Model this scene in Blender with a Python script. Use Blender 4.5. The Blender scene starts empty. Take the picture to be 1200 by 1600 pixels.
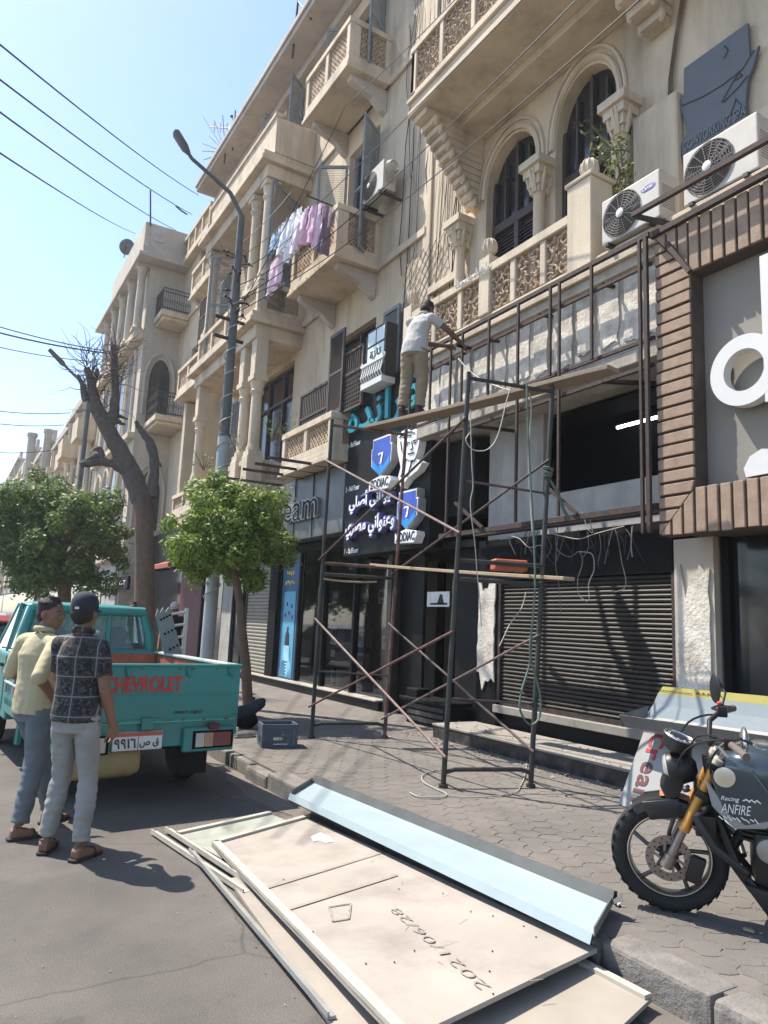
import bpy, bmesh, math, random
from mathutils import Vector, Matrix, noise as mnoise
R = math.radians
random.seed(11)
SC = bpy.context.scene
COL = SC.collection

# ------------------------------------------------------------------ camera
CAM_H, FPX = 1.6, 1128.0
PITCH, ROLL, YAW = R(8.87), R(2.445), R(30.99)
fw = Vector((math.sin(YAW)*math.cos(PITCH), math.cos(YAW)*math.cos(PITCH), math.sin(PITCH)))
_rt = Vector((math.cos(YAW), -math.sin(YAW), 0)); _up = _rt.cross(fw)
RT = math.cos(ROLL)*_rt + math.sin(ROLL)*_up
UP = -math.sin(ROLL)*_rt + math.cos(ROLL)*_up
EYE = Vector((0, 0, CAM_H))
cd = bpy.data.cameras.new('camera'); cam = bpy.data.objects.new('camera', cd); COL.objects.link(cam)
cd.sensor_fit = 'VERTICAL'; cd.sensor_height = 32.0; cd.sensor_width = 24.0
cd.lens = 32.0*FPX/1600.0; cd.clip_start = 0.05; cd.clip_end = 3000
mw = Matrix.Identity(4)
for i in range(3):
    mw[i][0], mw[i][1], mw[i][2], mw[i][3] = RT[i], UP[i], -fw[i], EYE[i]
cam.matrix_world = mw
SC.camera = cam
def W(x, y, X=None, Y=None, Z=None):
    """point on the plane X=, Y= or Z= that the survey photograph shows at x, y"""
    d = fw + RT*((x-600)/FPX) + UP*((800-y)/FPX)
    t = X/d.x if X is not None else Y/d.y if Y is not None else (Z-CAM_H)/d.z
    return EYE + d*t

# ------------------------------------------------------------------ light
SUN = Vector((0.335, -0.51, -1.0)).normalized()
w = bpy.data.worlds.new('World'); SC.world = w; w.use_nodes = True
nt = w.node_tree; bg = nt.nodes['Background']
sk = nt.nodes.new('ShaderNodeTexSky'); sk.sky_type = 'NISHITA'; sk.sun_disc = False
sk.sun_elevation = math.asin(-SUN.z); sk.sun_rotation = math.atan2(-SUN.x, -SUN.y)
sk.air_density = 1.0; sk.dust_density = 0.6; sk.ozone_density = 1.6; sk.altitude = 20
nt.links.new(sk.outputs[0], bg.inputs[0]); bg.inputs[1].default_value = 0.135
sl = bpy.data.lights.new('sun', 'SUN'); so = bpy.data.objects.new('sun', sl); COL.objects.link(so)
sl.energy = 4.4; sl.angle = R(0.55); sl.color = (1.0, 0.93, 0.82)
so.rotation_euler = SUN.to_track_quat('-Z', 'Y').to_euler(); so.location = (-8, 12, 30)
SC.view_settings.view_transform = 'Standard'; SC.view_settings.look = 'None'
SC.view_settings.exposure = 1.1; SC.view_settings.gamma = 1.0
SC.render.engine = 'CYCLES'; SC.cycles.use_denoising = True
SC.cycles.max_bounces = 7; SC.cycles.diffuse_bounces = 4; SC.cycles.glossy_bounces = 3
SC.cycles.transmission_bounces = 5; SC.cycles.transparent_max_bounces = 8
SC.cycles.sample_clamp_indirect = 8.0

# ------------------------------------------------------------------ materials
MATS = {}
def mat(name, col, rough=.8, metal=0.0, var=.12, scale=6.0, bump=0.0, bscale=40.0, dirt=None, dirt_amt=.5,
        dirt_scale=1.6, streak=False, spec=.4, trans=0.0, coat=0.0, emit=None, estr=0.0, sub=0.0, detail=5.0, world=False):
    """Principled surface with two noise layers of colour, an optional stain colour and fine relief."""
    if name in MATS: return MATS[name]
    m = bpy.data.materials.new(name); m.use_nodes = True; MATS[name] = m
    n = m.node_tree.nodes; l = m.node_tree.links; b = n['Principled BSDF']
    b.inputs['Roughness'].default_value = rough; b.inputs['Metallic'].default_value = metal
    b.inputs['Specular IOR Level'].default_value = spec
    if coat: b.inputs['Coat Weight'].default_value = coat; b.inputs['Coat Roughness'].default_value = .12
    if trans: b.inputs['Transmission Weight'].default_value = trans
    if emit: b.inputs['Emission Color'].default_value = (*emit, 1); b.inputs['Emission Strength'].default_value = estr
    tc = n.new('ShaderNodeTexCoord'); geo = n.new('ShaderNodeNewGeometry') if world else None
    CO = geo.outputs['Position'] if world else tc.outputs['Object']
    def nz(sc, det=detail, vec=None, rg=.6):
        t = n.new('ShaderNodeTexNoise'); t.inputs['Scale'].default_value = sc; t.inputs['Detail'].default_value = det
        t.inputs['Roughness'].default_value = rg
        l.new(vec or CO, t.inputs['Vector']); return t.outputs['Fac']
    def ramp(fac, a, c, p0=.3, p1=.7):
        r = n.new('ShaderNodeValToRGB'); r.color_ramp.elements[0].position = p0; r.color_ramp.elements[1].position = p1
        r.color_ramp.elements[0].color = (*a, 1); r.color_ramp.elements[1].color = (*c, 1); l.new(fac, r.inputs[0]); return r.outputs[0]
    lo = tuple(max(0, c*(1-var)) for c in col); hi = tuple(min(1, c*(1+var)) for c in col)
    out = ramp(nz(scale), lo, hi)
    if dirt:
        vec = None
        if streak:
            mp = n.new('ShaderNodeMapping'); mp.inputs['Scale'].default_value = (1, 1, .16)
            l.new(CO, mp.inputs[0]); vec = mp.outputs[0]
        f = ramp(nz(dirt_scale, 8, vec, .65), (0, 0, 0), (dirt_amt,)*3, .48, .72)
        mx = n.new('ShaderNodeMix'); mx.data_type = 'RGBA'
        l.new(f, mx.inputs[0]); l.new(out, mx.inputs[6]); mx.inputs[7].default_value = (*dirt, 1); out = mx.outputs[2]
    l.new(out, b.inputs['Base Color'])
    if bump:
        bp = n.new('ShaderNodeBump'); bp.inputs['Strength'].default_value = bump; bp.inputs['Distance'].default_value = .02
        l.new(nz(bscale, 6), bp.inputs['Height']); l.new(bp.outputs[0], b.inputs['Normal'])
    return m

# ------------------------------------------------------------------ mesh builder
class MB:
    def __init__(s): s.v = []; s.f = []
    def add(s, vs, fs):
        o = len(s.v); s.v += [tuple(p) for p in vs]; s.f += [tuple(i+o for i in f) for f in fs]; return s
    def poly(s, pts): return s.add(pts, [tuple(range(len(pts)))])
    def box(s, x0, x1, y0, y1, z0, z1):
        vs = [(x, y, z) for z in (z0, z1) for y in (y0, y1) for x in (x0, x1)]
        return s.add(vs, [(0,2,3,1),(4,5,7,6),(0,1,5,4),(2,6,7,3),(0,4,6,2),(1,3,7,5)])
    def obox(s, c, a, b, d):
        c, a, b, d = map(Vector, (c, a, b, d))
        vs = [c+a*i+b*j+d*k for k in (-1, 1) for j in (-1, 1) for i in (-1, 1)]
        return s.add(vs, [(0,2,3,1),(4,5,7,6),(0,1,5,4),(2,6,7,3),(0,4,6,2),(1,3,7,5)])
    def bar(s, p, q, wd, h, up=(0, 0, 1)):
        """square-section bar from p to q"""
        p, q, up = Vector(p), Vector(q), Vector(up); d = (q-p)
        if d.length < 1e-6: return s
        n = d.cross(up)
        if n.length < 1e-5: n = d.cross(Vector((1, 0, 0)))
        n.normalize(); u = n.cross(d).normalized()
        return s.obox((p+q)/2, d/2, n*wd/2, u*h/2)
    def tube(s, pts, r, n=8, caps=True):
        pts = [Vector(p) for p in pts]; rs = r if isinstance(r, (list, tuple)) else [r]*len(pts)
        rings = []; prev = None
        for i, p in enumerate(pts):
            d = (pts[min(i+1, len(pts)-1)]-pts[max(i-1, 0)])
            if d.length < 1e-7: d = Vector((0, 0, 1))
            d.normalize()
            if prev is None:
                a = d.cross(Vector((0, 0, 1)))
                if a.length < .05: a = d.cross(Vector((1, 0, 0)))
                a.normalize()
            else:
                a = prev - d*prev.dot(d)
                if a.length < 1e-5: a = d.orthogonal()
                a.normalize()
            prev = a; b = d.cross(a)
            rings.append([p+(a*math.cos(2*math.pi*k/n)+b*math.sin(2*math.pi*k/n))*rs[i] for k in range(n)])
        vs = [p for rg in rings for p in rg]; fs = []
        for i in range(len(rings)-1):
            for k in range(n):
                k2 = (k+1) % n; fs.append((i*n+k, i*n+k2, (i+1)*n+k2, (i+1)*n+k))
        if caps: fs.append(tuple(reversed(range(n)))); fs.append(tuple((len(rings)-1)*n+k for k in range(n)))
        return s.add(vs, fs)
    def prism(s, pts, vec):
        pts = [Vector(p) for p in pts]; vec = Vector(vec); n = len(pts)
        fs = [tuple(reversed(range(n))), tuple(range(n, 2*n))]
        fs += [(i, (i+1) % n, n+(i+1) % n, n+i) for i in range(n)]
        return s.add(pts+[p+vec for p in pts], fs)
    def loft(s, rings, cap=True):
        n = len(rings[0]); vs = [p for r in rings for p in r]; fs = []
        for i in range(len(rings)-1):
            for k in range(n):
                k2 = (k+1) % n; fs.append((i*n+k, i*n+k2, (i+1)*n+k2, (i+1)*n+k))
        if cap: fs.append(tuple(reversed(range(n)))); fs.append(tuple((len(rings)-1)*n+k for k in range(n)))
        return s.add(vs, fs)
    def lathe(s, c, prof, n=16, axis=(0, 0, 1)):
        c = Vector(c); ax = Vector(axis).normalized(); a = ax.orthogonal().normalized(); b = ax.cross(a)
        return s.loft([[c+ax*h+(a*math.cos(2*math.pi*k/n)+b*math.sin(2*math.pi*k/n))*max(r, 1e-4) for k in range(n)] for r, h in prof])
    def ball(s, c, rx, ry=None, rz=None, n=12, m=8, rot=None):
        ry = rx if ry is None else ry; rz = rx if rz is None else rz; c = Vector(c); rings = []
        for i in range(m+1):
            t = math.pi*i/m - math.pi/2; cr = max(math.cos(t), .02)
            rg = []
            for k in range(n):
                p = Vector((rx*cr*math.cos(2*math.pi*k/n), ry*cr*math.sin(2*math.pi*k/n), rz*math.sin(t)))
                if rot: p = rot @ p
                rg.append(c+p)
            rings.append(rg)
        return s.loft(rings)
    def torus(s, c, axis, rm, rt, n=32, m=10, sx=1.0):
        c = Vector(c); ax = Vector(axis).normalized(); a = ax.orthogonal().normalized(); b = ax.cross(a); vs = []; fs = []
        for i in range(n):
            d = a*math.cos(2*math.pi*i/n)+b*math.sin(2*math.pi*i/n)
            for k in range(m):
                t = 2*math.pi*k/m; vs.append(c+d*(rm+rt*math.cos(t))+ax*rt*sx*math.sin(t))
        for i in range(n):
            for k in range(m):
                fs.append((i*m+k, ((i+1) % n)*m+k, ((i+1) % n)*m+(k+1) % m, i*m+(k+1) % m))
        return s.add(vs, fs)
    def mesh(s, name, bevel=0.0, seg=1, smooth=None):
        me = bpy.data.meshes.new(name); me.from_pydata(s.v, [], s.f); me.update()
        bm = bmesh.new(); bm.from_mesh(me)
        bmesh.ops.recalc_face_normals(bm, faces=bm.faces)
        if bevel:
            es = [e for e in bm.edges if len(e.link_faces) == 2 and e.calc_face_angle(0) > .6]
            bmesh.ops.bevel(bm, geom=es, offset=bevel, segments=seg, affect='EDGES', profile=.6, clamp_overlap=True)
        bm.to_mesh(me); bm.free()
        if smooth is not None:
            me.polygons.foreach_set('use_smooth', [True]*len(me.polygons)); me.set_sharp_from_angle(angle=R(smooth))
        return me
    def build(s, name, m, parent=None, bevel=0.0, seg=1, smooth=None, local=False):
        if parent is not None and not local:
            mi = ROOTM.get(parent.name, None)
            if mi is not None: s.v = [tuple(mi @ Vector(p)) for p in s.v]
        me = s.mesh(name, bevel, seg, smooth)
        return put(name, me, m, parent)
ROOTM = {}      # world -> thing matrices of the Empties (and their parts)
def put(name, me, m, parent=None, loc=None):
    o = bpy.data.objects.new(name, me); COL.objects.link(o)
    if m is not None and not me.materials: me.materials.append(m if not isinstance(m, str) else MATS[m])
    if parent is not None:
        o.parent = parent
        if parent.name in ROOTM: ROOTM[o.name] = ROOTM[parent.name]
    if loc is not None: o.location = loc
    return o
def tag(o, label, cat, group=None, kind=None):
    if label: o['label'] = label
    if cat: o['category'] = cat
    if group: o['group'] = group
    if kind: o['kind'] = kind
    return o
def thing(name, label, cat, loc=(0, 0, 0), rz=0.0, group=None, kind=None):
    o = bpy.data.objects.new(name, None); COL.objects.link(o); o.empty_display_size = .2
    o.location = loc; o.rotation_euler = (0, 0, rz)
    ROOTM[o.name] = (Matrix.Translation(Vector(loc)) @ Matrix.Rotation(rz, 4, 'Z')).inverted()
    return tag(o, label, cat, group, kind)
def copy_tree(o, parent=None):
    c = o.copy(); COL.objects.link(c); c.parent = parent
    for ch in list(o.children): copy_tree(ch, c)
    return c
# text ------------------------------------------------------------------------
_TX = {}
def text_mesh(sx, bold=0.0):
    k = (sx, bold)
    if k not in _TX:
        c = bpy.data.curves.new('lettering', 'FONT'); c.body = sx; c.resolution_u = 3; c.offset = bold
        o = bpy.data.objects.new('lettering', c); COL.objects.link(o)
        dg = bpy.context.evaluated_depsgraph_get(); me = bpy.data.meshes.new_from_object(o.evaluated_get(dg))
        vs = [tuple(v.co) for v in me.vertices]; fs = [tuple(p.vertices) for p in me.polygons]
        bpy.data.objects.remove(o); bpy.data.curves.remove(c); bpy.data.meshes.remove(me)
        _TX[k] = (vs, fs)
    return _TX[k]
def text(mb, sx, org, right, up, wd, ht, depth=0.0, bold=0.0, shear=0.0):
    """lettering sx fitted into wd x ht with its lower left corner at org; depth raises it as a solid"""
    vs, fs = text_mesh(sx, bold)
    x0 = min(v[0] for v in vs); x1 = max(v[0] for v in vs); y0 = min(v[1] for v in vs); y1 = max(v[1] for v in vs)
    org = Vector(org); right = Vector(right).normalized(); up = Vector(up).normalized(); nr = right.cross(up)
    P = []
    for v in vs:
        a = (v[0]-x0)/(x1-x0); b = (v[1]-y0)/(y1-y0)
        P.append(org+right*(a*wd+shear*b*ht)+up*b*ht)
    if depth:
        ed = {}
        for f in fs:
            for i in range(len(f)):
                e = (f[i], f[(i+1) % len(f)]); ed[e] = 1
        n = len(P); side = [(a, b, b+n, a+n) for (a, b) in ed if (b, a) not in ed]
        mb.add(P+[p+nr*depth for p in P], fs+[tuple(i+n for i in f) for f in fs]+side)
    else: mb.add(P, fs)
    return mb
def lerp(a, b, t): return a+(b-a)*t
def catenary(p, q, sag, n=14):
    p, q = Vector(p), Vector(q)
    return [p.lerp(q, i/n)-Vector((0, 0, sag*4*(i/n)*(1-i/n))) for i in range(n+1)]
# ------------------------------------------------------------------ palette
def asphalt_mat():
    """worn asphalt: coarse aggregate, drifted dust, oil stains and hairline cracks"""
    m = bpy.data.materials.new('asphalt'); m.use_nodes = True; MATS['asphalt'] = m; n = m.node_tree.nodes; l = m.node_tree.links; b = n['Principled BSDF']; b.inputs['Roughness'].default_value = .93; b.inputs['Specular IOR Level'].default_value = .25
    tc = n.new('ShaderNodeTexCoord'); co = tc.outputs['Object']
    def nz(s, d=6, r=.6):
        t = n.new('ShaderNodeTexNoise'); t.inputs['Scale'].default_value = s; t.inputs['Detail'].default_value = d; t.inputs['Roughness'].default_value = r; l.new(co, t.inputs['Vector']); return t.outputs['Fac']
    def rp(f, a, c, p0, p1):
        r = n.new('ShaderNodeValToRGB'); r.color_ramp.elements[0].position = p0; r.color_ramp.elements[1].position = p1; r.color_ramp.elements[0].color = (*a, 1); r.color_ramp.elements[1].color = (*c, 1); l.new(f, r.inputs[0]); return r.outputs[0]
    def mix(f, a, c, mode='MIX'):
        x = n.new('ShaderNodeMix'); x.data_type = 'RGBA'; x.blend_type = mode; l.new(f, x.inputs[0]) if not isinstance(f, float) else setattr(x.inputs[0], 'default_value', f)
        l.new(a, x.inputs[6]); l.new(c, x.inputs[7]) if not isinstance(c, tuple) else setattr(x.inputs[7], 'default_value', (*c, 1)); return x.outputs[2]
    base = rp(nz(.8, 9, .65), (.085, .078, .073), (.15, .137, .125), .3, .72)
    base = mix(.75, base, rp(nz(150, 3, .7), (.55, .55, .55), (1.5, 1.48, 1.44), .3, .7), 'MULTIPLY')
    base = mix(rp(nz(1.7, 9, .7), (0, 0, 0), (.7,)*3, .58, .72), base, (.045, .042, .042))
    base = mix(rp(nz(.55, 8, .7), (0, 0, 0), (.55,)*3, .55, .75), base, (.21, .19, .165))
    v = n.new('ShaderNodeTexVoronoi'); v.feature = 'DISTANCE_TO_EDGE'; v.inputs['Scale'].default_value = .55; wp = n.new('ShaderNodeMix'); wp.data_type = 'VECTOR'; wp.inputs[0].default_value = .12
    t = n.new('ShaderNodeTexNoise'); t.inputs['Scale'].default_value = 3; t.inputs['Detail'].default_value = 8; l.new(co, t.inputs['Vector']); l.new(co, wp.inputs[4]); l.new(t.outputs['Color'], wp.inputs[5]); l.new(wp.outputs[1], v.inputs['Vector'])
    crk = rp(v.outputs['Distance'], (.5, .5, .5), (0, 0, 0), .0, .005); base = mix(crk, base, (.04, .038, .036)); l.new(base, b.inputs['Base Color'])
    bp = n.new('ShaderNodeBump'); bp.inputs['Strength'].default_value = .55; bp.inputs['Distance'].default_value = .012; l.new(nz(120, 4, .7), bp.inputs['Height']); l.new(bp.outputs[0], b.inputs['Normal'])
mat('plaster', (.55, .455, .335), .92, var=.13, scale=.9, bump=.35, bscale=40, dirt=(.23, .19, .15), dirt_amt=.85, dirt_scale=1.5, streak=True, detail=10)
mat('plaster_trim', (.55, .46, .345), .9, var=.12, scale=1.6, bump=.35, bscale=45, dirt=(.24, .205, .17), dirt_amt=.7, dirt_scale=2.0, streak=True, detail=9)
mat('fascia_white', (.42, .38, .325), .9, var=.2, scale=4, bump=.5, bscale=30, dirt=(.25, .22, .19), dirt_amt=.8, dirt_scale=3.2, streak=True, detail=9)
mat('plaster_old', (.46, .405, .335), .95, var=.1, scale=2, bump=.3, bscale=50, dirt=(.30, .27, .24), dirt_amt=.6, dirt_scale=1.2, streak=True)
mat('fretwork', (.40, .30, .21), .9, var=.18, scale=18, bump=.2, bscale=90)
mat('soffit', (.43, .385, .34), .95, var=.12, scale=2, dirt=(.28, .25, .22), dirt_amt=.6, dirt_scale=1.4)
mat('glass_dark', (.018, .02, .024), .12, var=.2, scale=3, spec=.6)
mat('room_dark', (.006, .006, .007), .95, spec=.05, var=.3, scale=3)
mat('shutter_brown', (.055, .042, .038), .6, var=.25, scale=12, bump=.1)
mat('shutter_grey', (.22, .24, .25), .7, var=.15, scale=9, dirt=(.12, .12, .12), dirt_amt=.5, dirt_scale=5)
mat('lattice_wood', (.07, .055, .045), .8, var=.25, scale=14)
mat('iron', (.045, .038, .036), .65, metal=.3, var=.35, scale=16, dirt=(.16, .08, .05), dirt_amt=.6, dirt_scale=9)
mat('iron_rust', (.062, .043, .037), .8, metal=.2, var=.35, scale=22, dirt=(.05, .04, .04), dirt_amt=.7, dirt_scale=7, bump=.2, bscale=80)
asphalt_mat()
mat('gutter_dust', (.165, .143, .122), .97, var=.2, scale=3, bump=.5, bscale=160, dirt=(.16, .14, .13), dirt_amt=.7, dirt_scale=2.2, detail=9)
mat('paver', (.150, .137, .124), .92, var=.16, scale=3, bump=.6, bscale=120, dirt=(.205, .183, .158), dirt_amt=.8, dirt_scale=1.1, world=True)
mat('paver_bed', (.148, .132, .117), .97, var=.2, scale=6, bump=.4, bscale=140, dirt=(.215, .19, .163), dirt_amt=.6, dirt_scale=1.3)
mat('kerbstone', (.165, .153, .14), .92, var=.2, scale=7, bump=.6, bscale=50, dirt=(.31, .275, .24), dirt_amt=.6, dirt_scale=5, streak=True)
mat('rubble_grey', (.27, .245, .215), .95, var=.4, scale=30)
mat('step_black', (.03, .03, .031), .35, var=.2, scale=9, dirt=(.22, .20, .18), dirt_amt=.5, dirt_scale=5)
mat('step_tread', (.25, .228, .2), .8, var=.2, scale=8, dirt=(.2, .18, .16), dirt_amt=.6, dirt_scale=4)
mat('marble_step', (.33, .30, .265), .6, var=.12, scale=4, dirt=(.3, .27, .24), dirt_amt=.5, dirt_scale=4)
mat('white_wall', (.36, .345, .32), .85, var=.14, scale=3, dirt=(.22, .205, .185), dirt_amt=.7, dirt_scale=2.5, streak=True, bump=.2, bscale=50)
mat('peeled', (.60, .55, .475), .9, var=.2, scale=7, dirt=(.22, .19, .165), dirt_amt=.8, dirt_scale=3.2, bump=.7, bscale=26)
mat('black_cladding', (.011, .0115, .012), .5, var=.3, scale=2.5, dirt=(.028, .028, .026), dirt_amt=.5, dirt_scale=2, spec=.14)
mat('black_plain', (.008, .008, .009), .7, spec=.12, var=.3, scale=6)
mat('shutter_metal', (.037, .032, .027), .55, metal=.25, var=.3, scale=5, dirt=(.035, .032, .03), dirt_amt=.8, dirt_scale=2.5, streak=True)
mat('shutter_beige', (.27, .25, .21), .7, var=.1, scale=5, dirt=(.25, .23, .2), dirt_amt=.5, dirt_scale=3)
mat('planks_tan', (.29, .205, .147), .8, var=.16, scale=7, bump=.25, bscale=50, dirt=(.19, .135, .1), dirt_amt=.5, dirt_scale=6)
mat('planks_back', (.075, .055, .045), .9, var=.2, scale=9)
mat('panel_taupe', (.215, .195, .168), .75, var=.05, scale=2)
mat('letter_white', (.60, .59, .565), .5, var=.03, scale=3)
mat('dark_rim', (.06, .055, .05), .6, var=.2, scale=8)

# ------------------------------------------------------------------ ground
KX, KZ = 2.87, 0.15
gr = MB(); gr.poly([(-250, -120, -.02), (250, -120, -.02), (250, 420, -.02), (-250, 420, -.02)])
tag(gr.build('ground', 'gutter_dust'), None, None, kind='structure')
rd = MB(); rd.poly([(-9, -40, 0), (KX+.02, -40, 0), (KX+.02, 400, 0), (-9, 400, 0)])
tag(rd.build('road', 'asphalt'), None, None, kind='structure')
gd = MB()                                           # ragged dust band along the gutter
ys = [-3+i*.25 for i in range(160)]
lft = [(KX-.22-.16*mnoise.noise(Vector((y*.7, 3, 0)))-.1*mnoise.noise(Vector((y*2.7, 9, 0))), y, .004) for y in ys]
for i in range(len(ys)-1): gd.poly([lft[i], (KX+.01, ys[i], .004), (KX+.01, ys[i+1], .004), lft[i+1]])
tag(gd.build('gutter_dust', 'gutter_dust'), None, None, kind='structure')

sw = thing('sidewalk', None, None, (KX, 0, 0), kind='structure')
m = MB(); m.box(KX+.1, 7.3, -6, 120, -.015, KZ-.0035); m.build('paving_bed', 'paver_bed', sw)
# interlocking pavers: a wavy six-sided stone, laid where single stones can be told apart
def paver_mesh(seed):
    rnd = random.Random(seed); pts = []
    for k in range(6):
        a = math.pi/6+k*math.pi/3; r = .1005
        pts.append(Vector((math.cos(a)*r*.93, math.sin(a)*r, 0)))
    out = []
    for k in range(6):
        a, b = pts[k], pts[(k+1) % 6]; out.append(a)
        nrm = Vector(((b-a).y, -(b-a).x, 0)).normalized()
        out.append((a+b)/2+nrm*(.012 if k % 2 else -.012)+Vector((rnd.uniform(-.003, .003),)*2+(0,)))
    mb = MB(); mb.prism([p+Vector((0, 0, -.03)) for p in out], (0, 0, .03))
    me = mb.mesh('paver', bevel=.0018); me.materials.append(MATS['paver']); return me
pm = [paver_mesh(i) for i in range(5)]
cells = []
dx, dy = .180, .1495
j = 0
y = 1.0
while y < 9.6:
    x = KX+.32+(dx/2 if j % 2 else 0)
    while x < 5.62:
        cells.append((x, y)); x += dx
    y += dy; j += 1
cells.sort(key=lambda c: c[0]**2+c[1]**2)
vis = []; rest = []
for c in cells:
    v = Vector((c[0], c[1], KZ))-EYE; d = v.dot(fw); px = 600+FPX*v.dot(RT)/d; py = 800-FPX*v.dot(UP)/d
    hid = px > 1215 or py > 1615
    (vis if not hid and len(vis) < 300 else rest).append(c)
def pz(c): return KZ+.003*mnoise.noise(Vector((c[0]*1.3, c[1]*1.3, 5)))+random.uniform(-.001, .001)
for i, c in enumerate(vis):
    o = put('paver', pm[i % 5], None, sw, (c[0]-KX, c[1], pz(c)))
    o.rotation_euler = (random.uniform(-.005, .005), random.uniform(-.005, .005), (i % 3)*2*math.pi/3)
rm = MB()
for i, c in enumerate(rest):
    me = pm[i % 5]; z = pz(c)
    rm.add([(v.co.x+c[0], v.co.y+c[1], v.co.z+z) for v in me.vertices], [tuple(p.vertices) for p in me.polygons])
o = rm.build('far_pavers', 'paver', sw); o['kind'] = 'stuff'
m = MB(); m.box(KX+.1, 7.25, 9.62, 120, KZ-.006, KZ-.001); m.build('far_paving', 'paver_bed', sw)
# kerb of single stones, worn and slightly out of line
kb = thing('kerb', None, None, (KX, 0, 0), kind='structure')
y = -1.2; i = 0
while y < 26:
    L = random.uniform(.55, .8); d = random.uniform(-.012, .012); t = KZ+random.uniform(-.012, .006)
    if 6.55 < y < 7.6: t -= .02
    mb = MB(); mb.box(KX+d, KX+.21+d*.3, y+.006, y+L-.006, -.05, t)
    o = mb.build('kerbstone', 'kerbstone', kb, bevel=random.choice((.02, .028, .035)), seg=2)
    o.rotation_euler = (0, random.uniform(-.012, .012), random.uniform(-.004, .004))
    y += L; i += 1
m = MB(); m.box(KX, KX+.2, y, 120, -.05, KZ); o = m.build('far_kerb', 'kerbstone', kb)

# ------------------------------------------------------------------ facade helpers
def holed_wall(mb, X, y0, y1, z0, z1, holes, depth=.28):
    """front skin at X (facing -X) with rectangular openings and their reveals"""
    ysx = sorted({y0, y1, *[min(max(v, y0), y1) for h in holes for v in h[:2]]})
    zsx = sorted({z0, z1, *[min(max(v, z0), z1) for h in holes for v in h[2:4]]})
    for a, b in zip(ysx, ysx[1:]):
        for c, d in zip(zsx, zsx[1:]):
            my, mz = (a+b)/2, (c+d)/2
            if any(h[0] < my < h[1] and h[2] < mz < h[3] for h in holes): continue
            mb.poly([(X, a, c), (X, a, d), (X, b, d), (X, b, c)])
    for h in holes:
        a, b, c, d = h[:4]
        mb.poly([(X, a, c), (X+depth, a, c), (X+depth, a, d), (X, a, d)]); mb.poly([(X, b, c), (X, b, d), (X+depth, b, d), (X+depth, b, c)])
        mb.poly([(X, a, d), (X+depth, a, d), (X+depth, b, d), (X, b, d)]); mb.poly([(X, a, c), (X, b, c), (X+depth, b, c), (X+depth, a, c)])
def fret(mb, org, u, v, wd, ht, cell=.24, t=.022, dep=.03):
    """pierced stone tracery: rings, diagonals and small crosses repeated over the panel"""
    org, u, v = Vector(org), Vector(u).normalized(), Vector(v).normalized(); nr = u.cross(v)
    nx = max(1, round(wd/cell)); ny = max(1, round(ht/cell)); cw, ch = wd/nx, ht/ny
    def P(a, b): return org+u*a+v*b
    for i in range(nx):
        for k in range(ny):
            cx, cy = (i+.5)*cw, (k+.5)*ch; h, q = cw/2, ch/2
            for a, b in (((-h, -q), (h, q)), ((-h, q), (h, -q)), ((-h, 0), (0, q)), ((0, q), (h, 0)), ((h, 0), (0, -q)), ((0, -q), (-h, 0))):
                mb.bar(P(cx+a[0], cy+a[1]), P(cx+b[0], cy+b[1]), t, dep*random.uniform(.7, 1.1), nr)
            for s in range(4):
                an = math.pi/4+s*math.pi/2
                mb.bar(P(cx+math.cos(an)*h*.18, cy+math.sin(an)*q*.18), P(cx+math.cos(an)*h*.75, cy+math.sin(an)*q*.75), t*2.3, dep*.8, nr)
def scrolls(mb, org, u, v, wd, ht, r=.011, seed=0):
    """carved vine scrolls filling a panel: interlacing rings, S stems and leaf blades"""
    rnd = random.Random(seed); org, u, v = Vector(org), Vector(u).normalized(), Vector(v).normalized(); nr = u.cross(v)
    def P(a, b, c=0): return org+u*a+v*b+nr*c
    n = max(2, round(wd/.2)); mrow = max(2, round(ht/.2))
    for i in range(n):
        for k in range(mrow):
            cx, cy = (i+.5)*wd/n, (k+.5)*ht/mrow; rr = .5*min(wd/n, ht/mrow)*1.05; s = 1 if (i+k) % 2 else -1
            ph = rnd.uniform(0, 6.28)
            mb.tube([P(cx+math.cos(ph+s*a)*rr*(1-a/9), cy+math.sin(ph+s*a)*rr*(1-a/9), .01) for a in [j*.5 for j in range(14)]], [r*1.25]*8+[r*.9]*6, 5)
            for q in range(3):
                a = ph+q*2.1; p0 = P(cx+math.cos(a)*rr*.35, cy+math.sin(a)*rr*.35, .012); p1 = P(cx+math.cos(a+.5)*rr*1.15, cy+math.sin(a+.5)*rr*1.15, .012)
                mb.tube([p0, p0.lerp(p1, .5)+nr*.012, p1], [r*.5, r*2.0, r*.4], 5)
    for q in range(int(wd/.12)):
        a0 = rnd.uniform(0, wd); b0 = rnd.uniform(0, ht); an = rnd.uniform(0, 6.28)
        pts = [(min(max(a0+math.cos(an+j*.3)*.04*j, 0), wd), min(max(b0+math.sin(an+j*.3)*.04*j, 0), ht)) for j in range(5)]
        mb.tube([P(a, b, .02) for a, b in pts], r*.9, 5)
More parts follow.
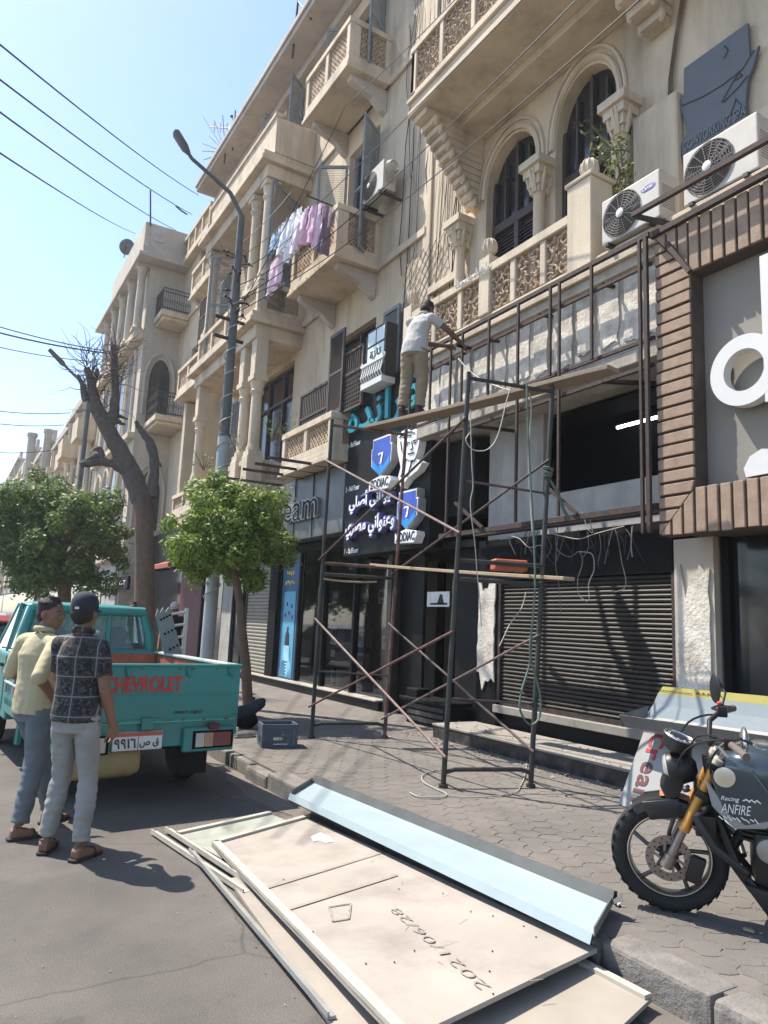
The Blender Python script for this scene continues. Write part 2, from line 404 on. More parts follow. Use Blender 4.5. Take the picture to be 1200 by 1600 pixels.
def parapet(mb, a, b, z0, z1, th, nrm, panels, rail=.13, base=.16, post=.14):
    """wall with recessed panel fields between base, rail and posts; returns the fields"""
    a, b = Vector((*a, 0)), Vector((*b, 0)); L = (b-a).length; u = (b-a).normalized(); n = Vector((*nrm, 0))
    def bx(s0, s1, c, d, o0=0.0, o1=0.0):
        mb.obox(a+u*((s0+s1)/2)+n*(-th/2+(o1-o0)/2)+Vector((0, 0, (c+d)/2)), u*((s1-s0)/2), n*((th+o0+o1)/2), (0, 0, (d-c)/2))
    bx(0, L, z0, z0+base, 0, 0); bx(-.015, L+.015, z1-rail, z1, .02, .02)
    k = panels; pw = post; fw_ = (L-pw*(k+1))/k; out = []
    for i in range(k+1): bx(i*(fw_+pw), i*(fw_+pw)+pw, z0+base, z1-rail)
    for i in range(k):
        s = i*(fw_+pw)+pw; out.append((a+u*s+Vector((0, 0, z0+base)), u, fw_, z1-rail-z0-base, n))
    return out
def balcony(bld, y0, y1, xf, zb, zt, front=2, side=1, brk=True, cell=.22, xw=7.0, matn='plaster_trim', th=.12, open_side=True):
    m = MB()
    m.box(xf-.05, xw, y0-.05, y1+.05, zb, zb+.09); m.box(xf-.02, xw, y0-.02, y1+.02, zb+.09, zb+.2)
    f = parapet(m, (xf, y0), (xf, y1), zb+.2, zt, th, (-1, 0), front)
    s = parapet(m, (xf+th+.001, y0), (xw, y0), zb+.2, zt-.002, th, (0, -1), side) if side else []
    s2 = parapet(m, (xf+th+.001, y1), (xw, y1), zb+.2, zt-.002, th, (0, 1), side) if side else []
    o = m.build('balcony', matn, bld, bevel=.008)
    for (p, u, wd, ht, n) in f+s+s2:
        q = MB(); fret(q, p-n*(th*.55), u if n.x == 0 else u, (0, 0, 1), wd, ht, cell)
        q.obox(p-n*(th*.8)+u*wd/2+Vector((0, 0, ht/2)), u*wd/2, n*.012, (0, 0, ht/2))
        q.build('fret_panel', 'fretwork', o)
    if brk:
        for yy in (y0+.12, y1-.3):
            b = MB(); pr = [(xw, yy, zb), (xf+.12, yy, zb), (xf+.14, yy, zb-.12), (xf+.35, yy, zb-.2), (xw-.35, yy, zb-.3), (xw-.12, yy, zb-.5), (xw, yy, zb-.55)]
            b.prism(pr, (0, .18, 0)); b.build('bracket', 'soffit', o, bevel=.012)
    return o
def opening(bld, X, y0, y1, z0, z1, kind='dark', leaves=2):
    """joinery set into a wall opening"""
    o = MB(); d = .16
    o.box(X+d+.05, X+d+.08, y0, y1, z0, z1); w_ = o.build('window', 'glass_dark', bld)
    fr = MB(); t = .07; n = leaves
    for a, b in ((y0, y0+t), (y1-t, y1)): fr.box(X+d-.02, X+d+.05, a, b, z0, z1)
    fr.box(X+d-.02, X+d+.05, y0+t, y1-t, z1-t, z1); fr.box(X+d-.02, X+d+.05, y0+t, y1-t, z0, z0+t)
    for k in range(1, n): yy = y0+(y1-y0)*k/n; fr.box(X+d-.015, X+d+.05, yy-t/2, yy+t/2, z0+t, z1-t)
    zz = z1-(z1-z0)*.26; fr.box(X+d-.012, X+d+.05, y0+t, y1-t, zz-t/2, zz+t/2)
    fr.build('window_frame', 'shutter_grey' if kind == 'grey' else 'shutter_brown', w_)
    if kind == 'grey':
        for sgn, yy in ((-1, y0), (1, y1)):
            louvre(w_, (X-.03, yy, z0+.05), (-.55, sgn*.38, 0), .5*(y1-y0), z1-z0-.3, 'shutter_grey')
    if kind == 'blind':
        b = MB(); zz = z0+(z1-z0)*.35
        k = 0
        while zz < z1-.1: b.box(X+d-.04, X+d-.02, y0+t, y1-t, zz, zz+.05); zz += .07
        b.build('shutter_slats', 'shutter_brown', w_)
    return w_
def louvre(parent, org, du, wd, ht, mt, name='shutter'):
    """a louvred leaf hinged at org, opening along du"""
    org = Vector(org); u = Vector((du[0], du[1], 0)).normalized(); n = u.cross(Vector((0, 0, 1)))
    m = MB(); t = .06
    def bx(a, b, c, d, th=.02): m.obox(org+u*((a+b)/2)+Vector((0, 0, (c+d)/2)), u*((b-a)/2), n*th, (0, 0, (d-c)/2))
    bx(0, t, 0, ht); bx(wd-t, wd, 0, ht); bx(t, wd-t, 0, t*1.4); bx(t, wd-t, ht-t*1.2, ht); bx(t, wd-t, ht*.5-t/2, ht*.5+t/2)
    z = t*1.8
    while z < ht-t*1.6:
        if abs(z-ht*.5) > t*.9:
            m.obox(org+u*(wd/2)+Vector((0, 0, z)), u*(wd/2-t), n*.014+Vector((0, 0, .010)), (n*-.002+Vector((0, 0, .004))))
        z += .045
    return m.build(name, mt, parent)
def column(bld, x, y, z0, z1, r=.15, sq=.2, matn='plaster_trim', name='column'):
    m = MB(); h = z1-z0
    m.box(x-sq, x+sq, y-sq, y+sq, z0, z0+.12)
    m.lathe((x, y, z0+.12), [(sq*.95, 0), (sq*.98, .06), (r*1.05, .12), (r, .2), (r*.92, h-.65), (r*.9, h-.6), (r*1.15, h-.55), (r*1.2, h-.5), (r, h-.46), (r*1.25, h-.32), (sq*1.0, h-.24)], 14)
    m.box(x-sq*1.05, x+sq*1.05, y-sq*1.05, y+sq*1.05, z1-.13, z1)
    return m.build(name, matn, bld, smooth=35)
# ------------------------------------------------------------------ the cream apartment building
AP = thing('apartment_building', 'long cream plaster apartment building with carved stone balconies, columns and arched windows above shops', 'building', (7, 12, 0))
NU, ZU = Vector((0, -1, 0)), Vector((0, 0, 1))
holes = [(12.5, 13.9, 13.35, 16.1), (12.5, 13.9, 9.1, 12.45), (12.3, 14.1, 4.95, 7.9),
         (16.9, 18.2, 14.2, 16.5), (16.4, 19.4, 9.15, 12.6), (16.4, 19.4, 5.0, 8.2),
         (22.2, 23.6, 13.3, 16.0), (22.0, 23.4, 9.2, 11.9), (22.0, 23.4, 5.0, 7.9), (25.2, 26.2, 13.3, 15.6), (25.3, 26.3, 9.2, 11.6),
         (7.56, 8.76, 5.95, 9.62), (6.0, 7.16, 5.95, 9.72), (3.3, 4.0, 10.4, 13.2), (6.6, 8.2, 10.4, 13.4), (9.6, 10.3, 14.2, 16.3)]
m = MB(); holed_wall(m, 7.0, -3, 28.3, 4.6, 17.0, holes); m.build('wall', 'plaster', AP)
m = MB(); m.box(7.36, 16, -3, 28.3, 4.6, 17.6); m.box(9.6, 16, -3, 28.3, 0, 4.6)
for a, b in ((-3.05, -2.95), (8.22, 8.32), (11.1, 11.18), (15.72, 15.84), (21.6, 21.7), (28.2, 28.29)): m.box(6.95, 9.6, a, b, 0, 4.6)
m.box(7.28, 9.6, -2.9, 28.2, .1, KZ+.03); m.box(7.02, 9.6, -3, 28.3, 4.5, 4.6)
m.build('rear_mass', 'plaster_old', AP)
# roof overhang
m = MB(); m.box(6.16, 7.36, -3, 24.4, 16.78, 16.94); m.box(6.1, 7.36, -3, 24.45, 16.94, 17.1); m.box(6.8, 6.995, -3, 24.3, 16.5, 16.775)
m.build('cornice', 'soffit', AP, bevel=.015)
m = MB(); m.box(6.7, 7.3, 24.45, 28.2, 15.55, 15.75); f = parapet(m, (6.75, 24.5), (6.75, 28.2), 15.75, 16.7, .12, (-1, 0), 4); o = m.build('roof_parapet', 'plaster_trim', AP, bevel=.01)
for (p, u, wd, ht, n) in f:
    q = MB(); fret(q, p-n*.07, u, ZU, wd, ht, .24); q.build('fret_panel', 'fretwork', o)
# floor bands
m = MB()
for z in (8.88, 13.08): m.box(6.93, 6.995, 10.5, 28.2, z, z+.16)
m.box(6.9, 6.995, 9.35, 10.3, 7.55, 7.7)
m.box(6.955, 6.996, 10.36, 10.6, 4.7, 16.4)
m.build('string_course', 'plaster_trim', AP, bevel=.01)
# joinery
opening(AP, 7, 12.5, 13.9, 13.35, 16.1, 'grey'); opening(AP, 7, 12.5, 13.9, 9.1, 12.45, 'grey'); opening(AP, 7, 12.3, 14.1, 4.95, 7.9)
opening(AP, 7, 16.9, 18.2, 14.2, 16.5, 'grey'); opening(AP, 7, 16.4, 19.4, 9.15, 12.6, 'grey', leaves=3); opening(AP, 7, 16.4, 19.4, 5.0, 8.2, leaves=3)
for h in ((22.2, 23.6, 13.3, 16.0), (22.0, 23.4, 9.2, 11.9), (22.0, 23.4, 5.0, 7.9), (25.2, 26.2, 13.3, 15.6), (25.3, 26.3, 9.2, 11.6)): opening(AP, 7, *h, 'blind')
for h in ((3.3, 4.0, 10.4, 13.2), (6.6, 8.2, 10.4, 13.4)): opening(AP, 7, *h, 'blind')
opening(AP, 7, 9.6, 10.3, 14.2, 16.3, 'grey')
# stacked stone balconies
balcony(AP, 12.14, 14.3, 5.96, 13.08, 14.3); balcony(AP, 12.24, 14.5, 5.96, 8.86, 10.06)
o = balcony(AP, 12.05, 14.4, 5.98, 4.66, 5.62, front=2, brk=False)
balcony(AP, 22.1, 24.7, 6.35, 12.75, 13.85, front=2); balcony(AP, 22.0, 24.4, 6.1, 8.9, 10.0, front=2, brk=False)
for bx_ in ((6.4, 6.99, 22.0, 22.3, 4.73, 8.85), (6.4, 6.99, 24.1, 24.4, 4.73, 8.85), (6.25, 7, 21.9, 24.5, 4.55, 4.72)): MB().box(*bx_).build('pier', 'plaster_trim', AP, bevel=.012)
balcony(AP, 22.0, 24.4, 6.28, 4.74, 5.6, front=2, brk=False)
# columned loggia bay
for zb, x0 in ((13.0, 5.55), (8.72, 5.55), (4.5, 5.7)):
    m = MB(); m.box(x0, 7, 15.85, 21.2, zb, zb+.13); m.box(x0+.06, 7, 15.92, 21.14, zb+.13, zb+.3)
    if zb > 5: m.box(5.75, 6.999, 15.98, 21.0, zb-.35, zb)
    m.build('loggia_slab', 'plaster_trim', AP, bevel=.012)
m = MB(); m.box(5.88, 6.0, 15.9, 21.1, 13.3, 14.3); m.box(6.0, 6.999, 15.9, 16.02, 13.3, 14.3); m.box(5.83, 6.05, 15.86, 21.15, 14.3, 14.4)
o = m.build('loggia_parapet', 'plaster_trim', AP, bevel=.012)
for y in (16.2, 17.05, 20.6): column(AP, 5.95, y, 9.9, 12.6, .15, .19)
m = MB(); f = parapet(m, (5.75, 16.0), (5.75, 20.9), 9.02, 9.86, .12, (-1, 0), 4); f += parapet(m, (5.875, 16.0), (7, 16.0), 9.02, 9.858, .12, (0, -1), 1)
o = m.build('balustrade', 'plaster_trim', AP, bevel=.008)
for (p, u, wd, ht, n) in f:
    q = MB(); fret(q, p-n*.07, u, ZU, wd, ht, .2); q.obox(p-n*.095+u*wd/2+Vector((0, 0, ht/2)), u*wd/2, n*.012, (0, 0, ht/2)); q.build('fret_panel', 'fretwork', o)
for y in (16.15, 16.95, 20.7):
    MB().box(5.8, 6.12, y-.16, y+.16, 7.45, 8.42).build('pier', 'plaster_trim', AP, bevel=.015); MB().box(5.76, 6.16, y-.2, y+.2, 4.8, 5.45).build('pedestal', 'plaster_trim', AP, bevel=.015)
    column(AP, 5.96, y, 5.45, 7.45, .14, .18)
m = MB(); f = parapet(m, (5.85, 16.36), (5.85, 20.5), 4.8, 5.4, .1, (-1, 0), 4); f += parapet(m, (6.17, 16.1), (7, 16.1), 4.8, 5.4, .1, (0, -1), 1)
o = m.build('balustrade', 'plaster_trim', AP, bevel=.008)
for (p, u, wd, ht, n) in f:
    q = MB(); fret(q, p-n*.06, u, ZU, wd, ht, .2); q.build('fret_panel', 'fretwork', o)
# turned wooden screens and louvred leaves on the lowest balcony
def lattice(parent, org, u, wd, ht, name='lattice_screen'):
    org, u = Vector(org), Vector(u).normalized(); n = u.cross(ZU); m = MB()
    def P(a, b): return org+u*a+ZU*b
    for a in (0, wd): m.bar(P(a, 0), P(a, ht), .05, .05, n)
    for b in (0, ht*.62, ht): m.bar(P(0, b), P(wd, b), .05, .05, n)
    k = .085
    i = 1
    while i*k < wd: m.bar(P(i*k, 0), P(i*k, ht), .022, .022, n); i += 1
    i = 1
    while i*k < ht*.62: m.bar(P(0, i*k), P(wd, i*k), .022, .022, n); i += 1
    return m.build(name, 'lattice_wood', parent)
louvre(AP, (6.5, 19.5, 5.1), (0, -1, 0), .7, 2.6, 'shutter_grey'); louvre(AP, (6.3, 20.9, 9.1), (0, -1, 0), .8, 2.8, 'shutter_grey'); lattice(AP, (6.0, 21.9, 9.95), (0, -1, 0), 1.2, 1.6); lattice(AP, (6.35, 14.35, 5.1), (0, -1, 0), 1.65, 1.45)
lattice(AP, (6.2, 12.3, 5.62), (0, -1, 0), 1.0, 1.15)
louvre(AP, (6.15, 12.62, 5.64), (0, -1, 0), .62, 1.7, 'shutter_brown'); louvre(AP, (6.95, 11.9, 5.9), (0, -1, 0), .6, 1.9, 'shutter_grey')
m = MB(); m.box(6.97, 6.999, 10.9, 11.3, 5.9, 7.6); m.build('blind_window', 'shutter_brown', AP)

# ------- arched floor
def arch_pts(y0, y1, zs, zt, n=16):
    c = (y0+y1)/2; hw = (y1-y0)/2; out = []
    for i in range(n+1):
        a = math.pi*i/n; s = math.cos(a)
        out.append((c+hw*s, zs+(zt-zs)*(math.sin(a)**.85)))
    return out                      # from y1 over the crown to y0
for (y0, y1, zs, zt, z1) in ((7.56, 8.76, 8.7, 9.5, 9.62), (6.0, 7.16, 8.66, 9.6, 9.72)):
    ap = arch_pts(y0, y1, zs, zt)
    m = MB()
    for i in range(len(ap)-1):
        (a, b), (c, d) = ap[i], ap[i+1]
        for X0, X1 in ((7.002, 7.28),):
            m.poly([(X0, a, b), (X0, a, z1), (X0, c, z1), (X0, c, d)]); m.poly([(X0, a, b), (X0, c, d), (X1, c, d), (X1, a, b)])
    m.build('spandrel', 'plaster', AP)
    m = MB(); sc = 1.14; cy = (y0+y1)/2
    for k, (off, r) in enumerate(((1.10, .045), (1.26, .03))):
        m.tube([(6.985, cy+(p-cy)*off, zs+(q-zs)*off) for p, q in ap], r, 6)
    m.build('archivolt', 'plaster_trim', AP, smooth=50)
    w_ = MB(); w_.box(7.2, 7.25, y0, y1, 5.9, z1); w_ = w_.build('window', 'glass_dark', AP)
    fr = MB()
    fr.box(7.14, 7.2, y0, y0+.07, 5.9, zs+.3); fr.box(7.14, 7.2, y1-.07, y1, 5.9, zs+.3)
    fr.box(7.12, 7.2, y0+.07, y1-.07, 8.05, 8.2); fr.box(7.13, 7.2, cy-.05, cy+.05, 5.9, 8.05); fr.box(7.13, 7.2, cy-.03, cy+.03, 8.2, zt-.05)
    for s in (-1, 1):
        fr.box(7.13, 7.2, cy+s*.28-.02, cy+s*.28+.02, 8.2, zt-.25)
        sy = cy+s*.3; sz = 8.95                       # six-pointed star tracery
        for t in range(3): fr.bar((7.13, sy+math.cos(t*math.pi/3)*.09, sz+math.sin(t*math.pi/3)*.09), (7.13, sy-math.cos(t*math.pi/3)*.09, sz-math.sin(t*math.pi/3)*.09), .02, .03, (1, 0, 0))
    fr.build('window_frame', 'shutter_brown', w_)
    for s in (0, 1):
        a = y0+.08+s*(cy-y0-.04); b = a+(cy-y0-.14); q = MB(); z = 6.0
        while z < 8.0: q.obox((7.15, (a+b)/2, z), (.012, 0, .012), (0, (b-a)/2, 0), (-.003, 0, .003)); z += .06
        q.build('shutter_slats', 'shutter_brown', w_)
for y in (9.28, 7.36, 5.82):                           # slender shafts under carved capitals
    m = MB(); x = 6.87
    m.lathe((x, y, 6.0), [(.13, 0), (.13, .1), (.09, .18), (.085, 1.95), (.1, 2.0)], 12)
    for k, (r, a, b) in enumerate(((.10, 8.0, 8.1), (.13, 8.1, 8.25), (.17, 8.25, 8.38), (.22, 8.38, 8.5))): m.box(x-r, 6.999, y-r, y+r, a, b)
    for a in range(8): m.tube([(x-.1*math.cos(a), y+.1*math.sin(a), 8.0), (x-.16*math.cos(a), y+.16*math.sin(a), 8.2), (x-.2*math.cos(a), y+.2*math.sin(a), 8.34)], [.03, .035, .012], 5)
    m.build('column', 'plaster_trim', AP, smooth=40)
m = MB(); m.box(6.86, 6.999, 5.0, 5.65, 6.0, 8.15); m.box(6.82, 6.999, 5.72, 5.98, 7.6, 8.2); m.box(6.75, 6.999, 3.0, 4.35, 5.8, 7.15); m.build('wall_pier', 'plaster', AP, bevel=.02)
# upper projecting balcony with stalactite corbels
def corbel(y, xf, zt, n=8, drop=1.55, wd=.5):
    m = MB()
    for k in range(n):
        t0 = k/n; z1 = zt-drop*t0-.001*k; z0 = zt-drop*(k+1)/n; x = lerp(xf+.1, 6.85, (k+.5)/n) if k else xf+.08
        w2 = wd*(1-.55*t0)
        m.box(x, 6.999, y-w2/2, y+w2/2, z0, z1)
        if k: m.lathe((x+.06, y-w2/2-.0, (z0+z1)/2-.09), [(.01, 0), (.05, .04), (.06, .1), (.06, .16)], 8); m.lathe((x+.06, y+w2/2, (z0+z1)/2-.09), [(.01, 0), (.05, .04), (.06, .1), (.06, .16)], 8)
    m.build('corbel', 'plaster_trim', AP, bevel=.02, seg=2)
m = MB(); xf = 5.7
m.box(xf, 7, -3, 9.28, 9.95, 10.06); m.box(xf+.03, 7, -3, 9.25, 10.06, 10.2); m.box(xf-.02, 7, -3, 9.3, 10.2, 10.28)
m.box(6.45, 6.999, -3, 9.0, 9.82, 9.95)
f = parapet(m, (xf+.02, 9.25), (xf+.02, -3), 10.28, 11.25, .14, (-1, 0), 15, rail=.12, base=.1, post=.1)
m.box(xf+.02, 6.999, 9.1, 9.25, 10.28, 11.25)
o = m.build('balcony', 'plaster_trim', AP, bevel=.01)
for i, (p, u, wd, ht, n) in enumerate(f):
    if p.y < 3: continue
    q = MB(); scrolls(q, p-n*.05, u, ZU, wd, ht, seed=i); q.build('fret_panel', 'fretwork', o, smooth=60)
q = MB(); q.box(xf+.1, xf+.13, -3, 9.2, 10.3, 11.2); q.build('panel_backing', 'fretwork', o)
corbel(9.02, xf, 9.95, 12, 1.35, .36); corbel(5.3, xf, 9.95, 6, .75, .55)

# ------- first floor balcony of the arches
m = MB(); xf = 6.0
m.box(xf-.02, 7.0, 3.0, 9.62, 5.7, 5.8); m.box(xf+.02, 7.0, 3.0, 9.58, 5.8, 5.93)
m.box(xf, xf+.16, 5.92, 9.6, 6.53, 6.66)
yp = [9.5, 8.78, 8.12, 7.52, 6.95, 6.38]
for i, y in enumerate(yp):
    big = i in (0, 3); r = .12 if big else .055
    m.box(xf+(-.01 if big else .02), xf+(.2 if big else .13), y-r, y+r, 5.93, 6.80 if big else 6.53)
m.box(xf-.02, xf+.36, 5.53, 5.92, 5.8, 6.98); m.box(xf-.04, xf+.38, 5.5, 5.95, 6.98, 7.04)
m.box(xf+.37, 7, 5.6, 5.74, 6.45, 6.6)
o = m.build('balcony', 'plaster_trim', AP, bevel=.012)
ypp = yp+[5.87]
for i in range(len(ypp)-1):
    a, b = ypp[i], ypp[i+1]; ra = .12 if i in (0, 3) else .055; rb = .12 if i+1 in (3,) else .055
    q = MB(); scrolls(q, (xf+.07, a-ra, 5.95), (0, -1, 0), ZU, a-b-ra-rb, .56, r=.014, seed=40+i)
    q.build('fret_panel', 'fretwork', o, smooth=60)
q = MB(); q.box(xf+.1, xf+.115, 5.95, 9.4, 5.94, 6.52); q.build('panel_backing', 'fretwork', o)
for y, z, r in ((9.5, 6.8, .075), (7.52, 6.8, .095), (5.72, 7.04, .1)):
    q = MB(); q.lathe((xf+(.16 if r == .1 else .09), y, z), [(r*.7, 0), (r*.55, .05), (r*.6, .07), (r*.95, .11), (r*1.08, .17), (r*.95, .24), (r*.5, .29), (.01, .31)], 16)
    for k in range(10):
        a = k*math.pi/5; c = Vector((xf+(.16 if r == .1 else .09), y, z))
        q.tube([c+Vector((math.cos(a)*r*s, math.sin(a)*r*s, h)) for s, h in ((.62, .07), (.98, .11), (1.12, .17), (.98, .24), (.5, .29))], .012, 5)
    q.build('ball_finial', 'plaster_trim', o, smooth=60)
# ------- mezzanine canopy, stripped fascia and the openings under it
m = MB(); m.box(6.12, 7.0, 4.62, 9.3, 4.52, 4.68); m.box(6.12, 6.24, 4.62, 9.3, 4.68, 5.7); m.box(6.02, 6.3, 4.62, 9.3, 5.58, 5.7)
m.build('canopy', 'fascia_white', AP, bevel=.01)
rn = random.Random(5); y = 9.0
while y > 4.75:                                         # ragged plaster and board left on the stripped fascia
    wd = rn.uniform(.2, .4); z0 = 4.7+rn.uniform(0, .12); z1 = 5.56-rn.uniform(0, .05); pts = []
    for t in range(6): pts.append((6.118, y-wd*t/5, z1+rn.uniform(-.012, .012)))
    for t in range(5): pts.append((6.118, y-wd+rn.uniform(-.02, .03), lerp(z1, z0, (t+.5)/5)))
    for t in range(6): pts.append((6.118, y-wd*(1-t/5), z0+rn.uniform(-.03, .05)))
    for t in range(5): pts.append((6.118, y+rn.uniform(-.02, .02), lerp(z0, z1, (t+.5)/5)))
    q = MB(); q.prism(pts, (-rn.uniform(.012, .03), 0, 0)); q.build('plaster_patch', 'peeled', AP)
    y -= wd+rn.uniform(.04, .12)
m = MB()
m.box(6.72, 6.8, 7.15, 8.2, 2.85, 4.52); m.box(6.7, 6.82, 7.05, 7.15, 2.85, 4.52)
m.box(6.66, 6.74, 4.7, 7.05, 2.86, 3.38)
m.build('mezzanine_panel', 'white_wall', AP)
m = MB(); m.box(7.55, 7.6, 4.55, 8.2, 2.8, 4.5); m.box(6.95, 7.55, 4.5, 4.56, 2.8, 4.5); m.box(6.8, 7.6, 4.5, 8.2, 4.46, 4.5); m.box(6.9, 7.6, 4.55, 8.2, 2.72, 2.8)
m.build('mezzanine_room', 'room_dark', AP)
mat('tube_light', (.9, .95, 1), .4, emit=(.85, .95, 1.0), estr=5)
m = MB(); m.tube([(7.35, 6.35, 4.3), (7.35, 5.3, 4.3)], .022, 8); tl = thing('fluorescent_tube', 'lit white fluorescent tube inside the dark mezzanine opening', 'lamp', (7.35, 5.8, 4.3)); m.build('tube', 'tube_light', tl)
m = MB(); m.box(7.34, 7.36, 5.25, 6.4, 4.33, 4.46); m.build('fixture', 'room_dark', tl)
# shutter below
def roller(bld, X, y0, y1, z0, z1, mt, pitch=.075, name='roller_shutter'):
    m = MB(); n = int((z1-z0)/pitch); pr = []
    for k in range(n):
        z = z0+k*pitch
        pr += [(X, z), (X-.018, z+pitch*.25), (X-.022, z+pitch*.55), (X-.012, z+pitch*.82), (X+.008, z+pitch*.9)]
    vs = [(x, y0, z) for x, z in pr]+[(x, y1, z) for x, z in pr]; L = len(pr)
    m.add(vs, [(i, i+1, L+i+1, L+i) for i in range(L-1)])
    o = m.build(name, mt, bld)
    g = MB(); g.box(X-.05, X+.05, y0-.06, y0-.002, z0, z1); g.box(X-.05, X+.05, y1+.002, y1+.06, z0, z1); g.box(X-.04, X+.04, y0, y1, z0-.07, z0-.003); g.build('guide_rail', 'iron', o)
    return o
roller(AP, 6.62, 4.98, 7.72, .66, 2.3, 'shutter_metal', .052)
m = MB(); m.box(6.56, 6.9, 4.95, 7.78, 2.28, 2.84); m.build('shutter_box_shade', 'black_plain', AP)  # shutter box, extended down in black to stand in for shade on the upper shutter
m = MB(); m.box(6.52, 6.6, 4.95, 7.8, .5, .6); m.build('sill_beam', 'step_tread', AP, bevel=.008)
m = MB(); m.box(6.66, 6.7, 4.95, 7.8, KZ, .5); m.build('plinth', 'black_cladding', AP)
m = MB(); m.box(6.56, 6.95, 7.78, 8.2, KZ, 2.85); m.build('pillar', 'black_plain', AP)
def ragged(bld, X, y0, y1, z0, z1, seed, mt='peeled', th=.02, amp=.07):
    rn = random.Random(seed); pts = []
    for t in range(8): pts.append((X, y1-(y1-y0)*t/7, z1-abs(rn.gauss(0, amp*2)) if t not in (1, 5) else z1))
    for t in range(9): pts.append((X, y0+rn.uniform(0, amp*.4), lerp(z1-.2, z0+.3, (t+.5)/9)))
    for t in range(7): pts.append((X, y0+(y1-y0)*t/6, z0+abs(rn.gauss(0, amp*2.4))))
    for t in range(9): pts.append((X, y1-rn.uniform(0, amp*.4), lerp(z0+.3, z1-.2, (t+.5)/9)))
    q = MB(); q.prism(pts, (-th, 0, 0)); return q.build('peeled_plaster', mt, bld)
ragged(AP, 6.557, 7.8, 8.18, .75, 2.3, 3)
m = MB(); m.box(6.56, 6.95, 4.47, 4.93, KZ, 2.62); m.build('pillar', 'plaster_old', AP)
ragged(AP, 6.557, 4.5, 4.9, .35, 2.35, 8)
# steps of the stripped shop
m = MB(); m.box(5.8, 6.75, 2.2, 8.15, KZ-.02, .3); m.build('step_riser', 'step_black', AP, bevel=.006)
m = MB(); m.box(5.79, 6.52, 2.2, 8.16, .3, .33); m.build('step_tread', 'step_tread', AP, bevel=.006)
# right-hand shop under the slatted frame
m = MB(); m.box(6.72, 6.76, 0, 4.46, .33, 2.7); w_ = m.build('shop_window', 'glass_dark', AP)
m = MB()
for y in (4.4, 3.9, 2.9, 1.8): m.box(6.64, 6.78, y-.04, y+.04, .33, 2.75)
m.box(6.65, 6.77, 0, 4.36, .33, .42); m.build('window_frame', 'black_plain', w_)
# dark entrance under the black sign wall
m = MB(); m.box(6.78, 6.84, 8.33, 9.0, KZ, 2.8); m.box(6.78, 6.84, 9.9, 10.6, KZ, 2.8); m.box(8.3, 8.36, 8.33, 11.1, KZ, 4.4); m.box(6.6, 8.3, 8.33, 11.1, 2.8, 2.9)
m.build('entrance_wall', 'black_cladding', AP)
m = MB(); m.box(6.55, 6.75, 10.55, 10.68, KZ, 3.1); m.build('steel_jamb', 'shutter_metal', AP)

# ------- glazed shop with its step, poster column and stock
m = MB(); m.box(6.5, 7.28, 10.75, 17.9, KZ-.02, .3); m.build('shop_step', 'black_cladding', AP, bevel=.006)
m = MB(); m.box(6.47, 7.28, 10.8, 17.9, .3, .325); m.build('step_slab', 'marble_step', AP, bevel=.004)
mat('shop_glass', (.35, .4, .42), .03, var=.02, trans=1.0, spec=.5)
g = MB(); g.box(6.74, 6.75, 10.9, 14.55, .34, 3.1); g.build('shop_window', 'shop_glass', AP)
m = MB()
for y in (10.85, 12.1, 13.4, 14.6, 15.62): m.box(6.68, 6.8, y-.04, y+.04, .33, 3.2)
m.box(6.68, 6.8, 10.85, 15.6, 3.1, 3.28); m.box(6.6, 6.9, 15.66, 16.1, KZ, 3.3); m.box(7.9, 7.95, 10.9, 15.7, .3, 3.3); m.box(6.8, 7.95, 10.9, 15.7, 3.26, 3.3)
m.build('shop_frame', 'black_plain', AP)
mat('poster_blue', (.10, .34, .52), .45, var=.08, scale=3); mat('poster_deep', (.03, .10, .18), .5, var=.15, scale=3)
m = MB(); m.box(6.7, 6.76, 14.66, 15.56, .34, 3.2); pc = m.build('poster_column', 'poster_deep', AP)
m = MB(); m.box(6.69, 6.699, 14.78, 15.4, .36, 2.25); m.build('poster', 'poster_blue', pc)
mat('print_black', (.02, .02, .022), .5); mat('print_white', (.75, .75, .73), .5); mat('print_yellow', (.75, .52, .08), .5); mat('print_sky', (.35, .62, .75), .5)
q = MB()
for k in range(6):
    r = .08+k*.05; q.tube([(6.687, 15.1+math.cos(a)*r, .36+math.sin(a)*r*1.3) for a in [math.pi*t/10 for t in range(11)]], .008, 4)
q.build('poster_arcs', 'print_sky', pc)
q = MB(); q.ball((6.69, 15.1, 1.42), .01, .05, .06); q.prism([(6.688, 14.98, .95), (6.688, 15.22, .95), (6.688, 15.2, 1.3), (6.688, 15.13, 1.38), (6.688, 15.07, 1.38), (6.688, 15.0, 1.3)], (-.003, 0, 0))
for a, b in ((14.95, 1.9), (15.2, 1.95), (15.08, 1.75), (15.27, 1.7), (14.9, 1.66)): q.box(6.684, 6.688, a-.03, a+.03, b-.02, b+.06)
q.build('poster_figure', 'print_black', pc)
q = MB(); q.prism([(6.684, 14.92, .72), (6.684, 15.28, .72), (6.684, 15.24, 1.05), (6.684, 14.96, 1.05)], (-.003, 0, 0)); q.build('poster_patch', 'print_sky', pc)
q = MB(); rn = random.Random(14)
for k in range(9): y_ = 15.36-.055*k; z_ = 2.44+.2*(k % 2); q.obox((6.695, y_, z_+rn.uniform(0, .05)), (.003, 0, 0), (0, rn.uniform(.02, .045), 0), (0, 0, rn.uniform(.02, .05)))
q.build('poster_headline', 'print_yellow', pc)
roller(AP, 6.72, 16.15, 17.75, .33, 3.1, 'shutter_beige', .085)
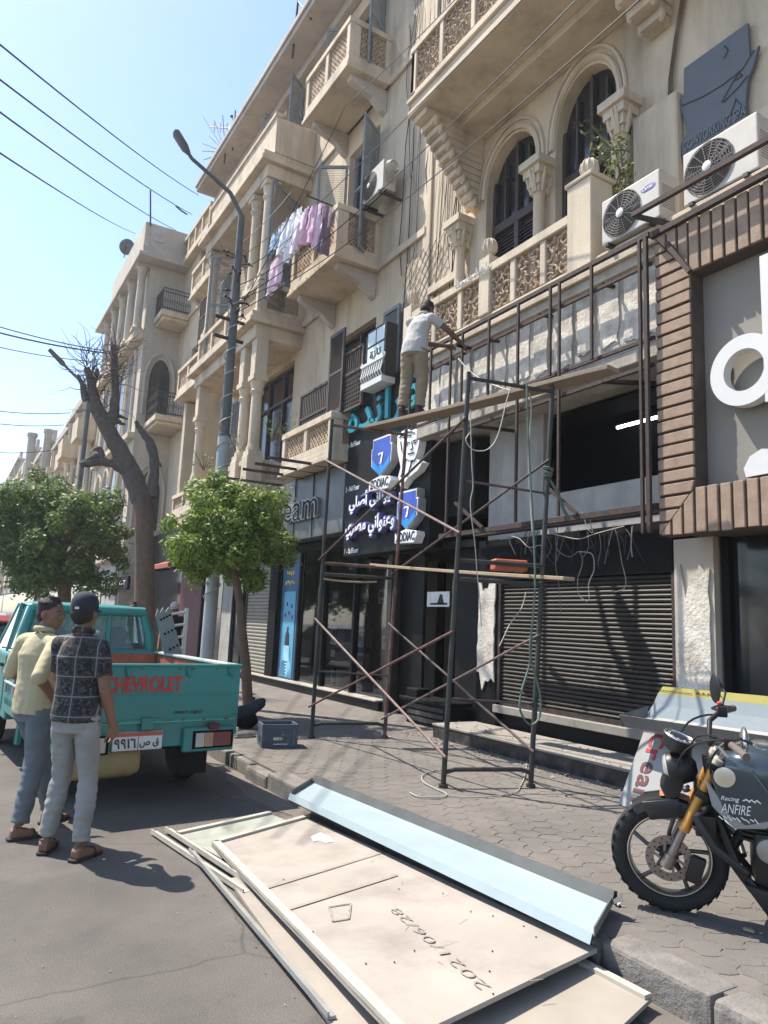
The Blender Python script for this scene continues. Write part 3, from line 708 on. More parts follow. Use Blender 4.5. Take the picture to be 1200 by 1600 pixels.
# stock in the window: printed cartons on glass shelves
shelf = thing('display_shelf', 'glass and steel display shelves behind the shop window', 'shelf', (7.2, 12.7, .32))
m = MB()
for z in (.75, 1.15, 1.55, 1.98): m.box(7.0, 7.5, 11.0, 14.5, z-.012, z)
m.build('shelf_board', 'shop_glass', shelf)
m = MB()
for y in (11.05, 12.2, 13.35, 14.45):
    for x in (7.03, 7.47): m.tube([(x, y, .325), (x, y, 2.9)], .015, 6)
m.build('upright', 'shutter_metal', shelf)
cm = [mat('carton_white', (.55, .55, .54), .6), mat('carton_grey', (.20, .21, .22), .6), mat('carton_black', (.04, .04, .045), .5), mat('carton_pale', (.42, .46, .48), .6)]
rn = random.Random(9); rows = {.325: 'on the bottom of the window display', .751: 'on the lowest glass shelf', 1.151: 'on the second glass shelf', 1.551: 'on the third glass shelf', 1.981: 'on the top glass shelf'}
kinds = ['white', 'grey', 'black', 'pale']
for z, where in rows.items():
    y = 14.4
    while y > 11.25:
        wd = rn.uniform(.26, .4); h = rn.uniform(.24, .37); d = rn.uniform(.12, .22); k = rn.randrange(4)
        t = thing('carton', '%s printed product carton standing %s in the shop' % (kinds[k], where), 'box', (7.2, y-wd/2, z), group='product cartons in the shop window')
        q = MB(); q.box(7.04, 7.04+d, y-wd, y, z, z+h); q.build('box', cm[k], t, bevel=.004)
        q = MB(); q.box(7.034, 7.0395, y-wd*.8, y-wd*.2, z+h*.45, z+h*.85); q.box(7.034, 7.0395, y-wd*.75, y-wd*.3, z+h*.15, z+h*.22); q.build('print', 'print_black' if k in (0, 3) else 'print_white', t)
        y -= wd+rn.uniform(.3, .9)
# further shopfronts to the left
m = MB(); m.box(6.7, 6.76, 17.95, 21.5, .2, 3.2); w_ = m.build('shop_window', 'glass_dark', AP)
m = MB()
for y in (18.0, 18.7, 19.6, 20.6, 21.5): m.box(6.66, 6.82, y-.05, y+.05, KZ, 3.3)
m.build('window_frame', 'black_plain', w_)
m = MB(); m.box(6.63, 6.65, 18.75, 19.5, .25, 3.0); m.build('shop_panel', 'white_wall', w_)
mat('maroon', (.10, .02, .03), .6, var=.2); 
m = MB(); m.box(6.7, 6.76, 21.7, 24.0, .2, 3.2); m.build('shop_door', 'maroon', AP)
m = MB(); m.box(6.72, 6.78, 24.0, 28.2, .2, 3.2); m.build('shop_window', 'glass_dark', AP)
m = MB(); m.box(6.6, 7.0, 16.1, 28.25, 3.25, 4.55); m.box(6.62, 6.99, 15.7, 16.1, 3.2, 4.5); m.build('shop_fascia', 'black_cladding', AP)
m = MB(); m.box(6.6, 7.0, 8.4, 15.7, 3.3, 4.45); m.box(6.9, 7.0, 8.4, 15.7, 4.45, 4.6); m.build('shop_fascia', 'black_cladding', AP)
# ------------------------------------------------------------------ the corner house with iron balconies
CB = thing('corner_house', 'grey-cream house with pointed arches, deep eaves and black iron balconies beside the bare tree', 'building', (6, 31, 0))
m = MB(); m.box(5.6, 15, 28.25, 36.5, 0, 15.5); m.build('wall', 'plaster_old', CB)
m = MB(); m.box(5.0, 15, 27.6, 37.2, 15.45, 15.62); m.box(5.15, 15, 27.75, 37, 15.62, 16.0); o = m.build('cornice', 'soffit', CB, bevel=.02)
m = MB(); m.box(5.2, 5.4, 27.95, 34.4, 16.0, 17.05); m.box(5.4, 7.4, 27.95, 28.15, 16.0, 17.05); m.build('roof_parapet', 'plaster_old', CB, bevel=.02)
m = MB(); m.prism([(5.75+.28*c, 27.945, 16.5+.2*s) for c, s in ((1, .4), (.6, 1), (-.6, 1), (-1, .4), (-1, -.4), (-.6, -1), (.6, -1), (1, -.4))], (0, -.03, 0)); m.build('lozenge', 'soffit', CB)
def pointed(y0, y1, z0, zs, zt, X=None, Y=None, x0=None, x1=None, n=8):
    a0, a1 = (y0, y1) if X is not None else (x0, x1); c = (a0+a1)/2; hw = (a1-a0)/2; L = []
    for i in range(n+1):
        t = i/n; L.append((a0+hw*(1-math.cos(t*math.pi/2)), zs+(zt-zs)*math.sin(t*math.pi/2)))
    pts = [(a0, z0)]+L+[(2*c-a, z) for a, z in reversed(L[:-1])]+[(a1, z0)]
    return [(X, a, z) if X is not None else (a, Y, z) for a, z in pts]
for z0, zs, zt in ((9.3, 10.6, 11.6), (4.8, 6.1, 7.1)):
    m = MB(); m.prism(pointed(0, 0, z0, zs, zt, Y=28.24, x0=5.95, x1=6.75), (0, -.03, 0)); w_ = m.build('arched_window', 'glass_dark', CB)
    q = MB(); q.tube(pointed(0, 0, z0, zs, zt+.25, Y=28.22, x0=5.78, x1=6.92), .07, 6); q.build('arch_moulding', 'plaster_old', w_, smooth=50)
    for y in (29.2, 30.9, 32.6, 34.3):
        q = MB(); q.prism(pointed(y, y+1.1, z0-.6, zs+.6, zt+.5, X=5.595), (-.03, 0, 0)); w2 = q.build('arched_window', 'shutter_brown' if y != 30.9 else 'glass_dark', CB)
        q = MB(); q.tube(pointed(y-.12, y+1.22, z0-.6, zs+.6, zt+.75, X=5.57), .08, 6); q.build('arch_moulding', 'plaster_trim', w2, smooth=50)
for y in (28.5, 30.3, 32.0, 33.7, 35.4): column(CB, 5.35, y, 12.6, 15.45, .16, .22, 'plaster_old')
for bx_ in ((5.2, 5.6, 28.26, 36.4, 12.3, 12.6), (5.35, 5.6, 28.26, 36.4, 8.3, 8.55), (5.3, 5.6, 28.26, 36.4, 3.6, 3.9)): MB().box(*bx_).build('string_course', 'plaster_trim', CB, bevel=.02)
for (y0, zb) in ((27.0, 13.0), (26.4, 8.7)):
    m = MB(); m.box(5.9, 7.0, y0, 28.2, zb, zb+.22); m.box(6.0, 7.0, y0+.1, 28.2, zb-.12, zb); b_ = m.build('balcony', 'plaster_trim', CB, bevel=.02)
    q = MB()
    for z in (zb+.3, zb+.95, zb+1.1):
        q.tube([(7.0, y0+.04, z), (5.94, y0+.04, z), (5.94, 28.2, z)], .022, 6)
    L = [(5.94+(1.06)*i/12, y0+.04) for i in range(13)]+[(5.94, y0+.04+(28.1-y0)*i/12) for i in range(1, 13)]
    for i, (x, y) in enumerate(L):
        q.tube([(x, y, zb+.22), (x, y, zb+1.1)], .011, 5)
        if i % 2: q.torus((x, y, zb+.6), (0, 1, 0) if y < y0+.1 else (1, 0, 0), .06, .01, 10, 4)
    q.build('railing', 'iron', b_)
q = MB(); text(q, '\u25a0', (5.5, 33, 3), NU, ZU, .01, .01)  # warms the lettering cache
m = MB(); m.box(5.52, 5.599, 28.4, 36.3, .2, 3.4); m.build('shop_window', 'white_wall', CB)
m = MB(); m.box(5.48, 5.519, 31.2, 33.6, .2, 2.6); m.build('shop_door', 'glass_dark', CB)

# ------------------------------------------------------------------ houses further down the street
def house(y0, y1, x, h, label, mt, seed, floors=4, bal=True):
    rn = random.Random(seed); H = thing('street_house', label, 'building', (x, (y0+y1)/2, 0), group='houses further down the street')
    m = MB(); m.box(x, x+11, y0, y1, 0, h); m.build('wall', mt, H)
    m = MB(); m.box(x-.35, x+11, y0-.1, y1+.1, h, h+.25); m.box(x-.1, x+.2, y0, y1, h+.25, h+1.0); m.build('cornice', 'soffit', H)
    fh = (h-3.6)/floors; n = max(2, int((y1-y0)/2.6))
    for f in range(floors):
        for k in range(n):
            y = y0+(k+.5)*(y1-y0)/n; z = 3.9+f*fh
            m = MB(); m.box(x-.03, x-.002, y-.5, y+.5, z+.2, z+fh*.78); w_ = m.build('window', 'glass_dark' if rn.random() < .6 else 'shutter_brown', H)
            q = MB(); q.box(x-.1, x-.031, y-.6, y-.5, z+.1, z+fh*.82); q.box(x-.1, x-.031, y+.5, y+.6, z+.1, z+fh*.82); q.box(x-.14, x-.031, y-.65, y+.65, z+fh*.82, z+fh*.88); q.build('window_surround', 'plaster_trim', w_)
            if bal and (k+f) % 2 == 0:
                b = MB(); b.box(x-.95, x-.105, y-.9, y+.9, z-.05, z+.12); b.box(x-.95, x-.85, y-.9, y+.9, z+.12, z+1.0); b.box(x-.85, x-.105, y-.9, y-.8, z+.12, z+1.0); b.build('balcony', 'plaster_trim', H)
    m = MB(); m.box(x-.05, x-.002, y0+.3, y1-.3, .2, 3.2); m.build('shop_window', 'glass_dark', H)
    m = MB(); m.box(x-.3, x-.06, y0+.3, y1-.3, 3.2, 3.75); m.build('shop_fascia', rn.choice(('black_plain', 'white_wall', 'maroon')), H)
    q = MB()
    for k in range(4): y = y0+(k+.5)*(y1-y0)/4; q.lathe((x-.15, y, 3.8), [(.2, 0), (.18, .3), (.15, h-4.3), (.22, h-3.9)], 8)
    q.build('pilaster', 'plaster_trim', H, smooth=40)
    return H
house(37.3, 48, 5.7, 13.0, 'cream house with round pilasters just past the deep-eaved corner house', 'plaster', 1, 3)
house(48.2, 60, 6.2, 13.6, 'grey weathered house with a chimney flue pair rising behind it', 'plaster_old', 2, 3)
house(60.2, 76, 6.0, 14.5, 'pale dusty house half hidden by the round green tree', 'plaster', 3, 4)
house(76.2, 96, 6.2, 17.0, 'tall pale apartment block far down the street', 'plaster_old', 4, 5)
house(96.5, 130, 6.2, 19.5, 'farthest block closing the view along the street', 'white_wall', 5, 5)
for k, (px, top) in enumerate(((46, 682), (71, 676))):
    p = W(px, 720, Y=56.0); q = MB(); z1 = W(px, top, Y=56.0).z
    q.tube([(p.x, 56, 10.0), (p.x, 56, z1)], .28, 10); q.tube([(p.x, 56, z1), (p.x, 56, z1+.25)], .36, 10)
    t = thing('roof_flue', ('shorter' if k == 0 else 'taller')+' grey metal flue pipe standing on the far roofs', 'flue', (p.x, 56, 10), group='flue pipes on the far roofs'); q.build('pipe', 'plaster_old', t, smooth=50)
# ------------------------------------------------------------------ slatted shop frame with the big letter
SF = thing('slatted_shop_frame', 'shop frame of mitred tan slats round a taupe panel with a white letter', 'shop frame', (5.9, 3, 2.57))
XF = 5.9; Y0, Y1, Z0, Z1 = 0.8, 4.6, 2.57, 5.70; JW, LB, LT = .41, .43, .55; PT = .127; GP = .026
m = MB(); m.box(XF+.03, XF+.2, Y1-JW, Y1, Z0, Z1); m.box(XF+.03, XF+.2, Y0, Y1-JW, Z0, Z0+LB); m.box(XF+.03, XF+.2, Y0, Y1-JW, Z1-LT, Z1); m.build('backing', 'planks_back', SF)
m = MB(); m.box(6.105, 6.2, Y0, Y1-JW, Z0+LB, Z1-LT); m.build('panel', 'panel_taupe', SF)
m = MB(); m.box(XF+.2, 7.0, Y0, Y1, Z1-.1, Z1-.01); m.box(6.2, 6.99, Y0, Y1, Z0+.05, Z0+.12); m.box(6.3, 6.99, Y1-.12, Y1-.02, Z0+.12, Z1-.1); m.build('carcass', 'planks_back', SF)
def slat(pts):
    q = MB(); dx = random.uniform(-.006, .006); q.prism([(XF+.03, y, z) for y, z in pts], (-.03+dx, 0, 0)); o = q.build('slat', 'planks_tan', SF, bevel=.005)
    return o
z = Z0+GP/2; k = 0
while z < Z1-.03:                                         # jamb: level slats, cut on the mitres at both corners
    a, b = z, min(z+PT-GP, Z1-.005); yi = Y1-JW
    fa = lambda zz: max(yi, Y1-max(.02, (zz-Z0)*JW/LB)) if zz < Z0+LB else (max(yi, Y1-max(.02, (Z1-zz)*JW/LT)) if zz > Z1-LT else yi)
    slat([(Y1-.004, a), (Y1-.004, b), (fa(b)+.006, b), (fa(a)+.006, a)]); z += PT
y = Y1-.03
while y > Y0:                                             # lintels: upright slats
    a, b = y, y-PT+GP
    zt = lambda yy: Z0+min(LB, (Y1-yy)*LB/JW); zb = lambda yy: Z1-min(LT, (Y1-yy)*LT/JW)
    j = random.uniform(-.006, .006)
    slat([(a, Z0+j), (a, zt(a)-.006), (b, zt(b)-.006), (b, Z0+j)])
    slat([(a, zb(a)+.006), (a, Z1+j), (b, Z1+j), (b, zb(b)+.006)]); y -= PT
cy, cz, ro, ri = 3.69, 4.01, .33, .195
m = MB(); n = 48
vo = [(cy+ro*math.cos(2*math.pi*i/n), cz+ro*math.sin(2*math.pi*i/n)) for i in range(n)]; vi = [(cy+ri*math.cos(2*math.pi*i/n), cz+ri*math.sin(2*math.pi*i/n)) for i in range(n)]
A, B = 5.93, 6.04
for i in range(n):
    k = (i+1) % n
    m.poly([(A, *vo[i]), (A, *vo[k]), (A, *vi[k]), (A, *vi[i])]); m.poly([(A, *vo[i]), (A, *vo[k]), (B, *vo[k]), (B, *vo[i])]); m.poly([(A, *vi[i]), (A, *vi[k]), (B, *vi[k]), (B, *vi[i])])
m.box(A+.001, B, 3.27, 3.50, 3.66, 5.02); m.build('letter_d', 'letter_white', SF)
m = MB(); m.prism([(5.93, 3.72, 3.10), (5.93, 3.66, 3.2), (5.93, 3.55, 3.25), (5.93, 3.3, 3.2), (5.93, 3.2, 3.03), (5.93, 3.7, 3.02)], (.1, 0, 0)); m.build('letter_part', 'letter_white', SF)

# ------------------------------------------------------------------ bare steel frame of the removed sign
FR = thing('steel_sign_frame', 'bare rusty steel frame of a removed shop sign below the arched balcony', 'frame', (5.88, 6.8, 2.8))
xs = 5.88
def ang(p, q, t=.045, mt='iron_rust', nm='steel_bar', par=None):
    b = MB(); b.bar(p, q, t, t, (1, 0, 0)); return b.build(nm, mt, par or FR)
for z, x, t in ((5.74, xs-.02, .05), (5.42, xs, .035), (4.62, xs+.03, .035), (4.33, xs+.02, .04), (2.87, xs+.05, .06)): ang((x, 9.15 if z > 4.5 else 8.3, z), (x, 4.62, z), t)
for i, (y, zb) in enumerate(((9.1, 4.6), (8.55, 4.6), (8.05, 2.9), (7.78, 4.6), (7.2, 4.6), (6.62, 2.9), (6.05, 4.6), (5.9, 2.9), (5.4, 4.6), (4.66, 2.6), (4.74, 2.6))): ang((xs-.035, y, zb), (xs-.035, y, 5.72), .03 if y > 4.7 else .04)
for y in (8.4, 7.3, 6.3, 5.3): ang((xs, y, 5.46), (6.12, y, 5.50), .035)
ang((xs, 7.6, 4.33), (6.7, 7.6, 4.4), .04); ang((xs, 5.3, 4.33), (6.7, 5.1, 4.42), .04)
ang((xs, 7.9, 3.3), (xs, 7.3, 2.9), .035); ang((xs, 6.1, 3.25), (xs, 5.65, 2.9), .035)
m = MB(); m.box(6.36, 6.5, 4.7, 8.1, 2.9, 2.93); m.build('shelf_board', 'iron_rust', FR)
# long bar propped on the frame top at the right, with its bracket
ang((5.72, 4.72, 5.95), (5.7, 1.2, 5.93), .05, nm='outrigger_bar'); ang((5.72, 4.72, 5.95), (6.05, 4.3, 5.72), .05, nm='outrigger_bar'); ang((5.88, 4.62, 5.72), (5.86, 1.0, 5.78), .06, nm='outrigger_bar')
ang((5.87, 4.42, 5.55), (5.85, 4.15, 5.12), .045, nm='outrigger_bar')

# ------------------------------------------------------------------ black sign wall, projecting signs and lettering
SG = thing('black_sign_wall', 'black shop sign board with teal Arabic lettering and floor numbers above the dark entrance', 'sign', (6.3, 10.6, 2.8))
m = MB(); m.prism([(6.32, 11.95, 2.82), (6.32, 11.95, 5.9), (6.32, 9.9, 5.98), (6.32, 9.15, 5.75), (6.32, 9.15, 2.82)], (.3, 0, 0)); m.build('board', 'black_cladding', SG, bevel=.008)
mat('teal', (.015, .25, .31), .45, var=.05); mat('teal_edge', (.012, .02, .022), .6); mat('white_text', (.85, .85, .84), .5); mat('violet_edge', (.14, .13, .34), .5, var=.1)
mat('shield_blue', (.045, .09, .42), .4, var=.12, scale=4); mat('shield_sky', (.03, .27, .62), .4, var=.1); mat('sign_grey', (.30, .30, .30), .5)
S = lambda *c: ''.join(chr(i) for i in c)
q = MB(); text(q, S(0xFE93, 0xFEAA, 0xFEE7, 0xFE8D, 0xFEAE, 0xFB6C), (6.30, 11.9, 4.98), NU, ZU, 2.45, .82, .06, .012); q.build('teal_lettering', 'teal', SG)
for sx, px, py in (('3 - Rd Floor', 541, 702), ('2 - Nd Floor', 539, 770), ('1 - St Floor', 537, 866)):
    p = W(px, py, X=6.31); q = MB(); text(q, sx, (6.317, p.y-.02, p.z), NU, ZU, .52, .1, .004, .008); q.build('floor_lettering', 'white_text', SG)
q = MB(); text(q, S(0xFEF2, 0xFEE0, 0xFEBB, 0xFE83, 32, 0xFEF2, 0xFEE7, 0xFE8E, 0xFEE7, 0xFEEE, 0xFEF3), (6.315, 11.62, 3.55), NU, ZU, 1.5, .42, .1, .07); text(q, S(0xFEF1, 0xFEAE, 0xFEBC, 0xFEE3, 32, 0xFEF2, 0xFEE7, 0xFE8D, 0xFEEE, 0xFEE8, 0xFECB, 0xFEED), (6.315, 11.72, 3.08), NU, ZU, 1.75, .42, .1, .07); q.build('letter_edge', 'violet_edge', SG)
q = MB(); text(q, S(0xFEF2, 0xFEE0, 0xFEBB, 0xFE83, 32, 0xFEF2, 0xFEE7, 0xFE8E, 0xFEE7, 0xFEEE, 0xFEF3), (6.212, 11.59, 3.575), NU, ZU, 1.44, .37, .006, .025); text(q, S(0xFEF1, 0xFEAE, 0xFEBC, 0xFEE3, 32, 0xFEF2, 0xFEE7, 0xFE8D, 0xFEEE, 0xFEE8, 0xFECB, 0xFEED), (6.212, 11.69, 3.105), NU, ZU, 1.69, .37, .006, .025); q.build('white_lettering', 'white_text', SG)
def shield(yc, zt, wd, ht, label):
    T = thing('shield_sign', label, 'sign', (6.3, yc, zt-ht), group='shield signs on the black sign wall')
    def out(k, dy=0, dz=0):
        return [(yc+k*wd/2*a+dy, zt-ht/2+k*ht/2*b+dz) for a, b in ((1, 1), (-1, 1), (-1, .55), (-1.16, .5), (-1.12, -.35), (-.9, -.5), (0, -1), (.9, -.5), (1.12, -.35), (1.16, .5), (1, .55))]
    X = 6.16
    q = MB(); q.prism([(X, y, z) for y, z in out(1.08)], (.15, 0, 0)); q.build('box', 'sign_grey', T, bevel=.006)
    q = MB(); q.prism([(X-.001, y, z) for y, z in out(1.03)], (-.003, 0, 0)); q.build('outline', 'white_text', T); q = MB(); q.prism([(X-.004, y, z) for y, z in out(.97)], (-.004, 0, 0)); q.build('face', 'shield_blue', T)
    q = MB(); q.prism([(X-.008, yc+wd*a, zt-ht/2+ht*b) for a, b in ((.54, -.02), (.5, -.25), (0, -.5), (-.5, -.25), (-.54, -.02), (-.36, -.14), (-.14, -.28), (0, -.18), (.14, -.28), (.36, -.14))], (-.004, 0, 0)); q.build('wave', 'shield_sky', T)
    q = MB(); q.prism([(X-.013, yc+wd*a, zt-ht/2+ht*b) for a, b in ((.14, .1), (.14, .04), (.09, .04), (.07, .06), (-.05, .06), (.02, -.16), (.10, -.19), (-.06, -.19), (-.15, .1))], (-.004, 0, 0)); q.build('numeral', 'white_text', T)
    q = MB(); q.prism([(X-.02, yc+wd*.62, zt-ht*1.36), (X-.02, yc+wd*.62, zt-ht*1.10), (X-.02, yc, zt-ht*1.02), (X-.02, yc-wd*.62, zt-ht*1.10), (X-.02, yc-wd*.66, zt-ht*1.2), (X-.02, yc-wd*.5, zt-ht*1.4)], (.16, 0, 0)); q.build('name_plate', 'white_text', T, bevel=.005)
    q = MB(); text(q, 'ZODIAC', (X-.022, yc+wd*.54, zt-ht*1.33), NU, ZU, wd*1.08, ht*.24, .004, .02); q.build('name_lettering', 'print_black', T)
pa = W(596, 690, X=6.15); shield(pa.y, W(596, 684, X=6.15).z, .56, .66, 'blue shield sign with a numeral seven beside the white drawn face')
pb = W(636, 780, X=6.15); shield(pb.y, W(636, 768, X=6.15).z, .5, .6, 'blue shield sign with a numeral seven beside the white Arabic words')
# cut-out drawn face
FC = thing('face_cutout_sign', 'white cut-out sign of a drawn face on the black sign wall', 'sign', (6.3, 9.75, 3.9))
pf = [(621, 682), (628, 674), (640, 668), (652, 672), (655, 690), (652, 705), (648, 716), (660, 722), (652, 735), (636, 748), (626, 762), (622, 745), (626, 730), (621, 705)]
q = MB(); q.prism([W(x, y, X=6.17) for x, y in pf], (.14, 0, 0)); q.build('cutout', 'white_text', FC)
q = MB()
for ln in ([(632, 692), (636, 690), (640, 691)], [(645, 689), (649, 687), (652, 687)], [(643, 690), (645, 700), (641, 703)], [(637, 709), (642, 708), (647, 707)], [(630, 684), (636, 680), (642, 680)], [(626, 690), (628, 705), (634, 716), (642, 720)], [(634, 716), (632, 730), (626, 745)], [(644, 718), (640, 732), (636, 745)], [(624, 684), (630, 677), (638, 674), (648, 676)], [(628, 681), (634, 676), (644, 674)], [(650, 716), (644, 722)], [(633, 694), (637, 694)], [(646, 692), (650, 691)]):
    q.tube([W(x, y, X=6.163) for x, y in ln], .011, 4)
q.build('drawn_lines', 'print_black', FC)
# projecting window-shaped sign with a little balcony
WS = thing('window_sign', 'sign shaped like a lit window with a small balcony and Arabic word beside the worker', 'sign', (6.3, 10.8, 5.8))
a = W(582, 522, X=6.2); b = W(612, 503, X=6.2); c = W(577, 612, X=6.2); zt = (a.z+b.z)/2; zb = c.z; y0, y1 = b.y, a.y
q = MB(); q.box(6.1, 6.34, y0, y1, zb, zt); q.build('box', 'teal_edge', WS, bevel=.01)
mat('sign_pane', (.62, .70, .70), .4, var=.05)
h = zt-zb; yc = (y0+y1)/2
for (p0, p1, r0, r1) in ((y0+.05, yc-.02, .72, .95), (yc+.02, y1-.05, .72, .95), (y0+.05, y1-.05, .4, .68)):
    q = MB(); q.box(6.09, 6.099, p0, p1, zb+h*r0, zb+h*r1); q.build('pane', 'sign_pane', WS)
q = MB(); text(q, S(0xFE93, 0xFEAF, 0xFE8E, 0xFE97), (6.089, y1-.14, zb+h*.46), NU, ZU, (y1-y0)*.58, h*.16, .008, .02); q.build('lettering', 'print_black', WS)
q = MB(); q.box(6.02, 6.3, y0-.03, y1+.03, zb-.02, zb+h*.08); q.box(6.02, 6.06, y0-.05, y1+.05, zb+h*.36, zb+h*.41)
for k in range(9):
    y = y0+(y1-y0)*k/8; q.tube([(6.05, y, zb+h*.08), (6.0, y, zb+h*.16), (6.03, y, zb+h*.26), (6.05, y, zb+h*.37)], .016, 5)
q.torus((6.04, y0-.05, zb+h*.41), (1, 0, 0), .035, .014, 12, 5); q.torus((6.04, y1+.05, zb+h*.41), (1, 0, 0), .035, .014, 12, 5)
q.build('balcony_rail', 'letter_white', WS)
# fascia of the electronics shop
DS = thing('dream_shop_sign', 'grey shop sign reading dream in outlined silver letters above the glazed shop', 'sign', (6.3, 13.6, 3.3))
m = MB(); m.box(6.3, 6.6, 12.0, 15.4, 3.3, 4.62); m.build('board', mat('sign_board', (.10, .105, .105), .35, var=.25, scale=2, dirt=(.2, .2, .19), dirt_amt=.4, dirt_scale=1.5), DS, bevel=.01)
mat('chrome', (.22, .22, .21), .35, metal=.5, var=.15); 
p0 = W(434, 800, X=6.27); p1 = W(500, 800, X=6.27)
q = MB(); text(q, 'Dream', (6.298, p0.y+.75, 3.68), NU, ZU, p0.y-p1.y+.7, .62, .07, .035); q.build('letter_edge', 'chrome', DS)
q = MB(); text(q, 'Dream', (6.226, p0.y+.72, 3.705), NU, ZU, p0.y-p1.y+.64, .57, .006, -.012); q.build('letter_face', 'black_plain', DS)
for y in (13.3, 14.2): q = MB(); q.tube([(6.28, y, 3.3), (6.285, y+.03, 4.65)], .012, 5); q.build('cable', 'black_plain', DS)
for k, y in enumerate((12.6, 13.3, 14.0, 15.2)):
    b = MB(); b.bar((6.62, y, 4.66), (5.1, y+.35, 4.72), .05, .05); b.build('awning_arm', 'iron_rust', DS)
# notice, red awning, small far sign
t = thing('paper_notice', 'white paper notice with a black printed silhouette on the dark entrance wall', 'notice', (6.77, 9.0, 1.9))
a = W(668, 925, X=6.77); b = W(702, 948, X=6.77); q = MB(); q.box(6.765, 6.775, b.y, a.y, b.z, a.z); q.build('sheet', 'print_white', t)
q = MB(); yc = (a.y+b.y)/2-.08; q.ball((6.764, yc, a.z-.09), .004, .05, .05); q.prism([(6.763, yc-.1, a.z-.2), (6.763, yc+.1, a.z-.2), (6.763, yc+.05, a.z-.1), (6.763, yc-.05, a.z-.1)], (-.003, 0, 0)); q.box(6.76, 6.764, b.y+.05, a.y-.1, b.z+.03, b.z+.06); q.build('print', 'print_black', t)
t = thing('red_awning', 'faded red awning over the maroon shop door', 'awning', (6.6, 22.8, 3.2)); q = MB(); q.prism([(6.6, 21.6, 3.5), (5.6, 21.6, 3.15), (5.6, 21.6, 3.02), (6.6, 21.6, 3.36)], (0, 2.6, 0)); q.build('canopy', mat('awning_red', (.35, .09, .07), .8, var=.15), t)
t = thing('joblot_sign', 'small black shop sign with white capitals past the bare tree', 'sign', (5.4, 31, 2.6)); a = W(167, 905, X=5.4); b = W(198, 921, X=5.4)
q = MB(); q.box(5.4, 5.5, b.y, a.y, b.z, a.z); q.build('board', 'black_plain', t); q = MB(); text(q, 'JOE&KOT', (5.395, a.y-.3, b.z+.14), NU, ZU, a.y-b.y-.6, a.z-b.z-.28, .005, .01); q.build('lettering', 'white_text', t)
# co-working board on the upper wall
CW = thing('coworking_sign', 'dark grey cut-metal co-working space sign on the wall above the air conditioners', 'sign', (6.95, 4.6, 7.2))
mat('sign_slate', (.11, .12, .135), .55, var=.08, scale=3); mat('sign_slate_edge', (.06, .065, .07), .5); mat('sign_slate_light', (.16, .17, .18), .5)
out = [(1068, 107), (1168, 35), (1171, 88), (1186, 70), (1176, 105), (1168, 122), (1165, 160), (1167, 195), (1110, 232), (1068, 255), (1060, 235), (1072, 210), (1070, 190), (1057, 160), (1068, 148)]
q = MB(); q.prism([W(x, y, X=6.93) for x, y in out], (.04, 0, 0)); q.build('board', 'sign_slate', CW, bevel=.004)
q = MB()
for ln in ([(1066, 165), (1100, 150), (1130, 132), (1160, 108), (1178, 78)], [(1130, 160), (1155, 135), (1168, 118)], [(1127, 160), (1150, 120), (1155, 112)], [(1142, 178), (1150, 155), (1160, 166), (1142, 180)], [(1132, 72), (1138, 78), (1131, 92)], [(1153, 112), (1160, 118), (1150, 125)]): q.tube([W(x, y, X=6.925) for x, y in ln], .009, 4)
q.build('raised_lines', 'sign_slate_edge', CW)
q = MB(); p = W(1066, 240, X=6.93); p2 = W(1166, 190, X=6.93); text(q, 'CO-WORKING SPA', (6.928, p.y-.02, p.z+.0), NU, ZU, (p.y-p2.y)*.98, .13, .012, .004); q.build('lettering', 'sign_slate_light', CW)
# small white lettered plaque strip tied on the balcony rail
t = thing('rail_lettering', 'ragged strip of small white letters tied along the arched balcony rail', 'sign', (5.98, 7.8, 6.6)); q = MB(); rn = random.Random(3)
for k in range(11):                                       # worn script, no longer legible
    y = 8.12-.072*k; q.tube([(5.965, y, 6.55+rn.uniform(-.02, .03)), (5.962, y-.025, 6.60+rn.uniform(-.02, .05)), (5.962, y-.05, 6.56+rn.uniform(-.03, .02)), (5.965, y-.075, 6.58+rn.uniform(-.03, .03))], .011, 5)
    if k % 3 == 0: q.tube([(5.962, y-.03, 6.56), (5.962, y-.035, 6.68)], .01, 5)
q.build('lettering', 'letter_white', t)

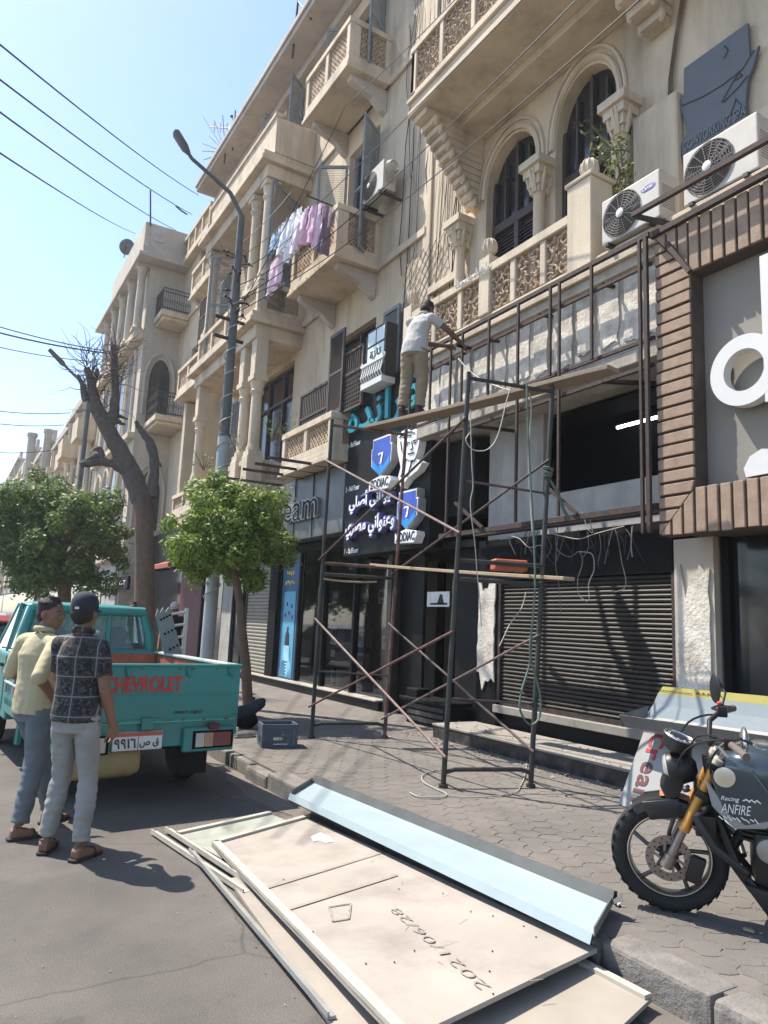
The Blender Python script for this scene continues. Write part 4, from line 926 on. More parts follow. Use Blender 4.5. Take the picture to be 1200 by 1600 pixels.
# ------------------------------------------------------------------ air conditioners
mat('ac_white', (.45, .425, .385), .6, var=.07, scale=4, dirt=(.36, .32, .27), dirt_amt=.4, dirt_scale=3); mat('ac_grille', (.16, .14, .125), .6, var=.1); mat('ac_fan', (.05, .047, .045), .7)
def air_con(o, u, n, wd, ht, dp, label, badge=False):
    """o: lower corner seen at the left of the face; u: along the face; n: out of the face"""
    o, u, n = Vector(o), Vector(u).normalized(), Vector(n).normalized(); T = thing('air_conditioner', label, 'air conditioner', o, group='outdoor air conditioners')
    c = o+u*wd/2-n*dp/2+ZU*ht/2; q = MB(); q.obox(c, u*wd/2, n*dp/2, ZU*ht/2); q.build('casing', 'ac_white', T, bevel=.015, seg=2)
    f = o+u*(wd*.36)+ZU*ht*.5; r = ht*.46
    q = MB(); q.lathe(f-n*.0, [(r, 0), (r, .004), (.01, .005)], 28, n); q.build('fan_recess', 'ac_fan', T)
    q = MB()
    for k in range(1, 10): q.torus(f+n*(.012+.016*(1-k/9)), n, r*k/9, .0055, 30, 4)
    a = n.cross(ZU)
    for k in range(14):
        t = k*math.pi/7; d = a*math.cos(t)+ZU*math.sin(t); q.bar(f+n*.024+d*.05, f+n*.012+d*r, .006, .006, n)
    q.build('fan_grille', 'ac_grille', T)
    q = MB(); q.lathe(f+n*.028, [(.048, -.004), (.05, .006), (.03, .014), (.005, .016)], 16, n); q.build('hub', 'letter_white', T, smooth=50)
    if badge:
        p = o+u*wd*.82+ZU*ht*.72+n*.003
        q = MB(); q.add([p+u*math.cos(t)*.095+ZU*math.sin(t)*.035 for t in [2*math.pi*i/20 for i in range(20)]], [tuple(range(20))]); q.build('badge', 'violet_edge', T)
        q = MB(); text(q, 'Carrier', p-u*.07-ZU*.018+n*.003, u, ZU, .14, .04, .002); q.build('badge_lettering', 'white_text', T)
    q = MB()
    for k in range(10): q.obox(o+u*(wd-.003)-n*(dp*.5)+ZU*(ht*(.25+.05*k)), u*.004, n*dp*.35, ZU*.006)
    q.build('side_louvres', 'ac_grille', T)
    for s in (.12, .85): q = MB(); q.obox(o+u*wd*s-n*dp/2-ZU*.02, u*.025, n*dp*.6, ZU*.02); q.build('foot', 'iron', T)
    return T
air_con((5.95, 5.34, 5.95), (0, -1, 0), (-1, 0, 0), .78, .55, .3, 'white air conditioner with an oval badge on the ledge right of the square pier', True)
air_con((6.02, 4.32, 5.95), (0, -1, 0), (-1, 0, 0), .8, .58, .3, 'white air conditioner below the dark co-working sign')
pa = W(566, 300, X=6.5); T = air_con((6.5, pa.y, 10.15), (0, -1, 0), (-1, 0, 0), .85, .62, .3, 'small white air conditioner hung on the wall beside the upper laundry balcony')
q = MB(); q.box(6.45, 7.0, pa.y-.8, pa.y-.75, 10.06, 10.1); q.box(6.45, 7.0, pa.y-.1, pa.y-.05, 10.06, 10.1); q.box(6.5, 6.54, pa.y-.95, pa.y+.02, 10.04, 10.062); q.build('shelf_bracket', 'iron', T)
q = MB()
for k in range(5): q.torus((6.62, pa.y-.98-.02*k, 10.55), (0, 1, 0), .14-.008*k, .012, 20, 5)
q.build('hose_coil', 'ac_white', T)
# ------------------------------------------------------------------ tower scaffold
mat('scaffold_paint', (.040, .046, .042), .6, metal=.2, var=.3, scale=10, dirt=(.085, .048, .04), dirt_amt=.7, dirt_scale=6)
mat('scaffold_red', (.13, .065, .055), .65, metal=.2, var=.3, scale=12, dirt=(.30, .22, .19), dirt_amt=.6, dirt_scale=8)
mat('brace_pale', (.19, .135, .12), .55, metal=.3, var=.3, scale=14, dirt=(.16, .07, .06), dirt_amt=.7, dirt_scale=6)
mat('brace_dark', (.085, .06, .055), .6, metal=.3, var=.3, scale=10)
mat('plank_wood', (.25, .195, .14), .85, var=.15, scale=5, dirt=(.20, .16, .12), dirt_amt=.6, dirt_scale=5, bump=.3, bscale=40)
mat('plank_light', (.36, .28, .185), .8, var=.12, scale=6, dirt=(.28, .21, .15), dirt_amt=.5, dirt_scale=5, bump=.2, bscale=40)
SCF = thing('tower_scaffold', 'dark steel tower scaffold with crossed braces standing on the pavement before the shops', 'scaffold', (4.6, 6.9, KZ))
LA = [((4.18, 8.50, KZ), (4.20, 8.45, 4.30)), ((5.12, 8.27, KZ), (5.24, 8.22, 4.28)), ((4.12, 5.60, KZ), (4.22, 5.50, 4.10)), ((4.93, 5.32, KZ), (5.16, 5.30, 4.12))]
def leg(i, z): a, b = Vector(LA[i][0]), Vector(LA[i][1]); return a.lerp(b, (z-a.z)/(b.z-a.z))
for i in range(4):
    q = MB(); q.tube([leg(i, KZ), leg(i, 2.0)], .026, 10); q.tube([leg(i, 2.0), leg(i, 4.3 if i < 2 else 4.12)], .024, 10); q.tube([leg(i, 1.92), leg(i, 2.06)], .031, 10); q.tube([leg(i, KZ), leg(i, KZ+.03)], .045, 10)
    q.build('leg', 'scaffold_paint' if i != 1 else 'scaffold_red', SCF, smooth=40)
for (i, j, zs) in ((0, 1, (.30, 2.22, 2.36, 4.22)), (2, 3, (.28, 2.06, 2.24, 4.06))):
    for k, z in enumerate(zs):
        a, b = leg(i, z), leg(j, z)
        q = MB(); q.tube([a, a.lerp(b, .12)+Vector((0, 0, .03 if k == 0 else 0)), a.lerp(b, .88)+Vector((0, 0, .03 if k == 0 else 0)), b], .021, 8); q.build('crossbar', 'scaffold_red' if k in (2, 3) and i == 0 else 'scaffold_paint', SCF, smooth=40)
for i, j, zz, mt in ((0, 2, (3.72, 2.52), 'brace_pale'), (0, 2, (2.42, 3.62), 'brace_dark'), (0, 2, (1.62, .45), 'brace_pale'), (0, 2, (.55, 1.55), 'scaffold_red'), (1, 3, (1.6, .5), 'brace_dark'), (1, 3, (.4, 1.55), 'brace_pale'), (1, 3, (2.3, 3.3), 'brace_dark')):
    a, b = leg(i, zz[0]), leg(j, zz[1]); d = (b-a).normalized(); off = Vector((-.035, 0, 0))
    q = MB(); q.tube([a-d*.06+off, b+d*.06+off], .014, 8); q.build('brace', mt, SCF, smooth=40)
for z, i, j, r in ((.98, 0, 1, .012), (.95, 2, 3, .011), (3.02, 2, 3, .013)):
    q = MB(); q.tube([leg(i, z), leg(j, z-.04)], r, 6); q.build('tie_rod', 'brace_dark', SCF)
q = MB()
for k in range(5): q.torus(leg(3, 3.15+.022*k)+Vector((0, 0, 0)), (.2+.15*(k % 2), .1-.2*(k % 3), 1), .034+.004*k, .011, 14, 6)
q.tube([leg(3, 3.15), leg(3, 3.0)+Vector((.1, -.05, 0)), leg(3, 2.8)+Vector((.16, -.1, 0)), leg(3, 2.7)+Vector((.22, -.12, .02))], .016, 6); q.build('rope_lashing', mat('rope_green', (.09, .12, .10), .9, var=.2), SCF, smooth=50)

def plank(a, b, wd, th, label, mt, sag=0.0, name='scaffold_plank'):
    a, b = Vector(a), Vector(b); d = (b-a); u = d.normalized(); n = u.cross(ZU).normalized(); v = n.cross(u)
    T = thing(name, label, 'plank', a, group='planks on the scaffold'); rings = []; N = 10
    for k in range(N+1):
        c = a+d*(k/N)-ZU*sag*4*(k/N)*(1-k/N); w2 = wd/2*(1+.03*mnoise.noise(Vector((k*.7, wd*9, 0)))); 
        if k == N: w2 *= .82
        rings.append([c-n*w2-v*th/2, c+n*w2-v*th/2, c+n*w2+v*th/2, c-n*w2+v*th/2])
    q = MB(); q.loft(rings); q.build('board', mt, T, bevel=.004); return T
plank((4.80, 8.42, 4.28), (5.30, 4.62, 4.145), .24, .045, 'upper scaffold plank carrying the standing worker', 'plank_wood', .02)
plank((4.98, 8.45, 2.395), (5.12, 5.02, 2.11), .2, .035, 'pale lower scaffold plank under the red tool box', 'plank_light', .01)
plank((4.22, 8.5, 2.16), (4.9, 8.28, 2.16), .12, .02, 'short bent board tied under the far end of the lower planks', 'plank_light', .02)
# tool box
T = thing('tool_box', 'small orange-red steel tool box lying on the lower scaffold plank', 'tool box', (4.75, 5.62, 2.15)); mat('tool_red', (.42, .10, .05), .5, var=.15, dirt=(.15, .06, .04), dirt_amt=.5, dirt_scale=8)
q = MB(); q.obox((4.78, 5.50, 2.235), (.16, -.06, 0), (.03, .075, 0), (0, 0, .055)); q.build('body', 'tool_red', T, bevel=.012)
q = MB(); q.tube([(4.66, 5.54, 2.28), (4.68, 5.53, 2.34), (4.86, 5.47, 2.34), (4.9, 5.45, 2.28)], .009, 6); q.build('handle', 'black_plain', T)
# hoses and cables hung from the scaffold and frame
mat('wire_dirty', (.16, .145, .125), .8, var=.3, scale=30); mat('hose_green', (.10, .15, .12), .6, var=.2); mat('cable_white', (.38, .365, .33), .7, var=.1); mat('cable_black', (.02, .02, .022), .6)
def line(name, label, cat, pts, r, mt, group=None, smooth=True, n=6):
    P = [Vector(p) for p in pts]; out = []
    if smooth and len(P) > 2:
        for i in range(len(P)-1):
            p0 = P[max(i-1, 0)]; p1 = P[i]; p2 = P[i+1]; p3 = P[min(i+2, len(P)-1)]
            for k in range(6):
                t = k/6; out.append(.5*((2*p1)+(-p0+p2)*t+(2*p0-5*p1+4*p2-p3)*t*t+(-p0+3*p1-3*p2+p3)*t**3))
        out.append(P[-1])
    else: out = P
    o = MB().tube(out, r, n).build(name, mt, None, smooth=60); return tag(o, label, cat, group)
def onp(lst, X=None, Y=None): return [W(x, y, X=X, Y=Y) for x, y in lst]
line('hanging_hose', 'green hose looped down the scaffold leg by the roller shutter', 'hose', onp([(823, 600), (826, 700), (832, 800), (836, 900), (833, 960), (828, 1010), (832, 1040), (844, 1085), (843, 1120), (828, 1132), (813, 1110), (815, 1080), (828, 1035), (831, 990)], Y=5.25), .010, 'hose_green')
line('hanging_cable', 'white cable dropping from the upper plank in a wide loop and down the scaffold', 'cable', onp([(800, 600), (792, 625), (778, 680), (762, 702), (740, 703), (728, 688), (735, 675)], Y=5.45)+[], .006, 'cable_white', 'cables on the scaffold')
line('hanging_cable', 'thin white cord hanging down the near scaffold legs to the tool box', 'cable', onp([(735, 640), (737, 720), (739, 760), (735, 790), (742, 850), (745, 890), (750, 940), (752, 980)], Y=5.4), .005, 'cable_white', 'cables on the scaffold')
line('hanging_cable', 'pale hose trailing from the worker hand over the scaffold top bar', 'cable', onp([(716, 560), (740, 585), (775, 603), (812, 612), (824, 605), (830, 640), (826, 720), (832, 830)], X=5.15), .009, 'cable_white', 'cables on the scaffold')
line('hanging_cable', 'grey cord hanging from the scaffold leg beside the white pillar', 'cable', onp([(822, 925), (815, 950), (797, 975), (785, 1000), (780, 1010)], Y=5.9), .006, 'cable_white', 'cables on the scaffold')
mess = [([(855, 832), (880, 838), (905, 842), (930, 834), (975, 822)], 'along the rusty beam'), ([(868, 840), (872, 860), (890, 870), (905, 862), (910, 880), (903, 905), (905, 930), (918, 940)], 'in a knot before the shutter'), ([(905, 862), (925, 866), (928, 890), (920, 912), (921, 935)], 'beside the knot before the shutter'), ([(958, 820), (965, 840), (972, 880), (978, 905), (975, 920), (960, 925)], 'by the slatted frame corner'), ([(800, 838), (812, 842), (826, 855), (845, 852), (852, 862)], 'left of the scaffold leg'), ([(925, 800), (922, 815), (926, 832), (918, 825), (910, 800)], 'in a short tuft on the rusty beam'), ([(872, 838), (868, 880), (874, 920), (876, 960)], 'straight down before the shutter'), ([(988, 822), (986, 850), (988, 870)], 'from the beam end')]
for pts, wh in mess: line('loose_wire', 'loose electric wire hanging '+wh, 'wire', onp(pts, X=6.05), .005, 'cable_white' if len(pts) % 2 else 'wire_dirty', 'loose wires under the frame')
for k in range(26):
    x = 800+k*7.5+random.uniform(-6, 6); p = [(x, 830+random.uniform(-12, 8)), (x+random.uniform(-12, 12), 850+random.uniform(-8, 10)), (x+random.uniform(-20, 20), 875+random.uniform(-12, 14))]
    line('loose_wire', 'short thin loose wire end dangling under the rusty beam', 'wire', onp(p, X=6.08), .0042, 'cable_black' if k % 3 else 'wire_dirty', 'short wire ends under the frame')
g = [(640, 1238), (655, 1245), (690, 1246), (697, 1240), (680, 1232), (662, 1222), (660, 1212), (672, 1206), (690, 1202)]
line('ground_cable', 'thin pale cable curled on the pavement at the scaffold foot', 'cable', [W(x, y, Z=KZ+.012) for x, y in g], .006, 'cable_white')
line('ground_cable', 'thin dark cable lying between the near scaffold legs', 'cable', [W(x, y, Z=KZ+.012) for x, y in ((700, 1243), (740, 1246), (800, 1240), (815, 1225), (822, 1200), (828, 1150))], .005, 'cable_white')
# ------------------------------------------------------------------ teal pickup
mat('teal_paint', (.028, .205, .19), .45, var=.16, scale=2.2, coat=.12, dirt=(.085, .13, .11), dirt_amt=.65, dirt_scale=4.5, spec=.4, bump=.12, bscale=5, detail=9)
mat('bed_red', (.40, .085, .05), .7, var=.2, scale=6, dirt=(.22, .06, .04), dirt_amt=.6, dirt_scale=5); mat('bed_rim', (.36, .40, .36), .6, var=.2, scale=9)
mat('rubber', (.018, .018, .019), .85, var=.25, scale=20); mat('rim_steel', (.42, .42, .41), .4, metal=.6, var=.15)
mat('lamp_red', (.16, .025, .03), .2, coat=.5); mat('lamp_amber', (.36, .20, .12), .25, coat=.5); mat('lamp_clear', (.42, .38, .33), .25, coat=.5)
mat('tank_tan', (.36, .27, .13), .55, var=.15, scale=4, dirt=(.16, .12, .07), dirt_amt=.5, dirt_scale=4); mat('plate_red', (.42, .10, .08), .5); mat('plate_white', (.62, .62, .60), .5, var=.06)
mat('paint_red', (.45, .045, .035), .55); mat('car_glass', (.30, .36, .36), .04, trans=.85, spec=.5, var=.02); mat('seat_dark', (.02, .02, .022), .8)
TK = thing('pickup_truck', 'teal pickup truck with an open red bed parked at the kerb behind the two men', 'truck', (1.667, 6.486, 0), R(4.5))
TK.scale = (1, 1, 1.045)
def part(q, nm, mt, par=None, bevel=0.0, seg=1, smooth=None): return q.build(nm, mt, par or TK, bevel=bevel, seg=seg, smooth=smooth, local=True)
hw = .81
# bed
q = MB(); q.box(-hw, hw, .05, 2.3, .60, .66); part(q, 'bed_floor', 'teal_paint')
for s in (-1, 1):
    q = MB(); q.box(min(s*hw, s*(hw-.05)), max(s*hw, s*(hw-.05)), .045, 2.3, .52, 1.10)
    o = part(q, 'bed_side', 'teal_paint', bevel=.012, seg=2)
    q = MB(); q.box(min(s*(hw-.052), s*(hw-.07)), max(s*(hw-.052), s*(hw-.07)), .1, 2.2, .665, 1.085); part(q, 'liner', 'bed_red', o)
    q = MB(); q.box(min(s*(hw+.015), s*(hw-.085)), max(s*(hw+.015), s*(hw-.085)), .045, 2.3, 1.10, 1.125); part(q, 'rim', 'bed_rim', o, .006)
    q = MB()                                       # flared wheel arch
    ar = [(s*(hw-.02), .95+.44*math.cos(a), .33+.44*math.sin(a)) for a in [math.pi*i/12 for i in range(13)]]
    q.tube(ar, .035, 6); part(q, 'wheel_arch', 'teal_paint', o, smooth=50)
q = MB(); q.box(-hw+.055, hw-.055, 2.24, 2.3, .66, 1.12); o = part(q, 'bed_front', 'teal_paint', bevel=.006); q = MB(); q.box(-hw+.08, hw-.08, 2.22, 2.238, .67, 1.1); part(q, 'liner', 'bed_red', o)
q = MB(); q.box(-hw+.02, hw-.02, .0, .04, .665, 1.115)
tg = part(q, 'tailgate', 'teal_paint', bevel=.012, seg=2)
q = MB(); q.box(-hw+.01, hw-.01, -.012, .055, 1.105, 1.13); part(q, 'tailgate_rim', 'teal_paint', tg, .006)
q = MB(); q.box(-hw+.04, hw-.04, -.01, .0, .665, .685); q.box(-hw+.06, hw-.06, -.006, .0, .87, .88); part(q, 'pressed_rib', 'teal_paint', tg)
for x in (-.25, .28, .68):
    q = MB(); q.tube([(x, -.02, 1.09), (x, -.035, 1.04), (x+.02, -.035, 1.03)], .012, 6); q.box(x-.02, x+.02, -.02, -.002, 1.05, 1.1); part(q, 'rope_hook', 'teal_paint', tg)
q = MB(); text(q, 'CHEVROLET', (-.43, -.004, .90), (1, 0, 0), (0, 0, 1), .67, .13, .004, .035); part(q, 'painted_lettering', 'paint_red', tg)
q = MB(); text(q, 'DIRECT INJECT', (.18, -.004, .715), (1, 0, 0), (0, 0, 1), .27, .028, .003, .012); part(q, 'badge_lettering', 'print_black', tg)
q = MB(); q.box(-.1, 0, -.03, -.002, .6, .7); part(q, 'latch', 'teal_paint', tg, .006)
q = MB(); q.box(.5, .6, -.05, -.005, .585, .635); part(q, 'rubber_stop', 'maroon', tg, .006)
mat('rust_streak', (.13, .055, .025), .9, var=.3, scale=30)
q = MB(); rn = random.Random(4)
for k in range(16):
    x = rn.uniform(-.76, .76); z = rn.choice((.668, .672, 1.09, .70)); q.obox((x, -.0125 if z < .69 else -.003, z), (rn.uniform(.006, .03), 0, 0), (0, .0012, 0), (0, 0, rn.uniform(.003, .008)))
o = part(q, 'rust_chip', 'rust_streak', tg); o['kind'] = 'stuff'
# rear valance and lamps
q = MB(); q.box(-hw+.02, hw-.03, .03, .07, .45, .66); q.box(-hw+.02, -.42, -.03, .03, .405, .6); q.box(.28, hw-.06, -.03, .03, .405, .6); part(q, 'rear_valance', 'teal_paint', bevel=.008)
for s in (-1, 1):
    c = .55*s
    q = MB(); q.box(c-.19, c+.19, -.036, -.031, .43, .575); L = part(q, 'tail_lamp', 'black_plain')
    for a, b, mt in ((-.165, -.085, 'lamp_clear'), (-.083, .0, 'lamp_amber'), (.002, .165, 'lamp_red')):
        lo, hi = sorted((c+a*s, c+b*s)); q = MB(); q.box(lo, hi, -.047, -.037, .445, .56); part(q, 'lens', mt, L, .003)
q = MB(); q.box(-.32, .10, .0, .028, .445, .59); pl = part(q, 'licence_plate', 'plate_white', bevel=.003)
q = MB(); q.box(-.315, .095, -.004, -.001, .555, .588); part(q, 'plate_band', 'plate_red', pl)
q = MB(); text(q, S(0x669, 0x669, 0x661, 0x666), (-.305, -.002, .462), (1, 0, 0), (0, 0, 1), .18, .078, .003, .02); text(q, S(0xFEB9, 32, 0xFED5), (-.095, -.002, .462), (1, 0, 0), (0, 0, 1), .165, .07, .003, .02); q.box(-.11, -.106, -.005, -.001, .45, .55); part(q, 'plate_lettering', 'print_black', pl)
# under the tail: fuel tank, chassis, flaps
q = MB(); rg = []
for x, k in ((-.62, .8), (-.58, 1), (-.3, 1.03), (-.1, 1), (-.04, .85)): rg.append([(x, .28+.2*k*math.copysign(abs(math.cos(a))**.6, math.cos(a)), .34+.13*k*math.copysign(abs(math.sin(a))**.6, math.sin(a))) for a in [2*math.pi*i/16 for i in range(16)]])
q.loft(rg); part(q, 'fuel_tank', 'tank_tan', smooth=50)
q = MB(); q.box(-.45, -.37, .1, 4.6, .42, .52); q.box(.37, .45, .1, 4.6, .42, .52); part(q, 'chassis_rail', 'black_plain')
q = MB(); q.tube([(-.6, .95, .33), (.6, .95, .33)], .05, 8); q.ball((0, .95, .33), .13); part(q, 'rear_axle', 'black_plain')
for s in (-1, 1): q = MB(); q.box(s*.6-.13, s*.6+.13, .5, .51, .12, .52); part(q, 'mud_flap', 'rubber')
for s, y in ((-1, .95), (1, .95), (-1, 3.75), (1, 3.75)):
    c = (s*.66, y, .32)
    q = MB(); prof = [(.19, -.085), (.28, -.09), (.315, -.06), (.32, 0), (.315, .06), (.28, .09), (.19, .085)]; q.lathe(c, prof, 28, (1, 0, 0)); wl = part(q, 'wheel', 'rubber', smooth=40)
    q = MB(); cc = (c[0]+s*.02, c[1], c[2]); q.lathe(cc, [(.19, -s*.03), (.19, s*.06), (.17, s*.065), (.12, s*.02), (.06, s*.04), (.01, s*.045)], 24, (1, 0, 0)); part(q, 'rim', 'rim_steel', wl, smooth=40)
# cab
cw = .78
def ringc(y, z0, w0, z1, w1): return [(-w0, y, z0), (-w1, y, z1), (w1, y, z1), (w0, y, z0)]
q = MB(); q.box(-cw, cw, 2.36, 3.62, .42, 1.08); cb = part(q, 'cab', 'teal_paint', bevel=.03, seg=3)
q = MB(); rg = []
for y, z, w_ in ((2.44, 1.56, .60), (2.5, 1.605, .63), (2.9, 1.63, .64), (3.2, 1.615, .63), (3.32, 1.57, .60)):
    rg.append([(w_*math.copysign(abs(math.cos(a))**.5, math.cos(a)), y, z-.03+.03*math.copysign(abs(math.sin(a))**.7, math.sin(a))) for a in [2*math.pi*i/16 for i in range(16)]])
q.loft(rg); part(q, 'roof', 'teal_paint', cb, smooth=50)
q = MB()
for s in (-1, 1):
    q.tube([(s*.72, 2.38, 1.06), (s*.68, 2.40, 1.3), (s*.605, 2.46, 1.57)], [.06, .06, .05], 8); q.tube([(s*.72, 3.72, 1.06), (s*.6, 3.28, 1.58)], .032, 8); q.tube([(s*.73, 2.95, 1.06), (s*.625, 2.95, 1.6)], .03, 6)
q.tube([(-.62, 2.43, 1.555), (.62, 2.43, 1.555)], .055, 8); q.tube([(.22, 2.40, 1.1), (.22, 2.44, 1.55)], .028, 6); q.tube([(-.7, 2.38, 1.1), (.7, 2.38, 1.1)], .045, 8)
part(q, 'pillars', 'teal_paint', cb, smooth=50)
q = MB(); q.poly([(-.68, 2.41, 1.1), (.68, 2.41, 1.1), (.6, 2.46, 1.56), (-.6, 2.46, 1.56)]); part(q, 'rear_window', 'car_glass', cb)
q = MB(); q.poly([(-.7, 3.7, 1.08), (.7, 3.7, 1.08), (.6, 3.3, 1.57), (-.6, 3.3, 1.57)]); part(q, 'windscreen', 'car_glass', cb)
for s in (-1, 1): q = MB(); q.poly([(s*.73, 2.45, 1.08), (s*.73, 3.66, 1.08), (s*.62, 3.3, 1.57), (s*.62, 2.5, 1.57)]); part(q, 'side_window', 'car_glass', cb)
q = MB(); q.box(-.65, .65, 2.5, 2.62, .8, 1.2); part(q, 'seat', 'seat_dark', cb, .03)
for x in (-.35, .35): q = MB(); q.ball((x, 2.6, 1.28), .14, .06, .1); part(q, 'headrest', 'seat_dark', cb, smooth=60)
q = MB(); q.torus((-.36, 3.25, 1.12), (0, -.8, .5), .18, .016, 24, 6); part(q, 'steering_wheel', 'black_plain', cb)
q = MB(); rg = []
for y, z, w_ in ((3.62, 1.06, .74), (4.3, 1.02, .73), (4.75, .96, .70), (4.85, .8, .68)): rg.append([(-w_, y, .45), (-w_-.03, y, z-.12), (-w_+.08, y, z), (w_-.08, y, z), (w_+.03, y, z-.12), (w_, y, .45)])
q.loft(rg); part(q, 'bonnet', 'teal_paint', cb, .02, 2)
q = MB(); q.box(-.8, .8, 4.86, 5.0, .38, .52); part(q, 'front_bumper', 'rim_steel', None, .02)
for s in (-1, 1):
    q = MB(); q.box(s*(cw+.004)-.004, s*(cw+.004)+.004, 2.62, 3.55, .5, 1.05); d = part(q, 'door', 'teal_paint', cb, .003)
    q = MB(); q.box(s*(cw+.02)-.012, s*(cw+.02)+.012, 2.7, 2.84, .93, .96); part(q, 'door_handle', 'black_plain', d)
    q = MB(); q.tube([(s*.74, 3.5, 1.1), (s*.9, 3.5, 1.14)], .012, 6); q.ball((s*.97, 3.5, 1.18), .09, .03, .07); part(q, 'wing_mirror', 'teal_paint', cb, smooth=50)
q = MB(); q.tube([(-.83, .3, .98), (-.83, 2.2, .98)], .016, 6); q.tube([(-.83, .3, .82), (-.83, 2.2, .82)], .016, 6)
for y in (.35, 1.0, 1.7, 2.15): q.tube([(-.83, y, .72), (-.83, y, 1.06)], .014, 6)
part(q, 'side_rail', 'rim_steel')
# ladder and perforated boards standing in the bed
mat('aluminium', (.42, .42, .41), .45, metal=.5, var=.12); mat('board_grey', (.19, .19, .19), .75, var=.15, scale=5)
Yt = 8.5
def bedp(px, py): return W(px, py, Y=Yt)
T = thing('aluminium_ladder', 'bare aluminium ladder top standing up from the truck bed', 'ladder', bedp(280, 1030))
a0, a1 = bedp(285, 1040), bedp(292, 950); b0, b1 = bedp(258, 1040), bedp(264, 955)
q = MB(); q.bar(a0-ZU*.4, a1, .04, .025, (0, 1, 0)); q.bar(b0-ZU*.4, b1, .04, .025, (0, 1, 0)); q.build('stile', 'aluminium', T)
for k in range(8): t = k/7; q = MB(); p = (a0-ZU*.4).lerp(a1, t*.94+.02); r = (b0-ZU*.4).lerp(b1, t*.94+.02); q.tube([p, r], .016, 6); q.build('rung', 'aluminium', T)
T = thing('perforated_board', 'grey board with rows of small holes leaning behind the truck cab', 'board', bedp(265, 1030))
pts = [bedp(x, y)+Vector((0, .06, 0)) for x, y in ((261, 1030), (282, 1030), (281, 1020), (262, 963), (258, 952), (253, 950), (250, 958), (246, 950), (243, 953))]
pts = [bedp(x, y)+Vector((0, -.08, 0)) for x, y in ((258, 1036), (284, 1030), (265, 957), (261, 949), (256, 956), (252, 949), (248, 957), (244, 951), (241, 962))]
q = MB(); q.prism(pts, (0, .03, 0)); q.build('board', 'board_grey', T)
q = MB()
for (x0, y0, x1, y1) in ((249, 968, 262, 961), (255, 990, 271, 982), (263, 1014, 279, 1005)):
    for k in range(4): p = bedp(lerp(x0, x1, k/3), lerp(y0, y1, k/3)); q.box(p.x-.012, p.x+.012, p.y-.085, p.y-.081, p.z-.012, p.z+.012)
q.build('hole_row', 'black_plain', T)

# ------------------------------------------------------------------ cars beyond
def car(loc, rz, label, mt):
    T = thing('parked_car', label, 'car', loc, rz, 'cars parked further along the kerb')
    rg = []
    for y, zt, w_ in ((0, .75, .72), (.1, .92, .78), (.9, .95, .8), (3.0, .95, .8), (3.9, .85, .78), (4.1, .6, .7)): rg.append([(-w_, y, .3), (-w_-.03, y, zt*.7), (-w_+.06, y, zt), (w_-.06, y, zt), (w_+.03, y, zt*.7), (w_, y, .3)])
    q = MB(); q.loft(rg); B = q.build('body', mt, T, bevel=.03, seg=2, local=True)
    rg = []
    for y, zt, w_ in ((.35, .94, .7), (.8, 1.38, .58), (1.5, 1.45, .6), (2.3, 1.4, .58), (3.0, .95, .7)): rg.append([(-.74, y, .92), (-w_, y, zt), (w_, y, zt), (.74, y, .92)])
    q = MB(); q.loft(rg); q.build('glasshouse', 'glass_dark', T, local=True)
    q = MB(); q.loft([[(-w_, y, z-.02), (-w_, y, z+.02), (w_, y, z+.02), (w_, y, z-.02)] for y, z, w_ in ((.72, 1.38, .6), (1.5, 1.46, .62), (2.35, 1.41, .6))]); q.build('roof', mt, T, bevel=.01, local=True)
    for s in (-1, 1):
        for y in (.8, 3.2): q = MB(); q.lathe((s*.74, y, .3), [(.05, -.09), (.27, -.09), (.3, -.05), (.3, .05), (.27, .09), (.05, .09)], 20, (1, 0, 0)); q.build('wheel', 'rubber', T, smooth=40, local=True)
        q = MB(); q.box(s*.6-.12, s*.6+.12, -.01, .03, .6, .75); q.build('tail_lamp', 'lamp_red', T, local=True)
car((.72, 13.2, 0), R(3), 'dusty red car parked just ahead of the teal pickup', mat('car_red', (.30, .04, .045), .35, coat=.4)); car((1.0, 22.5, 0), R(-2), 'grey car parked ahead of the red car', mat('car_grey', (.30, .31, .32), .35, coat=.4))
car((1.0, 30, 0), 0, 'white car far down the kerb', mat('car_white', (.65, .65, .63), .35, coat=.4))
# ------------------------------------------------------------------ motorcycle
mat('moto_tank', (.048, .066, .08), .2, metal=.35, var=.08, coat=.6); mat('moto_black', (.016, .016, .017), .4, var=.2); mat('moto_rubber', (.022, .021, .021), .9, var=.2, scale=25, bump=.3, bscale=60)
mat('moto_gold', (.52, .25, .055), .35, metal=.35, var=.12); mat('moto_orange', (.42, .16, .08), .5, var=.1); mat('moto_grey', (.26, .27, .27), .45, var=.08); mat('moto_chrome', (.55, .55, .54), .22, metal=.85, var=.1); mat('moto_engine', (.33, .32, .30), .45, metal=.5, var=.12); mat('moto_grip', (.12, .095, .085), .85, var=.15)
mat('moto_lens', (.30, .29, .27), .1, coat=.5); mat('moto_red', (.55, .05, .04), .4); mat('moto_disc', (.25, .22, .20), .35, metal=.7, var=.15); mat('moto_cap', (.62, .56, .46), .3, metal=.4)
mat('moto_rim', (.10, .10, .10), .3, metal=.7, var=.2)
MT = thing('motorcycle', 'dark blue-grey motorcycle with gold front forks parked on the pavement', 'motorcycle', (3.53, 2.72, KZ+.004), R(127))
MT.rotation_euler = (R(-7), 0, R(127)); 
def mp(q, nm, mt, par=None, bevel=0.0, seg=1, smooth=50): return q.build(nm, MATS[mt], par or MT, bevel=bevel, seg=seg, smooth=smooth, local=True)
Y = (0, 1, 0); fr = .298
